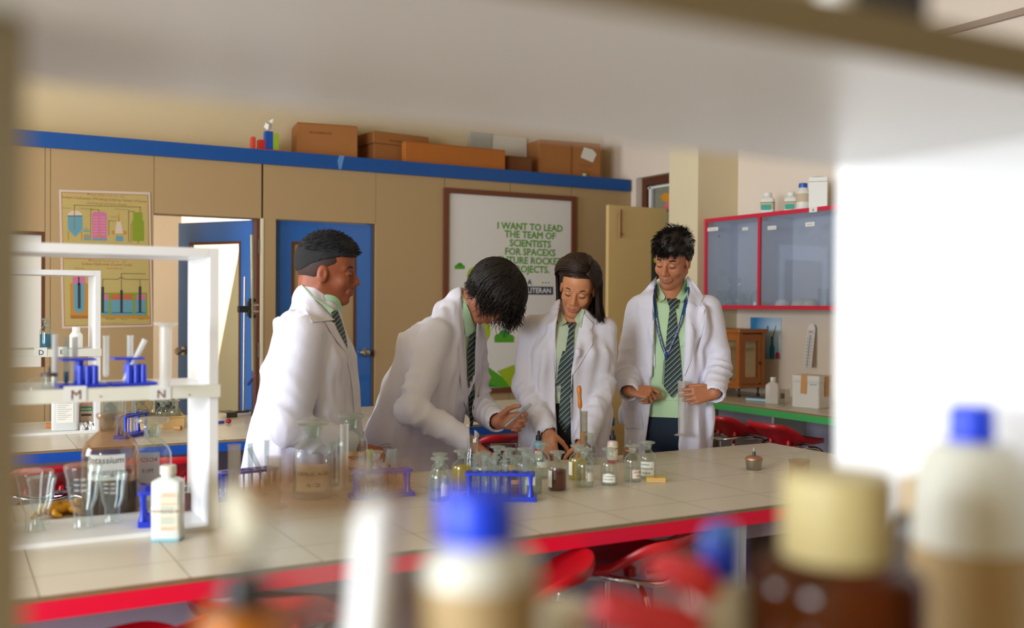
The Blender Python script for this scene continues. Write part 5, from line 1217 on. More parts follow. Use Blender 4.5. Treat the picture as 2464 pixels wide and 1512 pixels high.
# ------------------------------------------------------------------ people: bodies grown as smooth distance fields
def unit(v): v = np.asarray(v, float); return v/np.linalg.norm(v)
class Field:
    """signed distance field on a rectilinear grid, meshed with surface nets"""
    def __init__(s, xs, ys, zs):
        s.ax = [np.asarray(a, np.float32) for a in (xs, ys, zs)]
        s.D = np.full([len(a) for a in s.ax], .06, np.float32)
    def block(s, lo, hi, m):
        sl = []
        for a, l, h in zip(s.ax, lo, hi):
            i0 = max(0, int(np.searchsorted(a, l-m))-1); i1 = min(len(a), int(np.searchsorted(a, h+m))+1)
            if i1 <= i0: return None, None
            sl.append(slice(i0, i1))
        g = np.meshgrid(*[a[q] for a, q in zip(s.ax, sl)], indexing='ij')
        return tuple(sl), np.stack(g, -1)
    def mix(s, sl, d, k, sub=False):
        A = s.D[sl]
        if sub:
            d = -d; h = np.clip(.5-.5*(d-A)/k, 0, 1) if k > 0 else (A > d).astype(np.float32)
            s.D[sl] = np.maximum(A, d) if k <= 0 else d*(1-h)+A*h+k*h*(1-h)
        else:
            h = np.clip(.5+.5*(A-d)/max(k, 1e-6), 0, 1)
            s.D[sl] = A*(1-h)+d*h-k*h*(1-h)
    def cap(s, a, b, ra, rb, k=.01, sub=False, fold=None):
        a, b = np.asarray(a, np.float32), np.asarray(b, np.float32); R_ = max(ra, rb)
        sl, P = s.block(np.minimum(a, b)-R_, np.maximum(a, b)+R_, k+.03)
        if sl is None: return
        ab = b-a; t = np.clip(((P-a)@ab)/(ab@ab+1e-9), 0, 1)
        d = np.linalg.norm(P-(a+t[..., None]*ab), axis=-1)-(ra+(rb-ra)*t)
        if fold is not None: d = d-fold(P, t)
        s.mix(sl, d.astype(np.float32), k, sub)
    def ell(s, c, M, r, k=.01, sub=False):
        """ellipsoid, M rows = local axes"""
        c = np.asarray(c, np.float32); r = np.asarray(r, np.float32); ext = np.abs(np.asarray(M).T*r).sum(1)
        sl, P = s.block(c-ext, c+ext, k+.03)
        if sl is None: return
        q = ((P-c)@np.asarray(M, np.float32).T); k0 = np.linalg.norm(q/r, axis=-1); k1 = np.linalg.norm(q/(r*r), axis=-1)+1e-6
        s.mix(sl, (k0*(k0-1)/k1).astype(np.float32), k, sub)
    def loft(s, secs, k=.02, fold=None):
        """chain of elliptical sections (centre, half side, half front, side axis, front axis)"""
        for (c0, a0, b0, S0_, F0), (c1, a1, b1, S1, F1) in zip(secs[:-1], secs[1:]):
            c0, c1 = np.asarray(c0, np.float32), np.asarray(c1, np.float32); R_ = max(a0, b0, a1, b1)
            sl, P = s.block(np.minimum(c0, c1)-R_, np.maximum(c0, c1)+R_, k+.03)
            if sl is None: continue
            ax = c1-c0; L2 = ax@ax; tr = ((P-c0)@ax)/L2; t = np.clip(tr, 0, 1)
            q = P-(c0+t[..., None]*ax); S_ = unit(np.asarray(S0_)+np.asarray(S1)); Fv = unit(np.asarray(F0)+np.asarray(F1))
            A = a0+(a1-a0)*t; B = b0+(b1-b0)*t; qs, qf = q@S_, q@Fv; qa = (tr-t)*math.sqrt(L2)
            m_ = np.minimum(A, B)
            k0 = np.sqrt((qs/A)**2+(qf/B)**2+(qa/m_)**2); k1 = np.sqrt((qs/A**2)**2+(qf/B**2)**2+(qa/m_**2)**2)+1e-6
            d = k0*(k0-1)/k1
            if fold is not None: d = d-fold(P, t)
            s.mix(sl, d.astype(np.float32), k)
    def mesh(s):
        D = s.D; ins = D < 0; sh = np.array(D.shape)-1
        c = np.zeros(sh, np.int8)
        for i in (0, 1):
            for j in (0, 1):
                for l in (0, 1): c += ins[i:i+sh[0], j:j+sh[1], l:l+sh[2]]
        act = np.argwhere((c > 0) & (c < 8)); n = len(act)
        idx = np.full(sh, -1, np.int32); idx[tuple(act.T)] = np.arange(n)
        pos = np.zeros((n, 3)); cnt = np.zeros(n)
        corners = [(i, j, l) for i in (0, 1) for j in (0, 1) for l in (0, 1)]
        for a in corners:
            for d in range(3):
                if a[d]: continue
                b = list(a); b[d] = 1
                ia = act+np.array(a); ib = act+np.array(b)
                da, db = D[tuple(ia.T)], D[tuple(ib.T)]; m = (da < 0) != (db < 0)
                t = np.where(m, da/(da-db+1e-12), 0)
                pa = np.stack([s.ax[q][ia[:, q]] for q in range(3)], -1); pb = np.stack([s.ax[q][ib[:, q]] for q in range(3)], -1)
                pos += np.where(m[:, None], pa+(pb-pa)*t[:, None], 0); cnt += m
        pos /= np.maximum(cnt, 1)[:, None]
        faces = []
        for d in range(3):
            o = [q for q in range(3) if q != d]
            hi = [slice(None)]*3; lo = [slice(None)]*3; hi[d] = slice(1, None); lo[d] = slice(0, -1)
            E = np.argwhere(ins[tuple(lo)] != ins[tuple(hi)])
            E = E[np.all([(E[:, q] > 0) & (E[:, q] < D.shape[q]-1) for q in o], axis=0)]
            if not len(E): continue
            qs = []
            for u_, v_ in ((0, 0), (-1, 0), (-1, -1), (0, -1)):
                e = E.copy(); e[:, o[0]] += u_; e[:, o[1]] += v_; qs.append(idx[tuple(e.T)])
            q = np.stack(qs, -1); flip = ins[tuple(E.T)]
            if d == 1: flip = ~flip
            q[~flip] = q[~flip][:, ::-1]; q = q[np.all(q >= 0, axis=1)]
            faces.append(q)
        return pos, np.concatenate(faces)
def field_obj(nm, fl, m, parent=None, relax=1):
    v, f = fl.mesh()
    for _ in range(relax):                      # one light smoothing pass
        acc = np.zeros_like(v); cn = np.zeros(len(v))
        for a in range(4):
            for b in ((a+1) % 4, (a+3) % 4): np.add.at(acc, f[:, a], v[f[:, b]]); np.add.at(cn, f[:, a], 1)
        v = v*.5+.5*acc/np.maximum(cn, 1)[:, None]
    me = bpy.data.meshes.new(nm); me.from_pydata(v.tolist(), [], f.tolist()); me.update()
    me.polygons.foreach_set('use_smooth', [True]*len(me.polygons)); me.materials.append(m)
    o = bpy.data.objects.new(nm, me); COL.objects.link(o)
    if parent: o.parent = parent
    return o, v, f
def axis(lo, hi, step, dense=()):
    """grid line positions: coarse step, finer inside the dense intervals"""
    out, x = [], lo
    while x < hi:
        out.append(x); st = step
        for a, b, s_ in dense:
            if a <= x <= b: st = min(st, s_)
        x += st
    return np.array(out)
def waves(seed, n, lam, amp, stretch=(1, 1, 1)):
    g = np.random.default_rng(seed); ks = g.normal(size=(n, 3)); ks /= np.linalg.norm(ks, axis=1)[:, None]
    ks = (ks*np.array(stretch)*2*math.pi/(lam*g.uniform(.7, 1.6, n))[:, None]).astype(np.float32); ph = g.uniform(0, 6.28, n)
    def f(P, t=None):
        o = 0
        for i in range(n): o = o+np.sin(P@ks[i]+ph[i]+1.3*np.sin(P@ks[(i+1) % n]*.45+ph[i]))
        return amp*o/math.sqrt(n)
    return f

class Person:
    """local frame: x = to the right as seen, -y = towards the viewer, z = up; the root stands on the floor"""
    def __init__(s, px0, y):
        d = ray(px0, 756); v = unit([d[0], d[1], 0]); s.v = v; s.O = np.array([d[0]*y/d[1], y, 0]); s.d0 = float(s.O @ v)
        s.B = np.array([[v[1], -v[0], 0], [v[0], v[1], 0], [0, 0, 1.0]]); s.ang = math.atan2(-v[0], v[1])
        s.cam = s.B @ (np.array([0, 0, CAM_H])-s.O)
    def P(s, px, py, tw=0.0):
        d = ray(px, py); return s.B @ (d*((s.d0-tw)/(d @ s.v))+np.array([0, 0, CAM_H])-s.O)
    def place(s, o, label, cat='person'):
        o.location = tuple(s.O); o.rotation_euler.z = s.ang; tag(o, label, cat)
def V3(r, t, u): return unit([r, -t, u])
def cut_opening(f, p, left, right, yc=0.02, tw=.13):
    """open the coat front between two edges given as (px, py) lists"""
    zl = [p.P(*q, tw) for q in left]; zr = [p.P(*q, tw) for q in right]
    Z = f.ax[2]; o = np.argsort([q[2] for q in zl]); xl = np.interp(Z, [zl[i][2] for i in o], [zl[i][0] for i in o])
    o = np.argsort([q[2] for q in zr]); xr = np.interp(Z, [zr[i][2] for i in o], [zr[i][0] for i in o])
    xc, w_ = (xl+xr)/2, (xr-xl)/2
    X = f.ax[0][:, None, None]; Y = f.ax[1][None, :, None]
    g = np.maximum(np.abs(X-xc[None, None, :])-w_[None, None, :], Y-yc)
    f.D = np.maximum(f.D, -g).astype(np.float32)
def head_sdf(f, c, Fv, Uv, sc=1.0, neck=None, smile=0, wide=1.0, nose=1.0, nk=.053):
    Fv = unit(Fv); Uv = unit(Uv-Fv*(Uv@Fv)); S = np.cross(Uv, Fv); M = np.stack([Fv, S, Uv])
    L = lambda a, b, e: c+(Fv*a+S*b*wide+Uv*e)*sc
    E = lambda p, r, k, sub=False: f.ell(L(*p), M, np.array([r[0], r[1]*wide, r[2]])*sc, k*sc, sub)
    C = lambda a, b, ra, rb, k, sub=False: f.cap(L(*a), L(*b), ra*sc, rb*sc, k*sc, sub)
    if neck is not None: f.cap(L(-.026, 0, -.055), neck, nk*sc, (nk+.006)*sc, .02)
    E((-.012, 0, .03), (.098, .075, .084), .01); E((.026, 0, -.04), (.060, .057, .070), .03); E((.040, 0, .042), (.046, .058, .048), .02)
    for q in (-1, 1):
        C((-.012, q*.053, -.055), (.060, q*.016, -.098), .017, .015, .022)
        C((.080, q*.012, .019), (.062, q*.048, .016), .008, .008, .014)
        E((.060, q*.041, -.030), (.020, .020, .020), .022)
        E((.100, q*.031, .000), (.018, .017, .0125), .012, True)
        E((.0735, q*.031, -.002), (.0150, .0165, .0135), .004)
        E((.095, q*.0125*nose, -.0375), (.0095, .0078, .0075), .006)
        E((.103, q*.0062, -.0445), (.005, .0032, .003), .003, True)
        E((-.010, q*.076, -.012), (.019, .009, .031), .008); E((-.004, q*.087, -.008), (.010, .007, .018), .006, True)
    C((.084, 0, .010), (.109, 0, -.030), .0065, .0095*nose, .010); E((.107, 0, -.034), (.0105, .0105*nose, .009), .006)
    E((.088, 0, -.026), (.015, .0125, .022), .006); E((.084, 0, -.050), (.0135, .020, .018), .010)
    E((.071, 0, -.098), (.017, .021, .016), .016); E((.084, 0, -.066), (.012, .026, .016), .014)
    for q in (-1, 1):
        C((.082, q*.027, -.0645+smile*.003), (.0960, q*.004, -.0612), .0030, .0050, .006); C((.081, q*.023, -.0690+smile*.002), (.0930, q*.004, -.0715), .0036, .0062, .008)
        C((.089, q*.026, -.0655+smile*.003), (.1035, 0, -.0662), .0016, .0018, .003, True)
    return L, M
def hand_sdf(f, W, Dv, Nv, side, fingers, thumb, sc=1.0):
    """W wrist, Dv towards the knuckles, Nv out of the palm, side=+1 when the thumb lies on Dv x Nv, fingers: 4 of (curl1, curl2, curl3, spread)"""
    Dv = unit(Dv); Nv = unit(Nv-Dv*(Nv@Dv)); T = np.cross(Dv, Nv)*side; out = []
    rot = lambda d, n, a: d*math.cos(a)+n*math.sin(a)
    base = []
    for i, (lat, ln) in enumerate(((.030, .092), (.010, .096), (-.010, .092), (-.028, .084))):
        b = W+(Dv*ln+T*lat)*sc; base.append(b)
        f.cap(W+(T*lat*.55+Dv*.008)*sc, b, .0135*sc, .0105*sc, .012)
    for i, (c1, c2, c3, sp) in enumerate(fingers):
        d = unit(Dv+T*math.tan(R(sp))); n = Nv; p = base[i]; ls = ((.040, .026, .020), (.045, .029, .021), (.041, .027, .020), (.032, .021, .018))[i]; rr = (.0086, .0088, .0084, .0074)[i]; ang = 0
        pts = [p]
        for l_, c_ in zip(ls, (c1, c2, c3)):
            ang += R(c_); e = p+rot(d, n, ang)*l_*sc; f.cap(p, e, rr*sc, rr*.9*sc, .004); p = e; rr *= .92; pts.append(p)
        out.append(pts)
    b0 = W+(Dv*.022+T*.026+Nv*.010)*sc; d1 = unit(Dv*thumb[0]+T*thumb[1]+Nv*thumb[2]); d2 = unit(Dv*thumb[3]+T*thumb[4]+Nv*thumb[5])
    b1 = b0+d1*.042*sc; b2 = b1+unit(d1+d2)*.030*sc; b3 = b2+d2*.024*sc
    f.cap(b0, b1, .0145*sc, .0110*sc, .012); f.cap(b1, b2, .0105*sc, .0095*sc, .004); f.cap(b2, b3, .0095*sc, .0080*sc, .004)
    return out, (b0, b1, b2, b3)

def skin_mat(nm, h):
    m = mat(nm, h, .48, spec=.4, bump=(220, .08)); b = m.node_tree.nodes['Principled BSDF']
    at = m.node_tree.nodes.new('ShaderNodeAttribute'); at.attribute_name = 'skin_tone'; m.node_tree.links.new(at.outputs['Color'], b.inputs['Base Color'])
    b.inputs['Subsurface Weight'].default_value = .12; b.inputs['Subsurface Radius'].default_value = (.012, .004, .002); b.inputs['Subsurface Scale'].default_value = .5
    return m
def paint_skin(o, v, base, L, M, c, sc, lip, patches=None):
    """skin colour: lips redder, nails paler, darker in the listed patches"""
    col = np.tile(np.array(hexc(base)+(1,), np.float32), (len(v), 1)); q = (v-c)@M.T/sc
    lipm = .75*np.exp(-((q[:, 1]/.025)**2)**2)*np.exp(-(((q[:, 2]+.0665)/.0088)**2)**2)*(q[:, 0] > .075)
    col[:, :3] = col[:, :3]*(1-lipm[:, None])+np.array(hexc(lip), np.float32)*lipm[:, None]
    if patches is not None:
        for cc_, rr_, h_, a_ in patches:
            w_ = a_*np.exp(-(np.linalg.norm((q-np.array(cc_))/np.array(rr_), axis=1)**2)**1.5)
            col[:, :3] = col[:, :3]*(1-w_[:, None])+np.array(hexc(h_), np.float32)*w_[:, None]
    a = o.data.attributes.new('skin_tone', 'FLOAT_COLOR', 'POINT'); a.data.foreach_set('color', col.ravel())

M_COAT = mat('white cotton coat', 'dfdff0', .8, bump=(16, .35), sheen=.1)
M_SHIRT = mat('pale green shirt', 'b9d9b0', .8, bump=(90, .08)); M_SHIRT2 = mat('grey green shirt', 'bccbb4', .8, bump=(90, .08))
M_NAVY = mat('navy trouser cloth', '1c2a3c', .85, bump=(120, .08)); M_BLK = mat('black trouser cloth', '17181d', .85)
M_HAIR = mat('black hair', '1a1310', .46, spec=.5); M_HAIR2 = mat('dark brown hair', '2a1911', .42, spec=.5); M_HAIR1 = mat('cropped black hair', '15151a', .55, spec=.4, bump=(420, .5))
def tie_mat():
    m = mat('striped school tie', '23324a', .6); nt = m.node_tree; b = nt.nodes['Principled BSDF']
    uv = nt.nodes.new('ShaderNodeUVMap'); sp = nt.nodes.new('ShaderNodeSeparateXYZ'); nt.links.new(uv.outputs[0], sp.inputs[0])
    a = nt.nodes.new('ShaderNodeMath'); a.operation = 'MULTIPLY_ADD'; a.inputs[1].default_value = -.95; nt.links.new(sp.outputs[0], a.inputs[0]); nt.links.new(sp.outputs[1], a.inputs[2])
    d = nt.nodes.new('ShaderNodeMath'); d.operation = 'DIVIDE'; d.inputs[1].default_value = .0225; nt.links.new(a.outputs[0], d.inputs[0])
    fr = nt.nodes.new('ShaderNodeMath'); fr.operation = 'FRACT'; nt.links.new(d.outputs[0], fr.inputs[0])
    cr = nt.nodes.new('ShaderNodeValToRGB'); cr.color_ramp.interpolation = 'CONSTANT'; e = cr.color_ramp.elements
    e[0].position = 0; e[0].color = hexc('1b2740')+(1,); e[1].position = .44; e[1].color = hexc('c9d2cf')+(1,)
    for p_, h_ in ((.54, '35513f'),): q = e.new(p_); q.color = hexc(h_)+(1,)
    nt.links.new(fr.outputs[0], cr.inputs[0]); nt.links.new(cr.outputs[0], b.inputs['Base Color']); return m
M_TIE = tie_mat()

def drape(nm, rows, bvhs, m, parent, pe, off=.004, th=.003, nc=6, sub=4, uvs=True):
    """a strip of cloth laid on the surfaces below it; rows = (left px, left py, right px, right py)"""
    pts, uv = [], []
    R_ = []
    for a, b in zip(rows[:-1], rows[1:]):
        for i in range(sub): R_.append(tuple(x+(y-x)*i/sub for x, y in zip(a, b)))
    R_.append(rows[-1]); org = Vector(pe.cam); dist = []
    for q in R_:
        for j in range(nc+1):
            t = j/nc; d = Vector(pe.B @ ray(q[0]+(q[2]-q[0])*t, q[1]+(q[3]-q[1])*t)).normalized(); best = None
            for bv in bvhs:
                h = bv.ray_cast(org, d)
                if h[0] is not None and (best is None or h[3] < best): best = h[3]
            dist.append(best); pts.append(d)
    ok = [x for x in dist if x is not None]; med = float(np.median(ok)) if ok else 4.0
    A = np.array([x if x is not None and abs(x-med) < .3 else np.nan for x in dist]).reshape(len(R_), nc+1)
    for r_ in range(A.shape[0]):
        row = A[r_]
        if np.isnan(row).all(): row[:] = A[r_-1] if r_ else med
        elif np.isnan(row).any():
            g = np.where(~np.isnan(row))[0]; A[r_] = np.interp(np.arange(nc+1), g, row[g])
    for _ in range(2): B = A.copy(); B[1:-1] = (A[:-2]+2*A[1:-1]+A[2:])/4; A = B
    A = A.ravel(); n = len(A)
    top = [org+d*(a-off) for d, a in zip(pts, A)]; bot = [org+d*(a-off+th) for d, a in zip(pts, A)]
    V = [tuple(p) for p in top+bot]; W_ = nc+1; F_ = []
    for r_ in range(len(R_)-1):
        for j in range(nc):
            a = r_*W_+j; F_ += [(a, a+W_, a+W_+1, a+1), (n+a, n+a+1, n+a+W_+1, n+a+W_)]
    per = [j for j in range(nc)]+[r_*W_+nc for r_ in range(len(R_)-1)]+[(len(R_)-1)*W_+nc-j for j in range(nc)]+[(len(R_)-1-r_)*W_ for r_ in range(len(R_)-1)]
    for a, b in zip(per, per[1:]+per[:1]): F_.append((a, b, n+b, n+a))
    mb = MB().add(V, F_); o = obj(nm, mb, m, parent, angle=60)
    if uvs:
        ul = o.data.uv_layers.new(name='UVMap'); k_ = .0018
        U_ = [((q[0]+(q[2]-q[0])*j/nc)*k_, -(q[1]+(q[3]-q[1])*j/nc)*k_) for q in R_ for j in range(W_)]; U_ = U_+U_
        for lp in o.data.loops: ul.data[lp.index].uv = U_[lp.vertex_index]
    return o
def bvh_of(*vf): return [BVHTree.FromPolygons([tuple(p) for p in v], [tuple(int(i) for i in q) for q in f]) for v, f in vf]
def strands(nm, roots, paths_fn, m, parent, r0=.0045, n=9, sides=5):
    mb = MB()
    for i, rt in enumerate(roots):
        pts = paths_fn(i, rt, n)
        rr = [r0*(1-.85*(k/(len(pts)-1))**1.6) for k in range(len(pts))]; rr[0] *= .6
        mb.tube(pts, rr, sides)
    return obj(nm, mb, m, parent, angle=80)
EX, EY, EZ = np.array([1.0, 0, 0]), np.array([0, 1.0, 0]), np.array([0, 0, 1.0])
FR = (EX, EY)
def sec(c, a, b, S_=EX, F_=EY): return (c, a, b, S_, F_)
def elbow_folds(a, b, seed, amp=.006, lam=.032, at=1.0, width=.35):
    """creases round a sleeve, strongest near one end of the segment"""
    a, b = np.asarray(a, float), np.asarray(b, float); ax = unit(b-a); L = np.linalg.norm(b-a); q1 = unit(np.cross(ax, [.3, .5, .8])); q2 = np.cross(ax, q1)
    g = np.random.default_rng(seed); p1, p2, p3 = g.uniform(0, 6.28, 3)
    def f(P, t):
        d = P-a; th = np.arctan2(d@q2, d@q1); w_ = .25+np.exp(-((t-at)/width)**2)
        s1 = 1-2*np.abs(np.sin(t*L/lam*3.14+1.1*np.sin(th+p1)+.5*np.sin(2*th+p2)+p2))
        return amp*w_*(s1*(.5+.5*np.sin(th+p3))+.6*(1-1.6*np.abs(np.sin(t*L/lam*1.3+1.7*np.sin(th+p3)))))
    return f
def upper_body(p, f, neck, shl, shr, chest, pelvis, k=.03, w=.16):
    f.loft([sec(pelvis, .145, .105), sec((pelvis+chest)/2, .13, .095), sec(chest, .15, .105), sec(chest*.25+neck*.75-EZ*.03, .13, .07)], k)
    for s_ in (shl, shr): f.cap(neck-EZ*.03, s_, .05, .05, .03)
def legs(f, pelvis, dx=.085, r=(.085, .06, .042), k=.02, ky=0.0):
    for q in (-1, 1):
        h = pelvis+EX*q*dx-EZ*.04; kn = np.array([h[0]+q*.01, pelvis[1]+ky, .47]); an = np.array([h[0]+q*.012, pelvis[1]+.01, .08])
        f.cap(h, kn, r[0], r[1], k); f.cap(kn, an, r[1], r[2], k); f.cap(an-EZ*.04, an+np.array([0, -.14, -.045]), .035, .028, .02)
def shoes(f, pelvis, dx=.085):
    for q in (-1, 1):
        a = np.array([pelvis[0]+q*(dx+.022), pelvis[1]+.03, .045]); f.cap(a, a+np.array([0, -.19, -.005]), .044, .036, .01)
    f.D = np.maximum(f.D, .003-f.ax[2][None, None, :]).astype(np.float32)
def eye_parts(L, M, root, sc, look=-.25, lid=.0, brow='15100e', wide=1.0, browz=.022, thick=1.0, sides=(-1, 1)):
    bm_ = mat('dark brow hair', brow, .6)
    for q in sides:
        mb = MB().tube([L(.0875, q*.013, browz-.004), L(.0868, q*.024, browz+.000), L(.0820, q*.037, browz+.0015), L(.0715, q*.050, browz-.004)], [.0018*sc*thick, .0034*sc*thick, .0030*sc*thick, .0012*sc*thick], 6)
        obj('eyebrow', mb, bm_, root)
        mb = MB().tube([L(.0835, q*.018, lid-.0075), L(.0893, q*.026, lid-.0088), L(.0890, q*.034, lid-.0090), L(.0835, q*.042, lid-.0070), L(.079, q*.046, lid-.0045)], [.0008*sc, .0017*sc, .0019*sc, .0016*sc, .0008*sc], 6)
        obj('eyelashes', mb, bm_, root)
        mb = MB().tube([L(.0825, q*.019, lid+.0075), L(.0850, q*.028, lid+.0105), L(.0830, q*.038, lid+.0085), L(.0785, q*.045, lid+.004)], [.0005*sc, .0009*sc, .0009*sc, .0005*sc], 6)
        obj('lid_crease', mb, mat('skin crease', '5a3524', .7), root)
def neck_line(f, neck, slope, off):
    Y = f.ax[1][None, :, None]; Z = f.ax[2][None, None, :]
    f.D = np.maximum(f.D, (Z-neck[2])-slope*(Y-neck[1])-off).astype(np.float32)
def scalp(f, L, M, c, sc, grow=.012, top=.0, back=.0):
    f.ell(L(-.014, 0, .034), M, np.array([.100+grow+back, .077+grow, .086+grow+top])*sc, .005)
def keep_above(f, fn):
    X, Y, Z = np.meshgrid(*f.ax, indexing='ij'); P = np.stack([X, Y, Z], -1); f.D = np.maximum(f.D, fn(P)).astype(np.float32)
def tip_strand(start, d0, grav, length, ell_c, ell_M, ell_r, curl=0, ph=0, n=9, lean=None):
    """hair lock: leaves along d0, bends to gravity, slides over the skull"""
    p = np.array(start, float); d = unit(d0); pts = [p.copy()]; st = length/(n-1)
    for k in range(n-1):
        d = unit(d+grav*(k+1)/n)
        if curl: d = unit(d+curl*np.array([math.sin(k*1.5+ph), math.cos(k*1.3+ph), .4*math.sin(k*1.1+ph*2)]))
        p = p+d*st; q = (p-ell_c)@ell_M.T/ell_r; l_ = np.linalg.norm(q)
        if l_ < 1.0: q = q/l_; p = ell_c+(q*ell_r)@ell_M; d = unit(p-pts[-1])
        pts.append(p.copy())
    return pts
def skull_dirs(n, seed, cond):
    g = np.random.default_rng(seed); out = []
    while len(out) < n:
        d = unit(g.normal(size=3))
        if cond(d): out.append(d)
    return out
GRAV = np.array([0, 0, -1.0])
def falling_hair(nm, n, seed, ec, M, er, pick, m, parent, r=.0017, tail=10, wave=.0, grav=.35, over=7, inward=0.0):
    """fine locks: over the skull from a root direction to the hairline, then hanging; pick(g) -> (root dir, hairline dir, hanging length, layer, flick)"""
    mb = MB(); g = np.random.default_rng(seed)
    for i in range(n):
        d0, d1, ln, lay, flick = pick(g)[:5]; dm = None
        if isinstance(d0, tuple): d0, dm = unit(d0[0]), unit(d0[1])
        d0, d1 = unit(d0), unit(d1); om = math.acos(max(-1, min(1, float(d0@d1)))); pts = []
        for k in range(over+1):
            t = k/over; d = (math.sin((1-t)*om)*d0+math.sin(t*om)*d1)/max(math.sin(om), 1e-4)
            if dm is not None: d = (1-t)**2*d0+2*t*(1-t)*dm+t*t*d1
            pts.append(ec+((unit(d)*er*(1+lay*(.4+.6*t)))@M))
        p, dr = pts[-1], unit(pts[-1]-pts[-2]); ph = g.uniform(0, 6.28); lat = unit(np.cross(dr, pts[-1]-ec)); outw = (d1@M)*1.0; outw = unit(outw-EZ*outw[2]+1e-6)
        for k in range(tail):
            dr = unit(dr*(1-grav)+GRAV*grav-outw*inward+outw*flick*(k/tail)**3); p = p+dr*ln/tail
            q = (p-ec)@M.T/er; l_ = np.linalg.norm(q)
            if l_ < 1.0: p = ec+((q/l_*er)@M)
            pts.append(p+(lat*math.sin(k*.9+ph)+outw*math.cos(k*.8+ph))*wave*(k/tail))
        N = len(pts); mb.tube(pts, [r*(.7 if k == 0 else 1-.75*(k/(N-1))**3) for k in range(N)], 3)
    return obj(nm, mb, m, parent, angle=180)

def two_waves(seed, st, am=1.0):
    a, b = waves(seed, 8, .15, .011*am, st), waves(seed+60, 9, .07, .0045*am, st)
    return lambda P, t=None: a(P)+b(P)

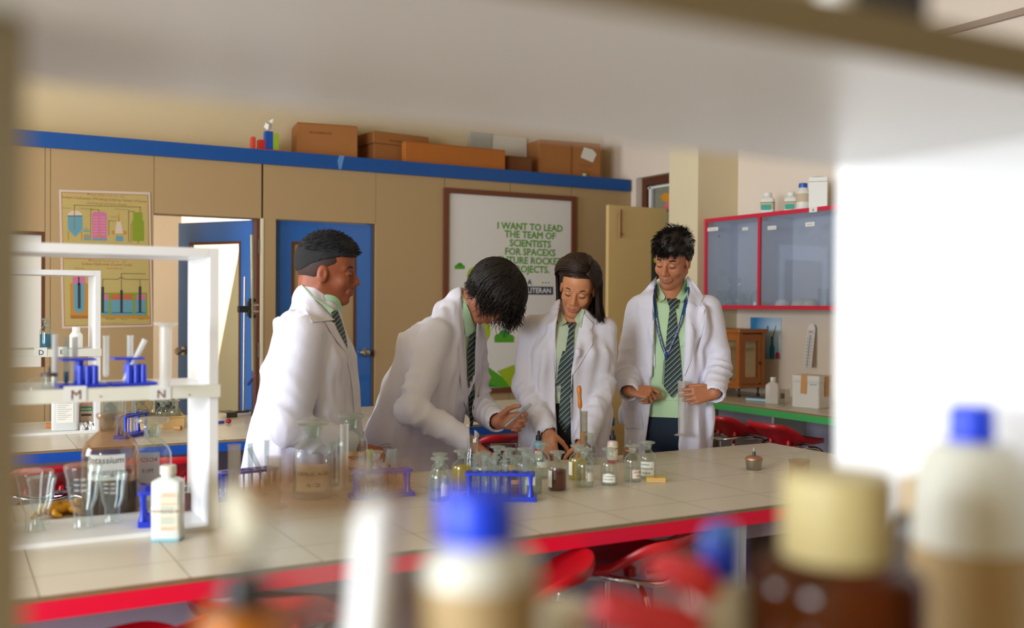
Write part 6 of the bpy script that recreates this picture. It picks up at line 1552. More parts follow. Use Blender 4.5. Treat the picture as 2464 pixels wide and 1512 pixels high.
# ================================================================== tall boy with the lanyard
def tall_boy():
    p = Person(1612, 3.53); P = p.P
    c = P(1618, 624, .035); F_ = V3(-.34, .86, -.36); U_ = V3(-.02, .36, .93); sc = 1.0
    neck = P(1617, 712, .0); shl, shr = P(1540, 746, .0), P(1702, 744, .0)
    ell_, elr = P(1513, 885, .03), P(1730, 880, .04); wl, wr = P(1513, 940, .2), P(1720, 944, .19)
    chest = P(1614, 800, .01); pel = P(1612, 985, 0)
    f = Field(axis(-.30, .30, .004, [(-.17, .20, .003)]), axis(-.34, .17, .003), axis(-.005, 1.86, .012, [(.93, 1.12, .003), (1.35, 1.86, .003)]))
    upper_body(p, f, neck, shl, shr, chest, pel); legs(f, pel)
    for a, b, e in ((shl, ell_, wl), (shr, elr, wr)): f.cap(a, b, .048, .040, .02); f.cap(b, e, .040, .027, .015)
    L, M = head_sdf(f, c, F_, U_, sc, neck, wide=.93, nk=.048)
    # right hand (left in view): loosely curled, index pointing right
    hand_sdf(f, wl, V3(.96, .26, -.08), V3(.10, -.66, -.74), 1, ((34, 42, 25, 3), (66, 68, 40, 0), (74, 72, 45, -2), (80, 74, 45, -4)), (.82, .30, .32, .97, -.05, .22), .96)
    # left hand: fingers reach left round the cylinder, thumb behind
    hand_sdf(f, wr, V3(-.90, .36, -.16), V3(-.20, -.95, -.08), -1, ((30, 38, 26, 5), (34, 44, 28, 0), (38, 46, 30, -4), (44, 50, 32, -8)), (.75, .3, .65, .85, -.05, .35), .98)
    body, bv, bf = field_obj('person', f, skin_mat('warm brown skin', 'b87856'))
    paint_skin(body, bv, 'b87856', L, M, c, sc, 'a5645a', patches=[((.066, 0, -.088), (.03, .035, .02), '8a5a44', .35)])
    p.place(body, 'tall student in an open white lab coat with a blue lanyard, holding a plastic cylinder')
    eye_parts(L, M, body, sc, wide=.93, thick=1.1)
    # clothes
    fs = Field(axis(-.26, .26, .006), axis(-.22, .2, .006), axis(.86, 1.52, .006)); wv = waves(41, 6, .16, .0035, (1.6, 1, .5))
    fs.loft([sec(P(1612, 1000, 0), .165, .125), sec(P(1612, 955, 0), .165, .122), sec(chest, .165, .122), sec(P(1615, 745, 0), .15, .098), sec(neck-EZ*.005, .066, .066)], .03, wv)
    fs.cap(neck-EZ*.02, neck+np.array([0, .012, .04]), .064, .060, .012); neck_line(fs, neck, .5, .012)
    shirt, sv, sf = field_obj('shirt', fs, M_SHIRT, body)
    ft = Field(axis(-.25, .25, .010), axis(-.2, .2, .010), axis(.04, .995, .010))
    ft.loft([sec(pel+EZ*.03, .160, .124), sec(pel-EZ*.08, .158, .122)], .02)
    for q in (-1, 1): h = pel+EX*q*.085-EZ*.05; ft.cap(h, [h[0]+q*.005, 0, .47], .082, .072, .015); ft.cap([h[0]+q*.01, 0, .47], [h[0]+q*.012, .01, .08], .075, .062, .015)
    tr, tv, tf = field_obj('trousers', ft, M_NAVY, body)
    fsx = Field(axis(-.2, .2, .008), axis(-.26, .16, .008), axis(-.02, .12, .008)); shoes(fsx, pel); field_obj('shoes', fsx, M_BLACK, body)
    fc = Field(axis(-.36, .36, .0055), axis(-.36, .24, .0055), axis(.62, 1.52, .0055)); wv = two_waves(3, (1.7, 1.4, .45))
    fc.loft([sec(P(1605, 1115, 0), .205, .165), sec(P(1607, 990, 0), .197, .15), sec(P(1612, 880, 0), .188, .14), sec(chest, .188, .137), sec(P(1615, 750, 0), .178, .112), sec(P(1616, 715, -.01), .105, .085)], .03, wv)
    for s_, e_, w_, sd in ((shl, ell_, wl, 1), (shr, elr, wr, 2)):
        fc.cap(s_, e_, .064, .058, .016, fold=elbow_folds(s_, e_, sd, .008, .055)); cf = e_+(w_-e_)*1.0
        fc.cap(e_, cf, .059, .047, .016, fold=elbow_folds(e_, cf, sd+7, .0075, .045, .1, .5))
    fc.cap(neck+np.array([0, .02, -.01]), neck+np.array([0, .03, .035]), .073, .066, .012)
    for w_, e_ in ((wl, ell_), (wr, elr)):                                   # hollow cuffs
        a = unit(w_-e_); fc.cap(e_+(w_-e_)*1.0-a*.012, w_+a*.09, .036, .038, .004, sub=True)
    cut_opening(fc, p, [(1556, 1125), (1552, 1075), (1568, 960), (1574, 800), (1575, 735), (1577, 690), (1584, 640)], [(1640, 1125), (1632, 1075), (1641, 960), (1645, 850), (1650, 750), (1656, 690), (1652, 640)])
    coat, cv, cfc = field_obj('lab_coat', fc, M_COAT, body)
    B = bvh_of((cv, cfc), (sv, sf)); BA = B+bvh_of((bv, bf))
    # lapels, collars, tie, lanyard, pockets
    D = lambda nm, rows, m, off=.004, th=.003, **k: drape(nm, rows, k.pop('bv', B), m, body, p, off, th, **k)
    D('lapel', [(1577, 668, 1580, 664), (1549, 700, 1579, 700), (1535, 712, 1578, 715), (1542, 728, 1577, 730), (1541, 738, 1577, 738), (1534, 745, 1577, 745), (1545, 800, 1576, 800), (1562, 850, 1576, 850), (1573, 884, 1576, 885)], M_COAT, .006, .004)
    D('lapel', [(1652, 668, 1655, 664), (1654, 690, 1676, 688), (1653, 700, 1694, 714), (1652, 722, 1681, 738), (1652, 735, 1683, 737), (1650, 742, 1703, 746), (1648, 800, 1688, 806), (1646, 860, 1664, 866), (1645, 905, 1647, 905)], M_COAT, .006, .004)
    D('shirt_collar', [(1577, 672, 1583, 676), (1578, 690, 1591, 697), (1581, 708, 1601, 714), (1585, 720, 1598, 722), (1586, 728, 1588, 728)], M_SHIRT, .010, .003, bv=BA)
    D('shirt_collar', [(1650, 670, 1656, 666), (1641, 696, 1657, 690), (1627, 716, 1654, 706), (1632, 722, 1649, 718), (1641, 728, 1643, 727)], M_SHIRT, .010, .003, bv=BA)
    D('necktie', [(1612, 738, 1624, 738), (1605, 795, 1631, 795), (1599, 870, 1638, 870), (1597, 930, 1642, 930), (1612, 952, 1626, 950), (1617, 958, 1620, 958)], M_TIE, .007, .004)
    D('tie_knot', [(1603, 716, 1638, 718), (1607, 728, 1633, 730), (1611, 742, 1629, 743)], M_TIE, .013, .006, nc=4)
    LY = mat('royal blue lanyard', '14417e', .6)
    la = [(1578, 684), (1575, 720), (1578, 760), (1585, 800), (1594, 835), (1601, 853)]; lb = [(1655, 690), (1648, 735), (1638, 775), (1622, 815), (1606, 850)]
    for pts in (la, lb): D('lanyard', [(x-3.6, y-(1 if pts is la else -1.2), x+3.6, y+(1 if pts is la else 1.2)) for x, y in pts], LY, .012, .002, nc=2, sub=5)
    def ribbon_text(body_, pts, wpx):
        seg = [math.dist(a, b) for a, b in zip(pts, pts[1:])]; tot = sum(seg); v, ff = text_geo(body_, 1.0, align='LEFT'); wd = max(q[0] for q in v); s_ = wpx
        mb = MB(); org = Vector(p.cam); vs = []
        for x, _, z in v:
            l_ = min(tot-.01, x*s_*.98+2); k = 0
            while k < len(seg)-1 and l_ > seg[k]: l_ -= seg[k]; k += 1
            a, b = np.array(pts[k], float), np.array(pts[k+1], float); d = (b-a)/seg[k]; nn = np.array([d[1], -d[0]])
            q = a+d*l_+nn*(z-.33)*s_; dr = Vector(p.B @ ray(*q)).normalized(); best = None
            for bv in B:
                h = bv.ray_cast(org, dr)
                if h[0] is not None and (best is None or h[3] < best): best = h[3]
            vs.append(tuple(org+dr*((best or 4.4)-.0142)))
        mb.add(vs, ff); obj('lanyard_text', mb, M_PAPER, body, smooth=False)
    ribbon_text('Mount Litera Zee School Lucknow', lb[::-1], 7.0); ribbon_text('Mount Litera Zee School Lucknow', la[::-1], 6.4)
    D('lanyard_end', [(1598, 851, 1608, 851), (1600, 864, 1605, 864)], LY, .013, .003, nc=2)
    D('card_holder', [(1596, 868, 1602, 868), (1592, 926, 1598, 926)], see_through('card sleeve', 'e4ece8', .4, 'c4d0c8', .1, .3), .012, .002, nc=2)
    D('coat_pocket', [(1500, 985, 1542, 990), (1502, 1030, 1548, 1032)], M_COAT, .004, .003)
    D('shirt_pocket', [(1636, 790, 1648, 788), (1636, 835, 1646, 832)], M_SHIRT, .004, .002, nc=3)
    D('belt_line', [(1566, 954, 1640, 956), (1566, 962, 1640, 964)], M_SHIRT, .006, .004, bv=bvh_of((sv, sf)))
    # hair: tousled quiff
    fh = Field(axis(c[0]-.16, c[0]+.16, .004), axis(c[1]-.17, c[1]+.17, .004), axis(c[2]-.1, c[2]+.2, .004)); scalp(fh, L, M, c, sc, .009, .010); nz = waves(9, 7, .02, .004)
    def cutp(Q):
        q = (Q-c)@M.T/sc; return np.interp(q[..., 0], [-.12, -.07, -.03, -.012, .004, .02, .05, .08, .11], [-.065, -.055, -.02, .012, -.004, .03, .052, .060, .060])-q[..., 2]+nz(Q)
    keep_above(fh, cutp); field_obj('hair_cap', fh, M_HAIR, body)
    er = np.array([.104, .082, .090]); ec = L(-.014, 0, .034); ds = skull_dirs(1700, 5, lambda d: d[2] > -.1 and not (d[0] > .85 and d[2] < .22) and not (d[2] < .15 and d[0] > .30))
    def fn(i, d, n):
        g = np.random.default_rng(int(d[0]*5+6)*100+int(d[1]*5+6)*1000+int(d[2]*4+6)*17); h = np.random.default_rng(i); top = max(0, d[2])
        fr = max(0, d[0]-.35)*(d[2] > .2)*1.6
        out = unit((d*np.array([.30, .34, .40]))@M*(1-.5*fr)+F_*(.30+.5*fr)*(1 if d[0] > -.5 else -.3)+np.array([-.35*top-.3*fr, 0, .30*top-.6*(1-top)-.75*fr])+g.normal(size=3)*.42*(.15+top)+h.normal(size=3)*.05)
        return tip_strand(ec+((d*er)@M)*1.0, out, GRAV*.30+F_*.25*top, (.015+.036*top+.012*fr)*h.uniform(.75, 1.2), ec, M, er, .05, i//9, 6)
    strands('hair_tufts', ds, fn, M_HAIR, body, .0021, 6, 3)
    # the held cylinder is a thing of its own
    return p, L, M
pt, Lt, Mt = tall_boy()
q = pt.P(1641, 1049, .212); base = np.array([[pt.v[1], pt.v[0], 0], [-pt.v[0], pt.v[1], 0], [0, 0, 1]]) @ q + pt.O
cylinder('white plastic measuring cylinder held by the tall boy, foot down', 0, 0, .232, .0165, pos=base, rot=(R(-3), R(1.5), 0))

# ================================================================== girl looking down
def girl():
    p = Person(1385, 3.53); P = p.P
    c = P(1391, 690, .035); F_ = V3(-.16, .88, -.42); U_ = V3(.12, .40, .90); sc = .97
    neck = P(1386, 776, .0); shl, shr = P(1282, 790, .0), P(1452, 795, .0)
    ell_, elr = P(1263, 930, .04), P(1448, 935, .05); wl, wr = P(1318, 1040, .2), P(1404, 1066, .2)
    chest = P(1372, 850, .01); pel = P(1368, 1020, 0)
    f = Field(axis(-.30, .26, .004, [(-.16, .12, .003)]), axis(-.34, .17, .003), axis(-.005, 1.66, .012, [(.66, .92, .003), (1.25, 1.66, .003)]))
    upper_body(p, f, neck, shl, shr, chest, pel); legs(f, pel, .075, (.08, .055, .038))
    for a, b, e in ((shl, ell_, wl), (shr, elr, wr)): f.cap(a, b, .042, .036, .02); f.cap(b, e, .036, .025, .015)
    L, M = head_sdf(f, c, F_, U_, sc, neck, smile=.6, wide=.94, nose=.9, nk=.046)
    hand_sdf(f, wl, V3(.14, .26, -.95), V3(.35, -.92, -.1), 1, ((14, 16, 10, 6), (22, 25, 15, 1), (34, 35, 25, -4), (44, 42, 30, -8)), (.7, .55, .45, .9, .2, .3), .92)
    hand_sdf(f, wr, V3(-.12, .35, -.92), V3(-.6, -.7, .1), -1, ((30, 40, 30, 3), (34, 42, 30, 0), (40, 45, 30, -3), (45, 45, 30, -6)), (.7, .5, .45, .9, .1, .3), .9)
    sk = 'c98962'; body, bv, bf = field_obj('person', f, skin_mat('light brown skin', sk))
    paint_skin(body, bv, sk, L, M, c, sc, 'b35f5c', patches=None)
    p.place(body, 'girl with shoulder-length brown hair in a lab coat and tie, looking down at the bottles')
    eye_parts(L, M, body, sc, wide=.94, thick=.8, brow='20130e')
    fs = Field(axis(-.25, .25, .006), axis(-.22, .2, .006), axis(.80, 1.46, .006)); wv = waves(42, 6, .16, .0035, (1.6, 1, .5))
    fs.loft([sec(P(1368, 1010, 0), .15, .118), sec(P(1366, 945, 0), .148, .114), sec(chest, .15, .125), sec(P(1378, 800, 0), .135, .092), sec(neck-EZ*.005, .060, .060)], .03, wv)
    fs.cap(neck-EZ*.02, neck+np.array([0, .012, .035]), .058, .054, .012); neck_line(fs, neck, .28, .014)
    shirt, sv, sf = field_obj('shirt', fs, M_SHIRT2, body)
    ft = Field(axis(-.23, .23, .010), axis(-.2, .2, .010), axis(.04, .985, .010))
    ft.loft([sec(P(1367, 947, 0), .153, .12), sec(pel-EZ*.05, .152, .12)], .02)
    for q in (-1, 1): h = pel+EX*q*.075-EZ*.05; ft.cap(h, [h[0]+q*.005, 0, .47], .080, .068, .015); ft.cap([h[0]+q*.01, 0, .47], [h[0]+q*.012, .01, .08], .07, .058, .015)
    field_obj('trousers', ft, M_BLK, body)
    fsx = Field(axis(-.22, .2, .008), axis(-.26, .16, .008), axis(-.02, .12, .008)); shoes(fsx, pel, .075); field_obj('shoes', fsx, M_BLACK, body)
    fc = Field(axis(-.34, .30, .0055), axis(-.36, .24, .0055), axis(.60, 1.46, .0055)); wv = two_waves(13, (1.7, 1.4, .45))
    fc.loft([sec(P(1358, 1130, 0), .20, .16), sec(P(1360, 1000, 0), .185, .148), sec(P(1363, 930, 0), .172, .138), sec(chest, .168, .142), sec(P(1374, 808, 0), .158, .108), sec(P(1384, 777, -.01), .10, .082)], .03, wv)
    for s_, e_, w_, sd in ((shl, ell_, wl, 11), (shr, elr, wr, 12)):
        fc.cap(s_, e_, .058, .054, .016, fold=elbow_folds(s_, e_, sd, .007, .055)); cf = e_+(w_-e_)*.95
        fc.cap(e_, cf, .055, .046, .016, fold=elbow_folds(e_, cf, sd+7, .007, .045, .1, .5))
    fc.cap(neck+np.array([0, .02, -.01]), neck+np.array([0, .03, .03]), .068, .060, .012)
    for w_, e_ in ((wl, ell_), (wr, elr)): a = unit(w_-e_); fc.cap(e_+(w_-e_)*.95-a*.012, w_+a*.08, .034, .036, .004, sub=True)
    cut_opening(fc, p, [(1345, 1130), (1341, 1050), (1336, 960), (1337, 850), (1337, 790), (1345, 745), (1350, 700)], [(1384, 1130), (1374, 1060), (1373, 960), (1375, 890), (1388, 820), (1402, 770), (1400, 720)])
    coat, cv, cfc = field_obj('lab_coat', fc, M_COAT, body)
    B = bvh_of((cv, cfc), (sv, sf)); BA = B+bvh_of((bv, bf))
    D = lambda nm, rows, m, off=.004, th=.003, **k: drape(nm, rows, k.pop('bv', B), m, body, p, off, th, **k)
    D('lapel', [(1345, 742, 1348, 738), (1326, 745, 1343, 748), (1330, 764, 1341, 764), (1334, 790, 1338, 790), (1325, 802, 1338, 802), (1328, 850, 1338, 850), (1336, 905, 1338, 905)], M_COAT, .006, .004)
    D('lapel', [(1402, 756, 1406, 756), (1397, 772, 1428, 778), (1394, 786, 1424, 794), (1392, 797, 1431, 808), (1384, 830, 1424, 832), (1378, 870, 1394, 880), (1375, 905, 1376, 905)], M_COAT, .006, .004)
    D('shirt_collar', [(1346, 744, 1352, 750), (1342, 772, 1364, 776), (1344, 782, 1352, 784)], M_SHIRT2, .015, .003, bv=BA)
    D('shirt_collar', [(1400, 742, 1406, 748), (1382, 768, 1402, 768), (1390, 784, 1398, 790)], M_SHIRT2, .010, .003, bv=BA)
    D('necktie', [(1354, 845, 1370, 845), (1344, 880, 1362, 880), (1339, 920, 1356, 920), (1337, 930, 1350, 928)], M_TIE, .006, .003)
    D('necktie', [(1370, 786, 1381, 788), (1362, 835, 1380, 832), (1352, 900, 1378, 900), (1346, 980, 1376, 980), (1344, 1017, 1375, 1020), (1354, 1036, 1364, 1034), (1357, 1042, 1359, 1042)], M_TIE, .009, .004)
    D('tie_knot', [(1362, 770, 1387, 770), (1365, 780, 1384, 782), (1368, 789, 1382, 789)], M_TIE, .013, .006, nc=4)
    D('belt', [(1335, 934, 1352, 934), (1335, 942, 1352, 942)], mat('grey belt', '8d8f8c', .5), .006, .003, bv=bvh_of((sv, sf)), nc=3)
    # straight hair with a parting to the right of the middle
    fh = Field(axis(c[0]-.16, c[0]+.16, .0045), axis(c[1]-.17, c[1]+.17, .0045), axis(c[2]-.14, c[2]+.2, .0045)); scalp(fh, L, M, c, sc, .007, .002)
    def cutp(Q):
        q = (Q-c)@M.T/sc; return np.interp(q[..., 0], [-.12, -.05, -.01, .02, .05, .08, .11], [-.075, -.06, -.03, .045, .066, .074, .078])-.10*np.clip(-q[..., 1]*np.clip(q[..., 0]/.06, 0, 1)-.0, -.02, .15)-q[..., 2]
    keep_above(fh, cutp)
    field_obj('hair_cap', fh, M_HAIR2, body)
    er = np.array([.108, .084, .094])*sc; ec = L(-.014, 0, .034); bot = P(1385, 776, 0)[2]
    def pick(g):
        side = 1 if g.uniform() < .45 else -1; lay = g.uniform(.03, .17); w_ = g.uniform()
        if side < 0 and w_ < .42:                       # swept across the forehead and behind the ear
            tt = g.uniform(); d0 = (np.array([.80-.35*tt, .40, .62+.3*tt]), np.array([1.02-.45*tt, -.25, .50+.3*tt+g.normal()*.04])); phi = R(96+20*tt)
            d1 = np.array([math.cos(phi), -math.sin(phi), .05+g.normal()*.06]); lay *= .7
        else:
            lo = 62 if side > 0 else 100
            phi = R(g.uniform(lo, 180) if g.uniform() < .7 else g.uniform(lo, lo+25)); tf = (math.degrees(phi)-lo)/(180-lo)
            d0 = np.array([.78-1.25*tf*g.uniform(.6, 1.1), .40+.03*side+g.normal()*.015, .72]); d1 = np.array([math.cos(phi), side*math.sin(phi), -.05+g.normal()*.05]); lay += (.06+.22*max(0, 1-abs(math.degrees(phi)-112)/24))*(side < 0)
        z = (ec+((unit(d1)*er)@M))[2]
        return d0, d1, max(.02, z-bot+g.normal()*.012-(.014 if side > 0 else -.004)), lay, (g.uniform(.0, .55) if side > 0 else g.uniform(-.2, .12))
    falling_hair('hair_locks', 1900, 15, ec, M, er, pick, M_HAIR2, body, .0022, 9, .0015, .42, 7, .015)
girl()

# ================================================================== cropped-hair student in profile
def profile_boy():
    p = Person(752, 3.58); P = p.P
    sc = 1.04; c = P(788, 652, .0); F_ = V3(.985, .10, -.10); U_ = V3(.09, .06, .99)
    neck = P(768, 745, .0); chest = P(752, 860, 0); pel = P(738, 1085, 0)
    shl, shr = P(738, 806, .185), P(760, 806, -.165)
    elN, elF = P(700, 1030, .235), P(745, 1030, -.22); wN, wF = P(858, 1078, .20), P(830, 1058, -.08)
    f = Field(axis(-.22, .30, .004, [(-.1, .2, .003)]), axis(-.33, .33, .004, [(-.12, .12, .003)]), axis(-.005, 1.72, .012, [(.70, .95, .004), (1.34, 1.72, .003)]))
    S2, F2 = EY, EX
    f.loft([sec(pel, .15, .12, S2, F2), sec((pel+chest)/2, .14, .115, S2, F2), sec(chest, .155, .115, S2, F2), sec(chest*.25+neck*.75-EZ*.03, .13, .08, S2, F2)], .03)
    for s_ in (shl, shr): f.cap(neck-EZ*.03, s_, .055, .05, .03)
    for q in (-1, 1):
        h = pel+EY*q*.085-EZ*.04; kn = np.array([h[0]+.02, h[1], .47]); an = np.array([h[0]-.01, h[1], .08]); f.cap(h, kn, .088, .062, .02); f.cap(kn, an, .062, .042, .02); f.cap(an-EZ*.04, an+np.array([.14, 0, -.045]), .035, .028, .02)
    for a, b, e in ((shl, elN, wN), (shr, elF, wF)): f.cap(a, b, .05, .042, .02); f.cap(b, e, .042, .029, .015)
    L, M = head_sdf(f, c, F_, U_, sc, neck, wide=1.04)
    f.cap(L(-.035, 0, -.045), neck, .066, .074, .02)
    hand_sdf(f, wN, V3(.93, .1, -.30), V3(-.2, -.6, -.8), -1, ((35, 40, 30, 3), (40, 45, 30, 0), (48, 48, 30, -3), (55, 50, 30, -6)), (.8, .3, .5, .9, .1, .3), .98)
    hand_sdf(f, wF, V3(.9, .3, -.3), V3(0, .5, -.8), 1, ((35, 40, 30, 3), (40, 45, 30, 0), (48, 48, 30, -3), (55, 50, 30, -6)), (.8, .3, .5, .9, .1, .3), .98)
    sk = '9a563b'; body, bv, bf = field_obj('person', f, skin_mat('deep brown skin', sk))
    paint_skin(body, bv, sk, L, M, c, sc, '8a4540', patches=[((.094, 0, -.0530), (.012, .026, .005), '1c1310', .85), ((.03, .055, .03), (.05, .02, .022), '4a2c22', .35), ((-.05, .06, -.01), (.035, .03, .03), '2a1c18', .6), ((.04, .05, -.085), (.05, .03, .02), '7a412d', .4)])
    p.place(body, 'student in profile with cropped black hair, closed white lab coat, facing right')
    eye_parts(L, M, body, sc, wide=1.04, thick=1.3)
    fs = Field(axis(-.2, .2, .007), axis(-.24, .24, .007), axis(.8, 1.5, .007))
    fs.loft([sec(pel+EZ*.05, .16, .13, S2, F2), sec(chest, .16, .125, S2, F2), sec(P(764, 790, 0), .14, .095, S2, F2), sec(neck-EZ*.01, .08, .078, S2, F2)], .03)
    fs.cap(neck-EZ*.025+EX*.004, neck+np.array([.012, 0, .024]), .080, .074, .012)
    shirt, sv, sf = field_obj('shirt', fs, mat('mint shirt', 'b5e0c4', .8), body)
    ft = Field(axis(-.25, .25, .010), axis(-.25, .25, .010), axis(.04, 1.0, .010))
    ft.loft([sec(pel+EZ*.06, .165, .135, S2, F2), sec(pel-EZ*.05, .17, .14, S2, F2)], .02)
    for q in (-1, 1): h = pel+EY*q*.085-EZ*.05; ft.cap(h, [h[0]+.02, h[1], .47], .095, .075, .015); ft.cap([h[0]+.02, h[1], .47], [h[0]-.01, h[1], .08], .075, .062, .015)
    field_obj('trousers', ft, M_NAVY, body)
    fsx = Field(axis(-.2, .32, .008), axis(-.2, .2, .008), axis(-.02, .12, .008))
    for q in (-1, 1): a = np.array([pel[0]-.04, pel[1]+q*.085, .045]); fsx.cap(a, a+np.array([.2, 0, -.005]), .046, .038, .01)
    fsx.D = np.maximum(fsx.D, .003-fsx.ax[2][None, None, :]).astype(np.float32); field_obj('shoes', fsx, M_BLACK, body)
    fc = Field(axis(-.36, .30, .0055), axis(-.36, .36, .0055), axis(.58, 1.5, .0055)); wv = two_waves(23, (1.4, 1.7, .45))
    fc.loft([sec(P(728, 1150, 0), .21, .225, S2, F2), sec(P(742, 1000, 0), .195, .178, S2, F2), sec(P(748, 910, 0), .185, .165, S2, F2), sec(chest+EX*.005, .185, .150, S2, F2), sec(P(752, 795, 0), .175, .115, S2, F2), sec(P(762, 752, 0), .11, .088, S2, F2)], .03, wv)
    for s_, e_, w_, sd in ((shl, elN, wN, 21), (shr, elF, wF, 22)):
        fc.cap(s_, e_, .070, .066, .016, fold=elbow_folds(s_, e_, sd, .009, .06)); cf = e_+(w_-e_)*.86
        fc.cap(e_, cf, .066, .052, .016, fold=elbow_folds(e_, cf, sd+7, .008, .05, .1, .5)); a = unit(w_-e_)
    for w_, e_ in ((wN, elN), (wF, elF)): a = unit(w_-e_); fc.cap(e_+(w_-e_)*.86-a*.012, w_+a*.08, .038, .041, .004, sub=True)
    fc.cap(neck+np.array([-.012, 0, -.02]), neck+np.array([-.02, 0, .028]), .088, .080, .012)
    # V of the neck opening in front
    X, Y, Z = np.meshgrid(*fc.ax, indexing='ij'); zt, zb = neck[2]+.06, P(840, 840)[2]
    wv_ = np.clip((Z-zb)/(zt-zb), 0, 1)*.085; g = np.maximum(np.abs(Y)-wv_, np.maximum(-(X-neck[0]-.02), zb-Z)); fc.D = np.maximum(fc.D, -g).astype(np.float32)
    coat, cv, cfc = field_obj('lab_coat', fc, M_COAT, body)
    B = bvh_of((cv, cfc), (sv, sf)); BA = B+bvh_of((bv, bf))
    D = lambda nm, rows, m, off=.004, th=.003, **k: drape(nm, rows, k.pop('bv', B), m, body, p, off, th, **k)
    D('coat_collar', [(722, 688, 726, 686), (716, 708, 740, 704), (724, 730, 764, 728), (742, 756, 787, 752), (752, 776, 806, 770), (756, 774, 776, 774)], M_COAT, .008, .005, bv=BA)
    D('shirt_collar', [(726, 686, 729, 688), (736, 700, 752, 712), (756, 718, 780, 730), (776, 734, 802, 744), (792, 752, 799, 758)], mat('mint shirt', 'b5e0c4', .8), .009, .003, bv=BA)
    D('shirt_collar', [(806, 742, 812, 732), (806, 748, 812, 744)], mat('mint shirt', 'b5e0c4', .8), .009, .003, bv=BA, nc=3)
    D('lapel', [(780, 772, 786, 773), (790, 790, 808, 778), (806, 815, 824, 806), (826, 840, 834, 836), (838, 858, 840, 858)], M_COAT, .007, .004)
    D('necktie', [(797, 752, 812, 746), (803, 775, 822, 772), (816, 800, 830, 798), (828, 822, 835, 822), (835, 838, 836, 838)], M_TIE, .010, .004, bv=BA)
    D('coat_front_edge', [(836, 872, 841, 872), (843, 900, 848, 900), (851, 960, 856, 960), (853, 1010, 857, 1010)], M_COAT, .004, .003, nc=2)
    # cropped hair: long on top, faded sides
    fh = Field(axis(c[0]-.17, c[0]+.17, .004), axis(c[1]-.14, c[1]+.14, .004), axis(c[2]-.08, c[2]+.2, .004)); scalp(fh, L, M, c, sc, .007, .016)
    fh.ell(L(.045, 0, .082), M, np.array([.055, .062, .042])*sc, .03); nz = waves(31, 9, .012, .0012)
    def cutp(Q):
        q = (Q-c)@M.T/sc; a, e = q[..., 0], q[..., 2]
        line = np.interp(a, [-.12, -.09, -.05, -.01, .02, .05, .075, .11], [-.012, -.006, .022, .040, .050, .056, .058, .058])
        return line-e+nz(Q)
    keep_above(fh, cutp); field_obj('hair', fh, M_HAIR1, body)
    ff_ = Field(axis(c[0]-.17, c[0]+.17, .004), axis(c[1]-.14, c[1]+.14, .004), axis(c[2]-.12, c[2]+.16, .004)); ff_.ell(L(-.0135, 0, .026), M, np.array([.1022, .0790*1.02, .092])*sc, .004)
    def cut2(Q):
        q = (Q-c)@M.T/sc; a, e = q[..., 0], q[..., 2]
        return np.maximum(np.interp(a, [-.12, -.08, -.045, -.02, .004, .012, .06], [-.09, -.085, -.06, .012, .014, .02, .045])-e, a-.058)+nz(Q)*.5
    keep_above(ff_, cut2); field_obj('faded_sides', ff_, mat('short faded hair', '3a2620', .7, noise=(90, .25)), body)
    ds = skull_dirs(900, 35, lambda d: d[2] > .30); er = np.array([.112, .09, .104])*sc; ec = L(-.006, 0, .036)
    def fn(i, d, n):
        g = np.random.default_rng(i+900); st = ec+((d*er)@M)*.99; return tip_strand(st, unit((d*.6)@M+F_*.8+g.normal(size=3)*.2), GRAV*.1, .020, ec, M, er, 0, i, 4)
    strands('hair_bristles', ds, fn, M_HAIR1, body, .0017, 4, 4)
    # red clip with thin wires in his hand
    return p
pb = profile_boy()
w0 = pb.B.T @ pb.P(888, 1086, .2)+pb.O
t = thing('wire_gauze_holder', 'red clip with two thin wires held in the profile student\'s hand', 'holder', w0)
obj('clip', MB().box(-.012, -.008, -.004, .016, .008, .012), M_REDPL, t, smooth=False, bevel=.003)
obj('wire', MB().tube(bezier((.01, 0, .004), (.035, 0, .008), (.05, -.01, .03), (.075, -.02, .022), 8), .0009, 6), M_DARKMETAL, t); obj('wire', MB().tube(bezier((.01, 0, .0), (.04, 0, .0), (.05, -.01, .02), (.078, -.02, .010), 8), .0009, 6), M_DARKMETAL, t)

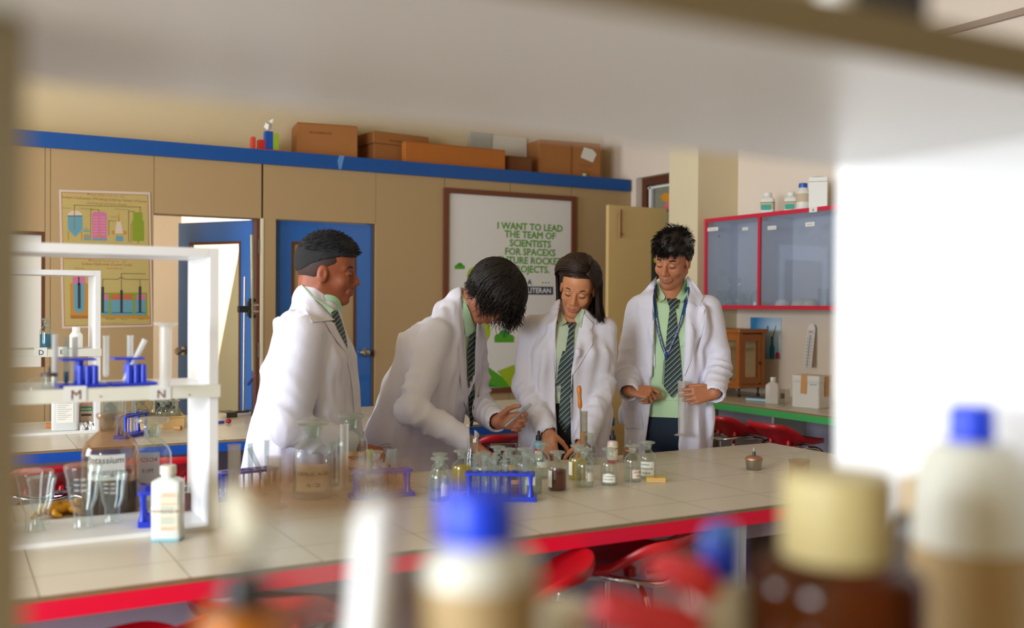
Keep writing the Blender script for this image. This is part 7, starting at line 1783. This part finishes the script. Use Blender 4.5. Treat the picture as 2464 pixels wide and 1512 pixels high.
# ================================================================== bending student
def bending_student():
    p = Person(1100, 3.67); P = p.P
    sc = 1.0; c = P(1186, 708, .06); F_ = V3(.42, .22, -.88); U_ = V3(.88, .10, .46)
    neck = P(1112, 752, .03); chest = P(1050, 870, .02); pel = P(985, 1075, .0)
    Fb = V3(.74, .62, -.25); Sb = V3(-.62, .78, 0)                     # body turned to the right and towards the viewer
    shN, shF = P(1052, 805, .14), P(1132, 800, -.12)
    elN, elF = P(990, 985, .26), P(1150, 975, -.12); wN, wF = P(1138, 1068, .27), P(1196, 1014, .13)
    f = Field(axis(-.30, .32, .004, [(-.0, .32, .003)]), axis(-.36, .26, .004, [(-.36, .1, .003)]), axis(-.005, 1.58, .012, [(.66, 1.08, .003), (1.25, 1.58, .003)]))
    f.loft([sec(pel, .15, .115, Sb, Fb), sec((pel+chest)/2, .135, .105, Sb, Fb), sec(chest, .15, .11, Sb, Fb), sec(chest*.25+neck*.75, .10, .07, Sb, Fb)], .03)
    for s_ in (shN, shF): f.cap(neck-EZ*.04, s_-EZ*.01, .045, .045, .03)
    for q in (-1, 1):
        h = pel+Sb*q*.085-EZ*.04; kn = np.array([h[0]-.02, h[1], .47]); an = np.array([h[0]-.02, h[1]+.02, .08]); f.cap(h, kn, .085, .06, .02); f.cap(kn, an, .06, .042, .02); f.cap(an-EZ*.04, an+np.array([.1, -.08, -.045]), .035, .028, .02)
    for a, b, e in ((shN, elN, wN), (shF, elF, wF)): f.cap(a, b, .046, .04, .02); f.cap(b, e, .04, .027, .015)
    L, M = head_sdf(f, c, F_, U_, sc, neck)
    hand_sdf(f, wN, V3(.80, .25, -.50), V3(-.35, .1, -.9), -1, ((28, 35, 25, 5), (36, 40, 30, 1), (46, 45, 30, -3), (55, 50, 30, -7)), (.75, .4, .5, .9, .1, .3), .95)
    fing, th_ = hand_sdf(f, wF, V3(.93, .30, .02), V3(-.12, .42, -.15)*1.0+V3(0, .8, .25), -1, ((30, 50, 35, 4), (42, 55, 40, 0), (50, 58, 40, -3), (56, 58, 40, -6)), (.75, .62, .25, .95, .12, .25), .98)
    sk = 'b3755a'; body, bv, bf = field_obj('person', f, skin_mat('warm tan skin', sk))
    paint_skin(body, bv, sk, L, M, c, sc, '96504a')
    p.place(body, 'student with wavy dark hair bending over the bench and lifting a test tube')
    eye_parts(L, M, body, sc)
    fs = Field(axis(-.24, .2, .007), axis(-.26, .24, .007), axis(.76, 1.48, .007))
    fs.loft([sec(pel+EZ*.02, .16, .13, Sb, Fb), sec((pel+chest)/2, .15, .12, Sb, Fb), sec(chest, .16, .12, Sb, Fb), sec(chest*.3+neck*.7+EX*.012, .11, .08, Sb, Fb), sec(neck, .066, .066, Sb, Fb)], .03)
    fs.cap(neck-V3(.3, 0, 1)*.02, neck+V3(.5, .1, .75)*.035, .066, .060, .012)
    shirt, sv, sf = field_obj('shirt', fs, M_SHIRT, body)
    ft = Field(axis(-.35, .2, .010), axis(-.28, .28, .010), axis(.04, .95, .010))
    ft.loft([sec(pel+EZ*.05, .165, .13, Sb, Fb), sec(pel-EZ*.05, .17, .135, Sb, Fb)], .02)
    for q in (-1, 1): h = pel+Sb*q*.085-EZ*.05; kn = [h[0]-.02, h[1], .47]; ft.cap(h, kn, .095, .075, .015); ft.cap(kn, [h[0]-.02, h[1]+.02, .08], .075, .062, .015)
    field_obj('trousers', ft, M_NAVY, body)
    fsx = Field(axis(-.42, .2, .008), axis(-.36, .3, .008), axis(-.02, .12, .008))
    for q in (-1, 1): h = pel+Sb*q*.085; a = np.array([h[0]-.045, h[1]+.04, .045]); fsx.cap(a, a+np.array([.15, -.12, -.005]), .044, .036, .01)
    fsx.D = np.maximum(fsx.D, .003-fsx.ax[2][None, None, :]).astype(np.float32); field_obj('shoes', fsx, M_BLACK, body)
    fc = Field(axis(-.42, .26, .0055), axis(-.40, .34, .0055), axis(.56, 1.50, .0055)); wv = two_waves(33, (1.7, 1.4, .5), .62)
    fc.loft([sec(P(985, 1160, .0), .22, .20, Sb, Fb), sec(pel+V3(0, 0, 1)*.02, .20, .165, Sb, Fb), sec((pel+chest)/2, .185, .15, Sb, Fb), sec(chest, .185, .142, Sb, Fb), sec(chest*.40+neck*.60+EX*.022-EZ*.012, .130, .095, Sb, Fb), sec(neck-EZ*.015-EX*.008, .085, .072, Sb, Fb)], .035, wv)
    for s_, e_, w_, sd, fr_ in ((shN, elN, wN, 31, .92), (shF, elF, wF, 32, .95)):
        fc.cap(s_, e_, .066, .060, .016, fold=elbow_folds(s_, e_, sd, .009, .055)); cf = e_+(w_-e_)*fr_
        fc.cap(e_, cf, .060, .048, .016, fold=elbow_folds(e_, cf, sd+7, .0085, .048, .1, .5)); a = unit(w_-e_)
    for w_, e_, fr_ in ((wN, elN, .92), (wF, elF, .95)): a = unit(w_-e_); fc.cap(e_+(w_-e_)*fr_-a*.012, w_+a*.08, .035, .037, .004, sub=True)
    fc.cap(neck+V3(-.6, 0, .1)*.02, neck+V3(-.1, 0, 1)*.035, .076, .068, .012)
    # front opening: a wedge along the tie line
    zs = fc.ax[2]; el = [(1131, 1110), (1130, 1040), (1124, 960), (1118, 880), (1112, 800), (1110, 740), (1112, 700)]; er_ = [(1139, 1110), (1139, 1040), (1142, 960), (1144, 880), (1145, 800), (1150, 740), (1160, 700)]
    cut_opening(fc, p, el, er_, yc=-.03, tw=.10)
    coat, cv, cfc = field_obj('lab_coat', fc, M_COAT, body)
    B = bvh_of((cv, cfc), (sv, sf)); BA = B+bvh_of((bv, bf))
    D = lambda nm, rows, m, off=.004, th=.003, **k: drape(nm, rows, k.pop('bv', B), m, body, p, off, th, **k)
    D('coat_collar', [(1096, 726, 1110, 712), (1092, 745, 1114, 742), (1094, 775, 1116, 775), (1100, 800, 1118, 800), (1106, 812, 1112, 812)], M_COAT, .009, .005, bv=BA)
    D('lapel', [(1104, 806, 1121, 802), (1104, 850, 1121, 850), (1108, 910, 1124, 910), (1114, 960, 1127, 960), (1126, 1000, 1128, 1000)], M_COAT, .007, .004)
    D('lapel', [(1148, 776, 1156, 784), (1144, 830, 1160, 842), (1142, 900, 1158, 910), (1140, 960, 1146, 965)], M_COAT, .006, .004, bv=BA)
    D('shirt_collar', [(1114, 730, 1122, 732), (1115, 760, 1134, 760), (1118, 790, 1141, 788), (1121, 812, 1141, 804)], mat('mint shirt', 'b5e0c4', .8), .010, .003, bv=BA)
    D('necktie', [(1130, 816, 1145, 812), (1125, 845, 1141, 845), (1126, 900, 1142, 900), (1129, 960, 1141, 960), (1130, 1010, 1140, 1010), (1132, 1034, 1136, 1034)], M_TIE, .010, .004)
    D('tie_knot', [(1130, 806, 1145, 798), (1130, 826, 1143, 824)], M_TIE, .015, .005, nc=3)
    bt = P(1125, 1026, .16); h = None
    for bv_ in B:
        dr = (Vector(bt)-Vector(p.cam)).normalized(); q = bv_.ray_cast(Vector(p.cam), dr)
        if q[0] is not None and (h is None or q[3] < h[3]): h = q
    if h: obj('coat_button', MB().ball(tuple(h[0]-dr*.003), .008, 14, 8, (1, .5, 1)), M_WHITEPL, body)
    # wavy hair falling forward over the face
    fh = Field(axis(c[0]-.18, c[0]+.18, .005), axis(c[1]-.18, c[1]+.18, .005), axis(c[2]-.18, c[2]+.18, .005)); scalp(fh, L, M, c, sc, .012, .006, .004); nz = waves(51, 7, .05, .004)
    def cutp(Q):
        q = (Q-c)@M.T; return np.interp(q[..., 0], [-.13, -.05, 0, .04, .11], [-.09, -.07, -.02, .045, .05])-q[..., 2]+nz(Q)
    keep_above(fh, cutp); field_obj('hair_cap', fh, M_HAIR, body)
    er = np.array([.112, .090, .100])*sc; ec = L(-.014, 0, .034)
    def pick(g):
        phi = R(g.uniform(-180, 180)); cph = math.cos(phi)
        d0 = np.array([-.15+.25*cph+g.normal()*.1, .25*math.sin(phi)+g.normal()*.1, .95])
        if cph < -.2: return d0, np.array([cph, math.sin(phi), -.75+g.normal()*.22]), g.uniform(.03, .07), g.uniform(.02, .2), g.uniform(.1, .9)
        d1 = np.array([cph, math.sin(phi), (.30 if cph > .6 else -.25)+g.normal()*.2])
        return d0, d1, g.uniform(.04, .095), g.uniform(.02, .22), g.uniform(-.2, .3)
    falling_hair('hair_locks', 2000, 55, ec, M, er, pick, M_HAIR, body, .0023, 11, .0085, .15, 8, .0)
    return p, fing, th_
p2, fing, th_ = bending_student()
a = p2.B.T @ p2.P(1220, 1022, .20)+p2.O; b = p2.B.T @ p2.P(1276, 975, .20)+p2.O
d = b-a; q = Vector((0, 0, 1)).rotation_difference(Vector(d).normalized())
t = test_tube('test tube held up at a slant by the bending student', a-d*.15, float(np.linalg.norm(d))*1.2, .0072, group='held test tubes')
t.rotation_mode = 'QUATERNION'; t.rotation_quaternion = q
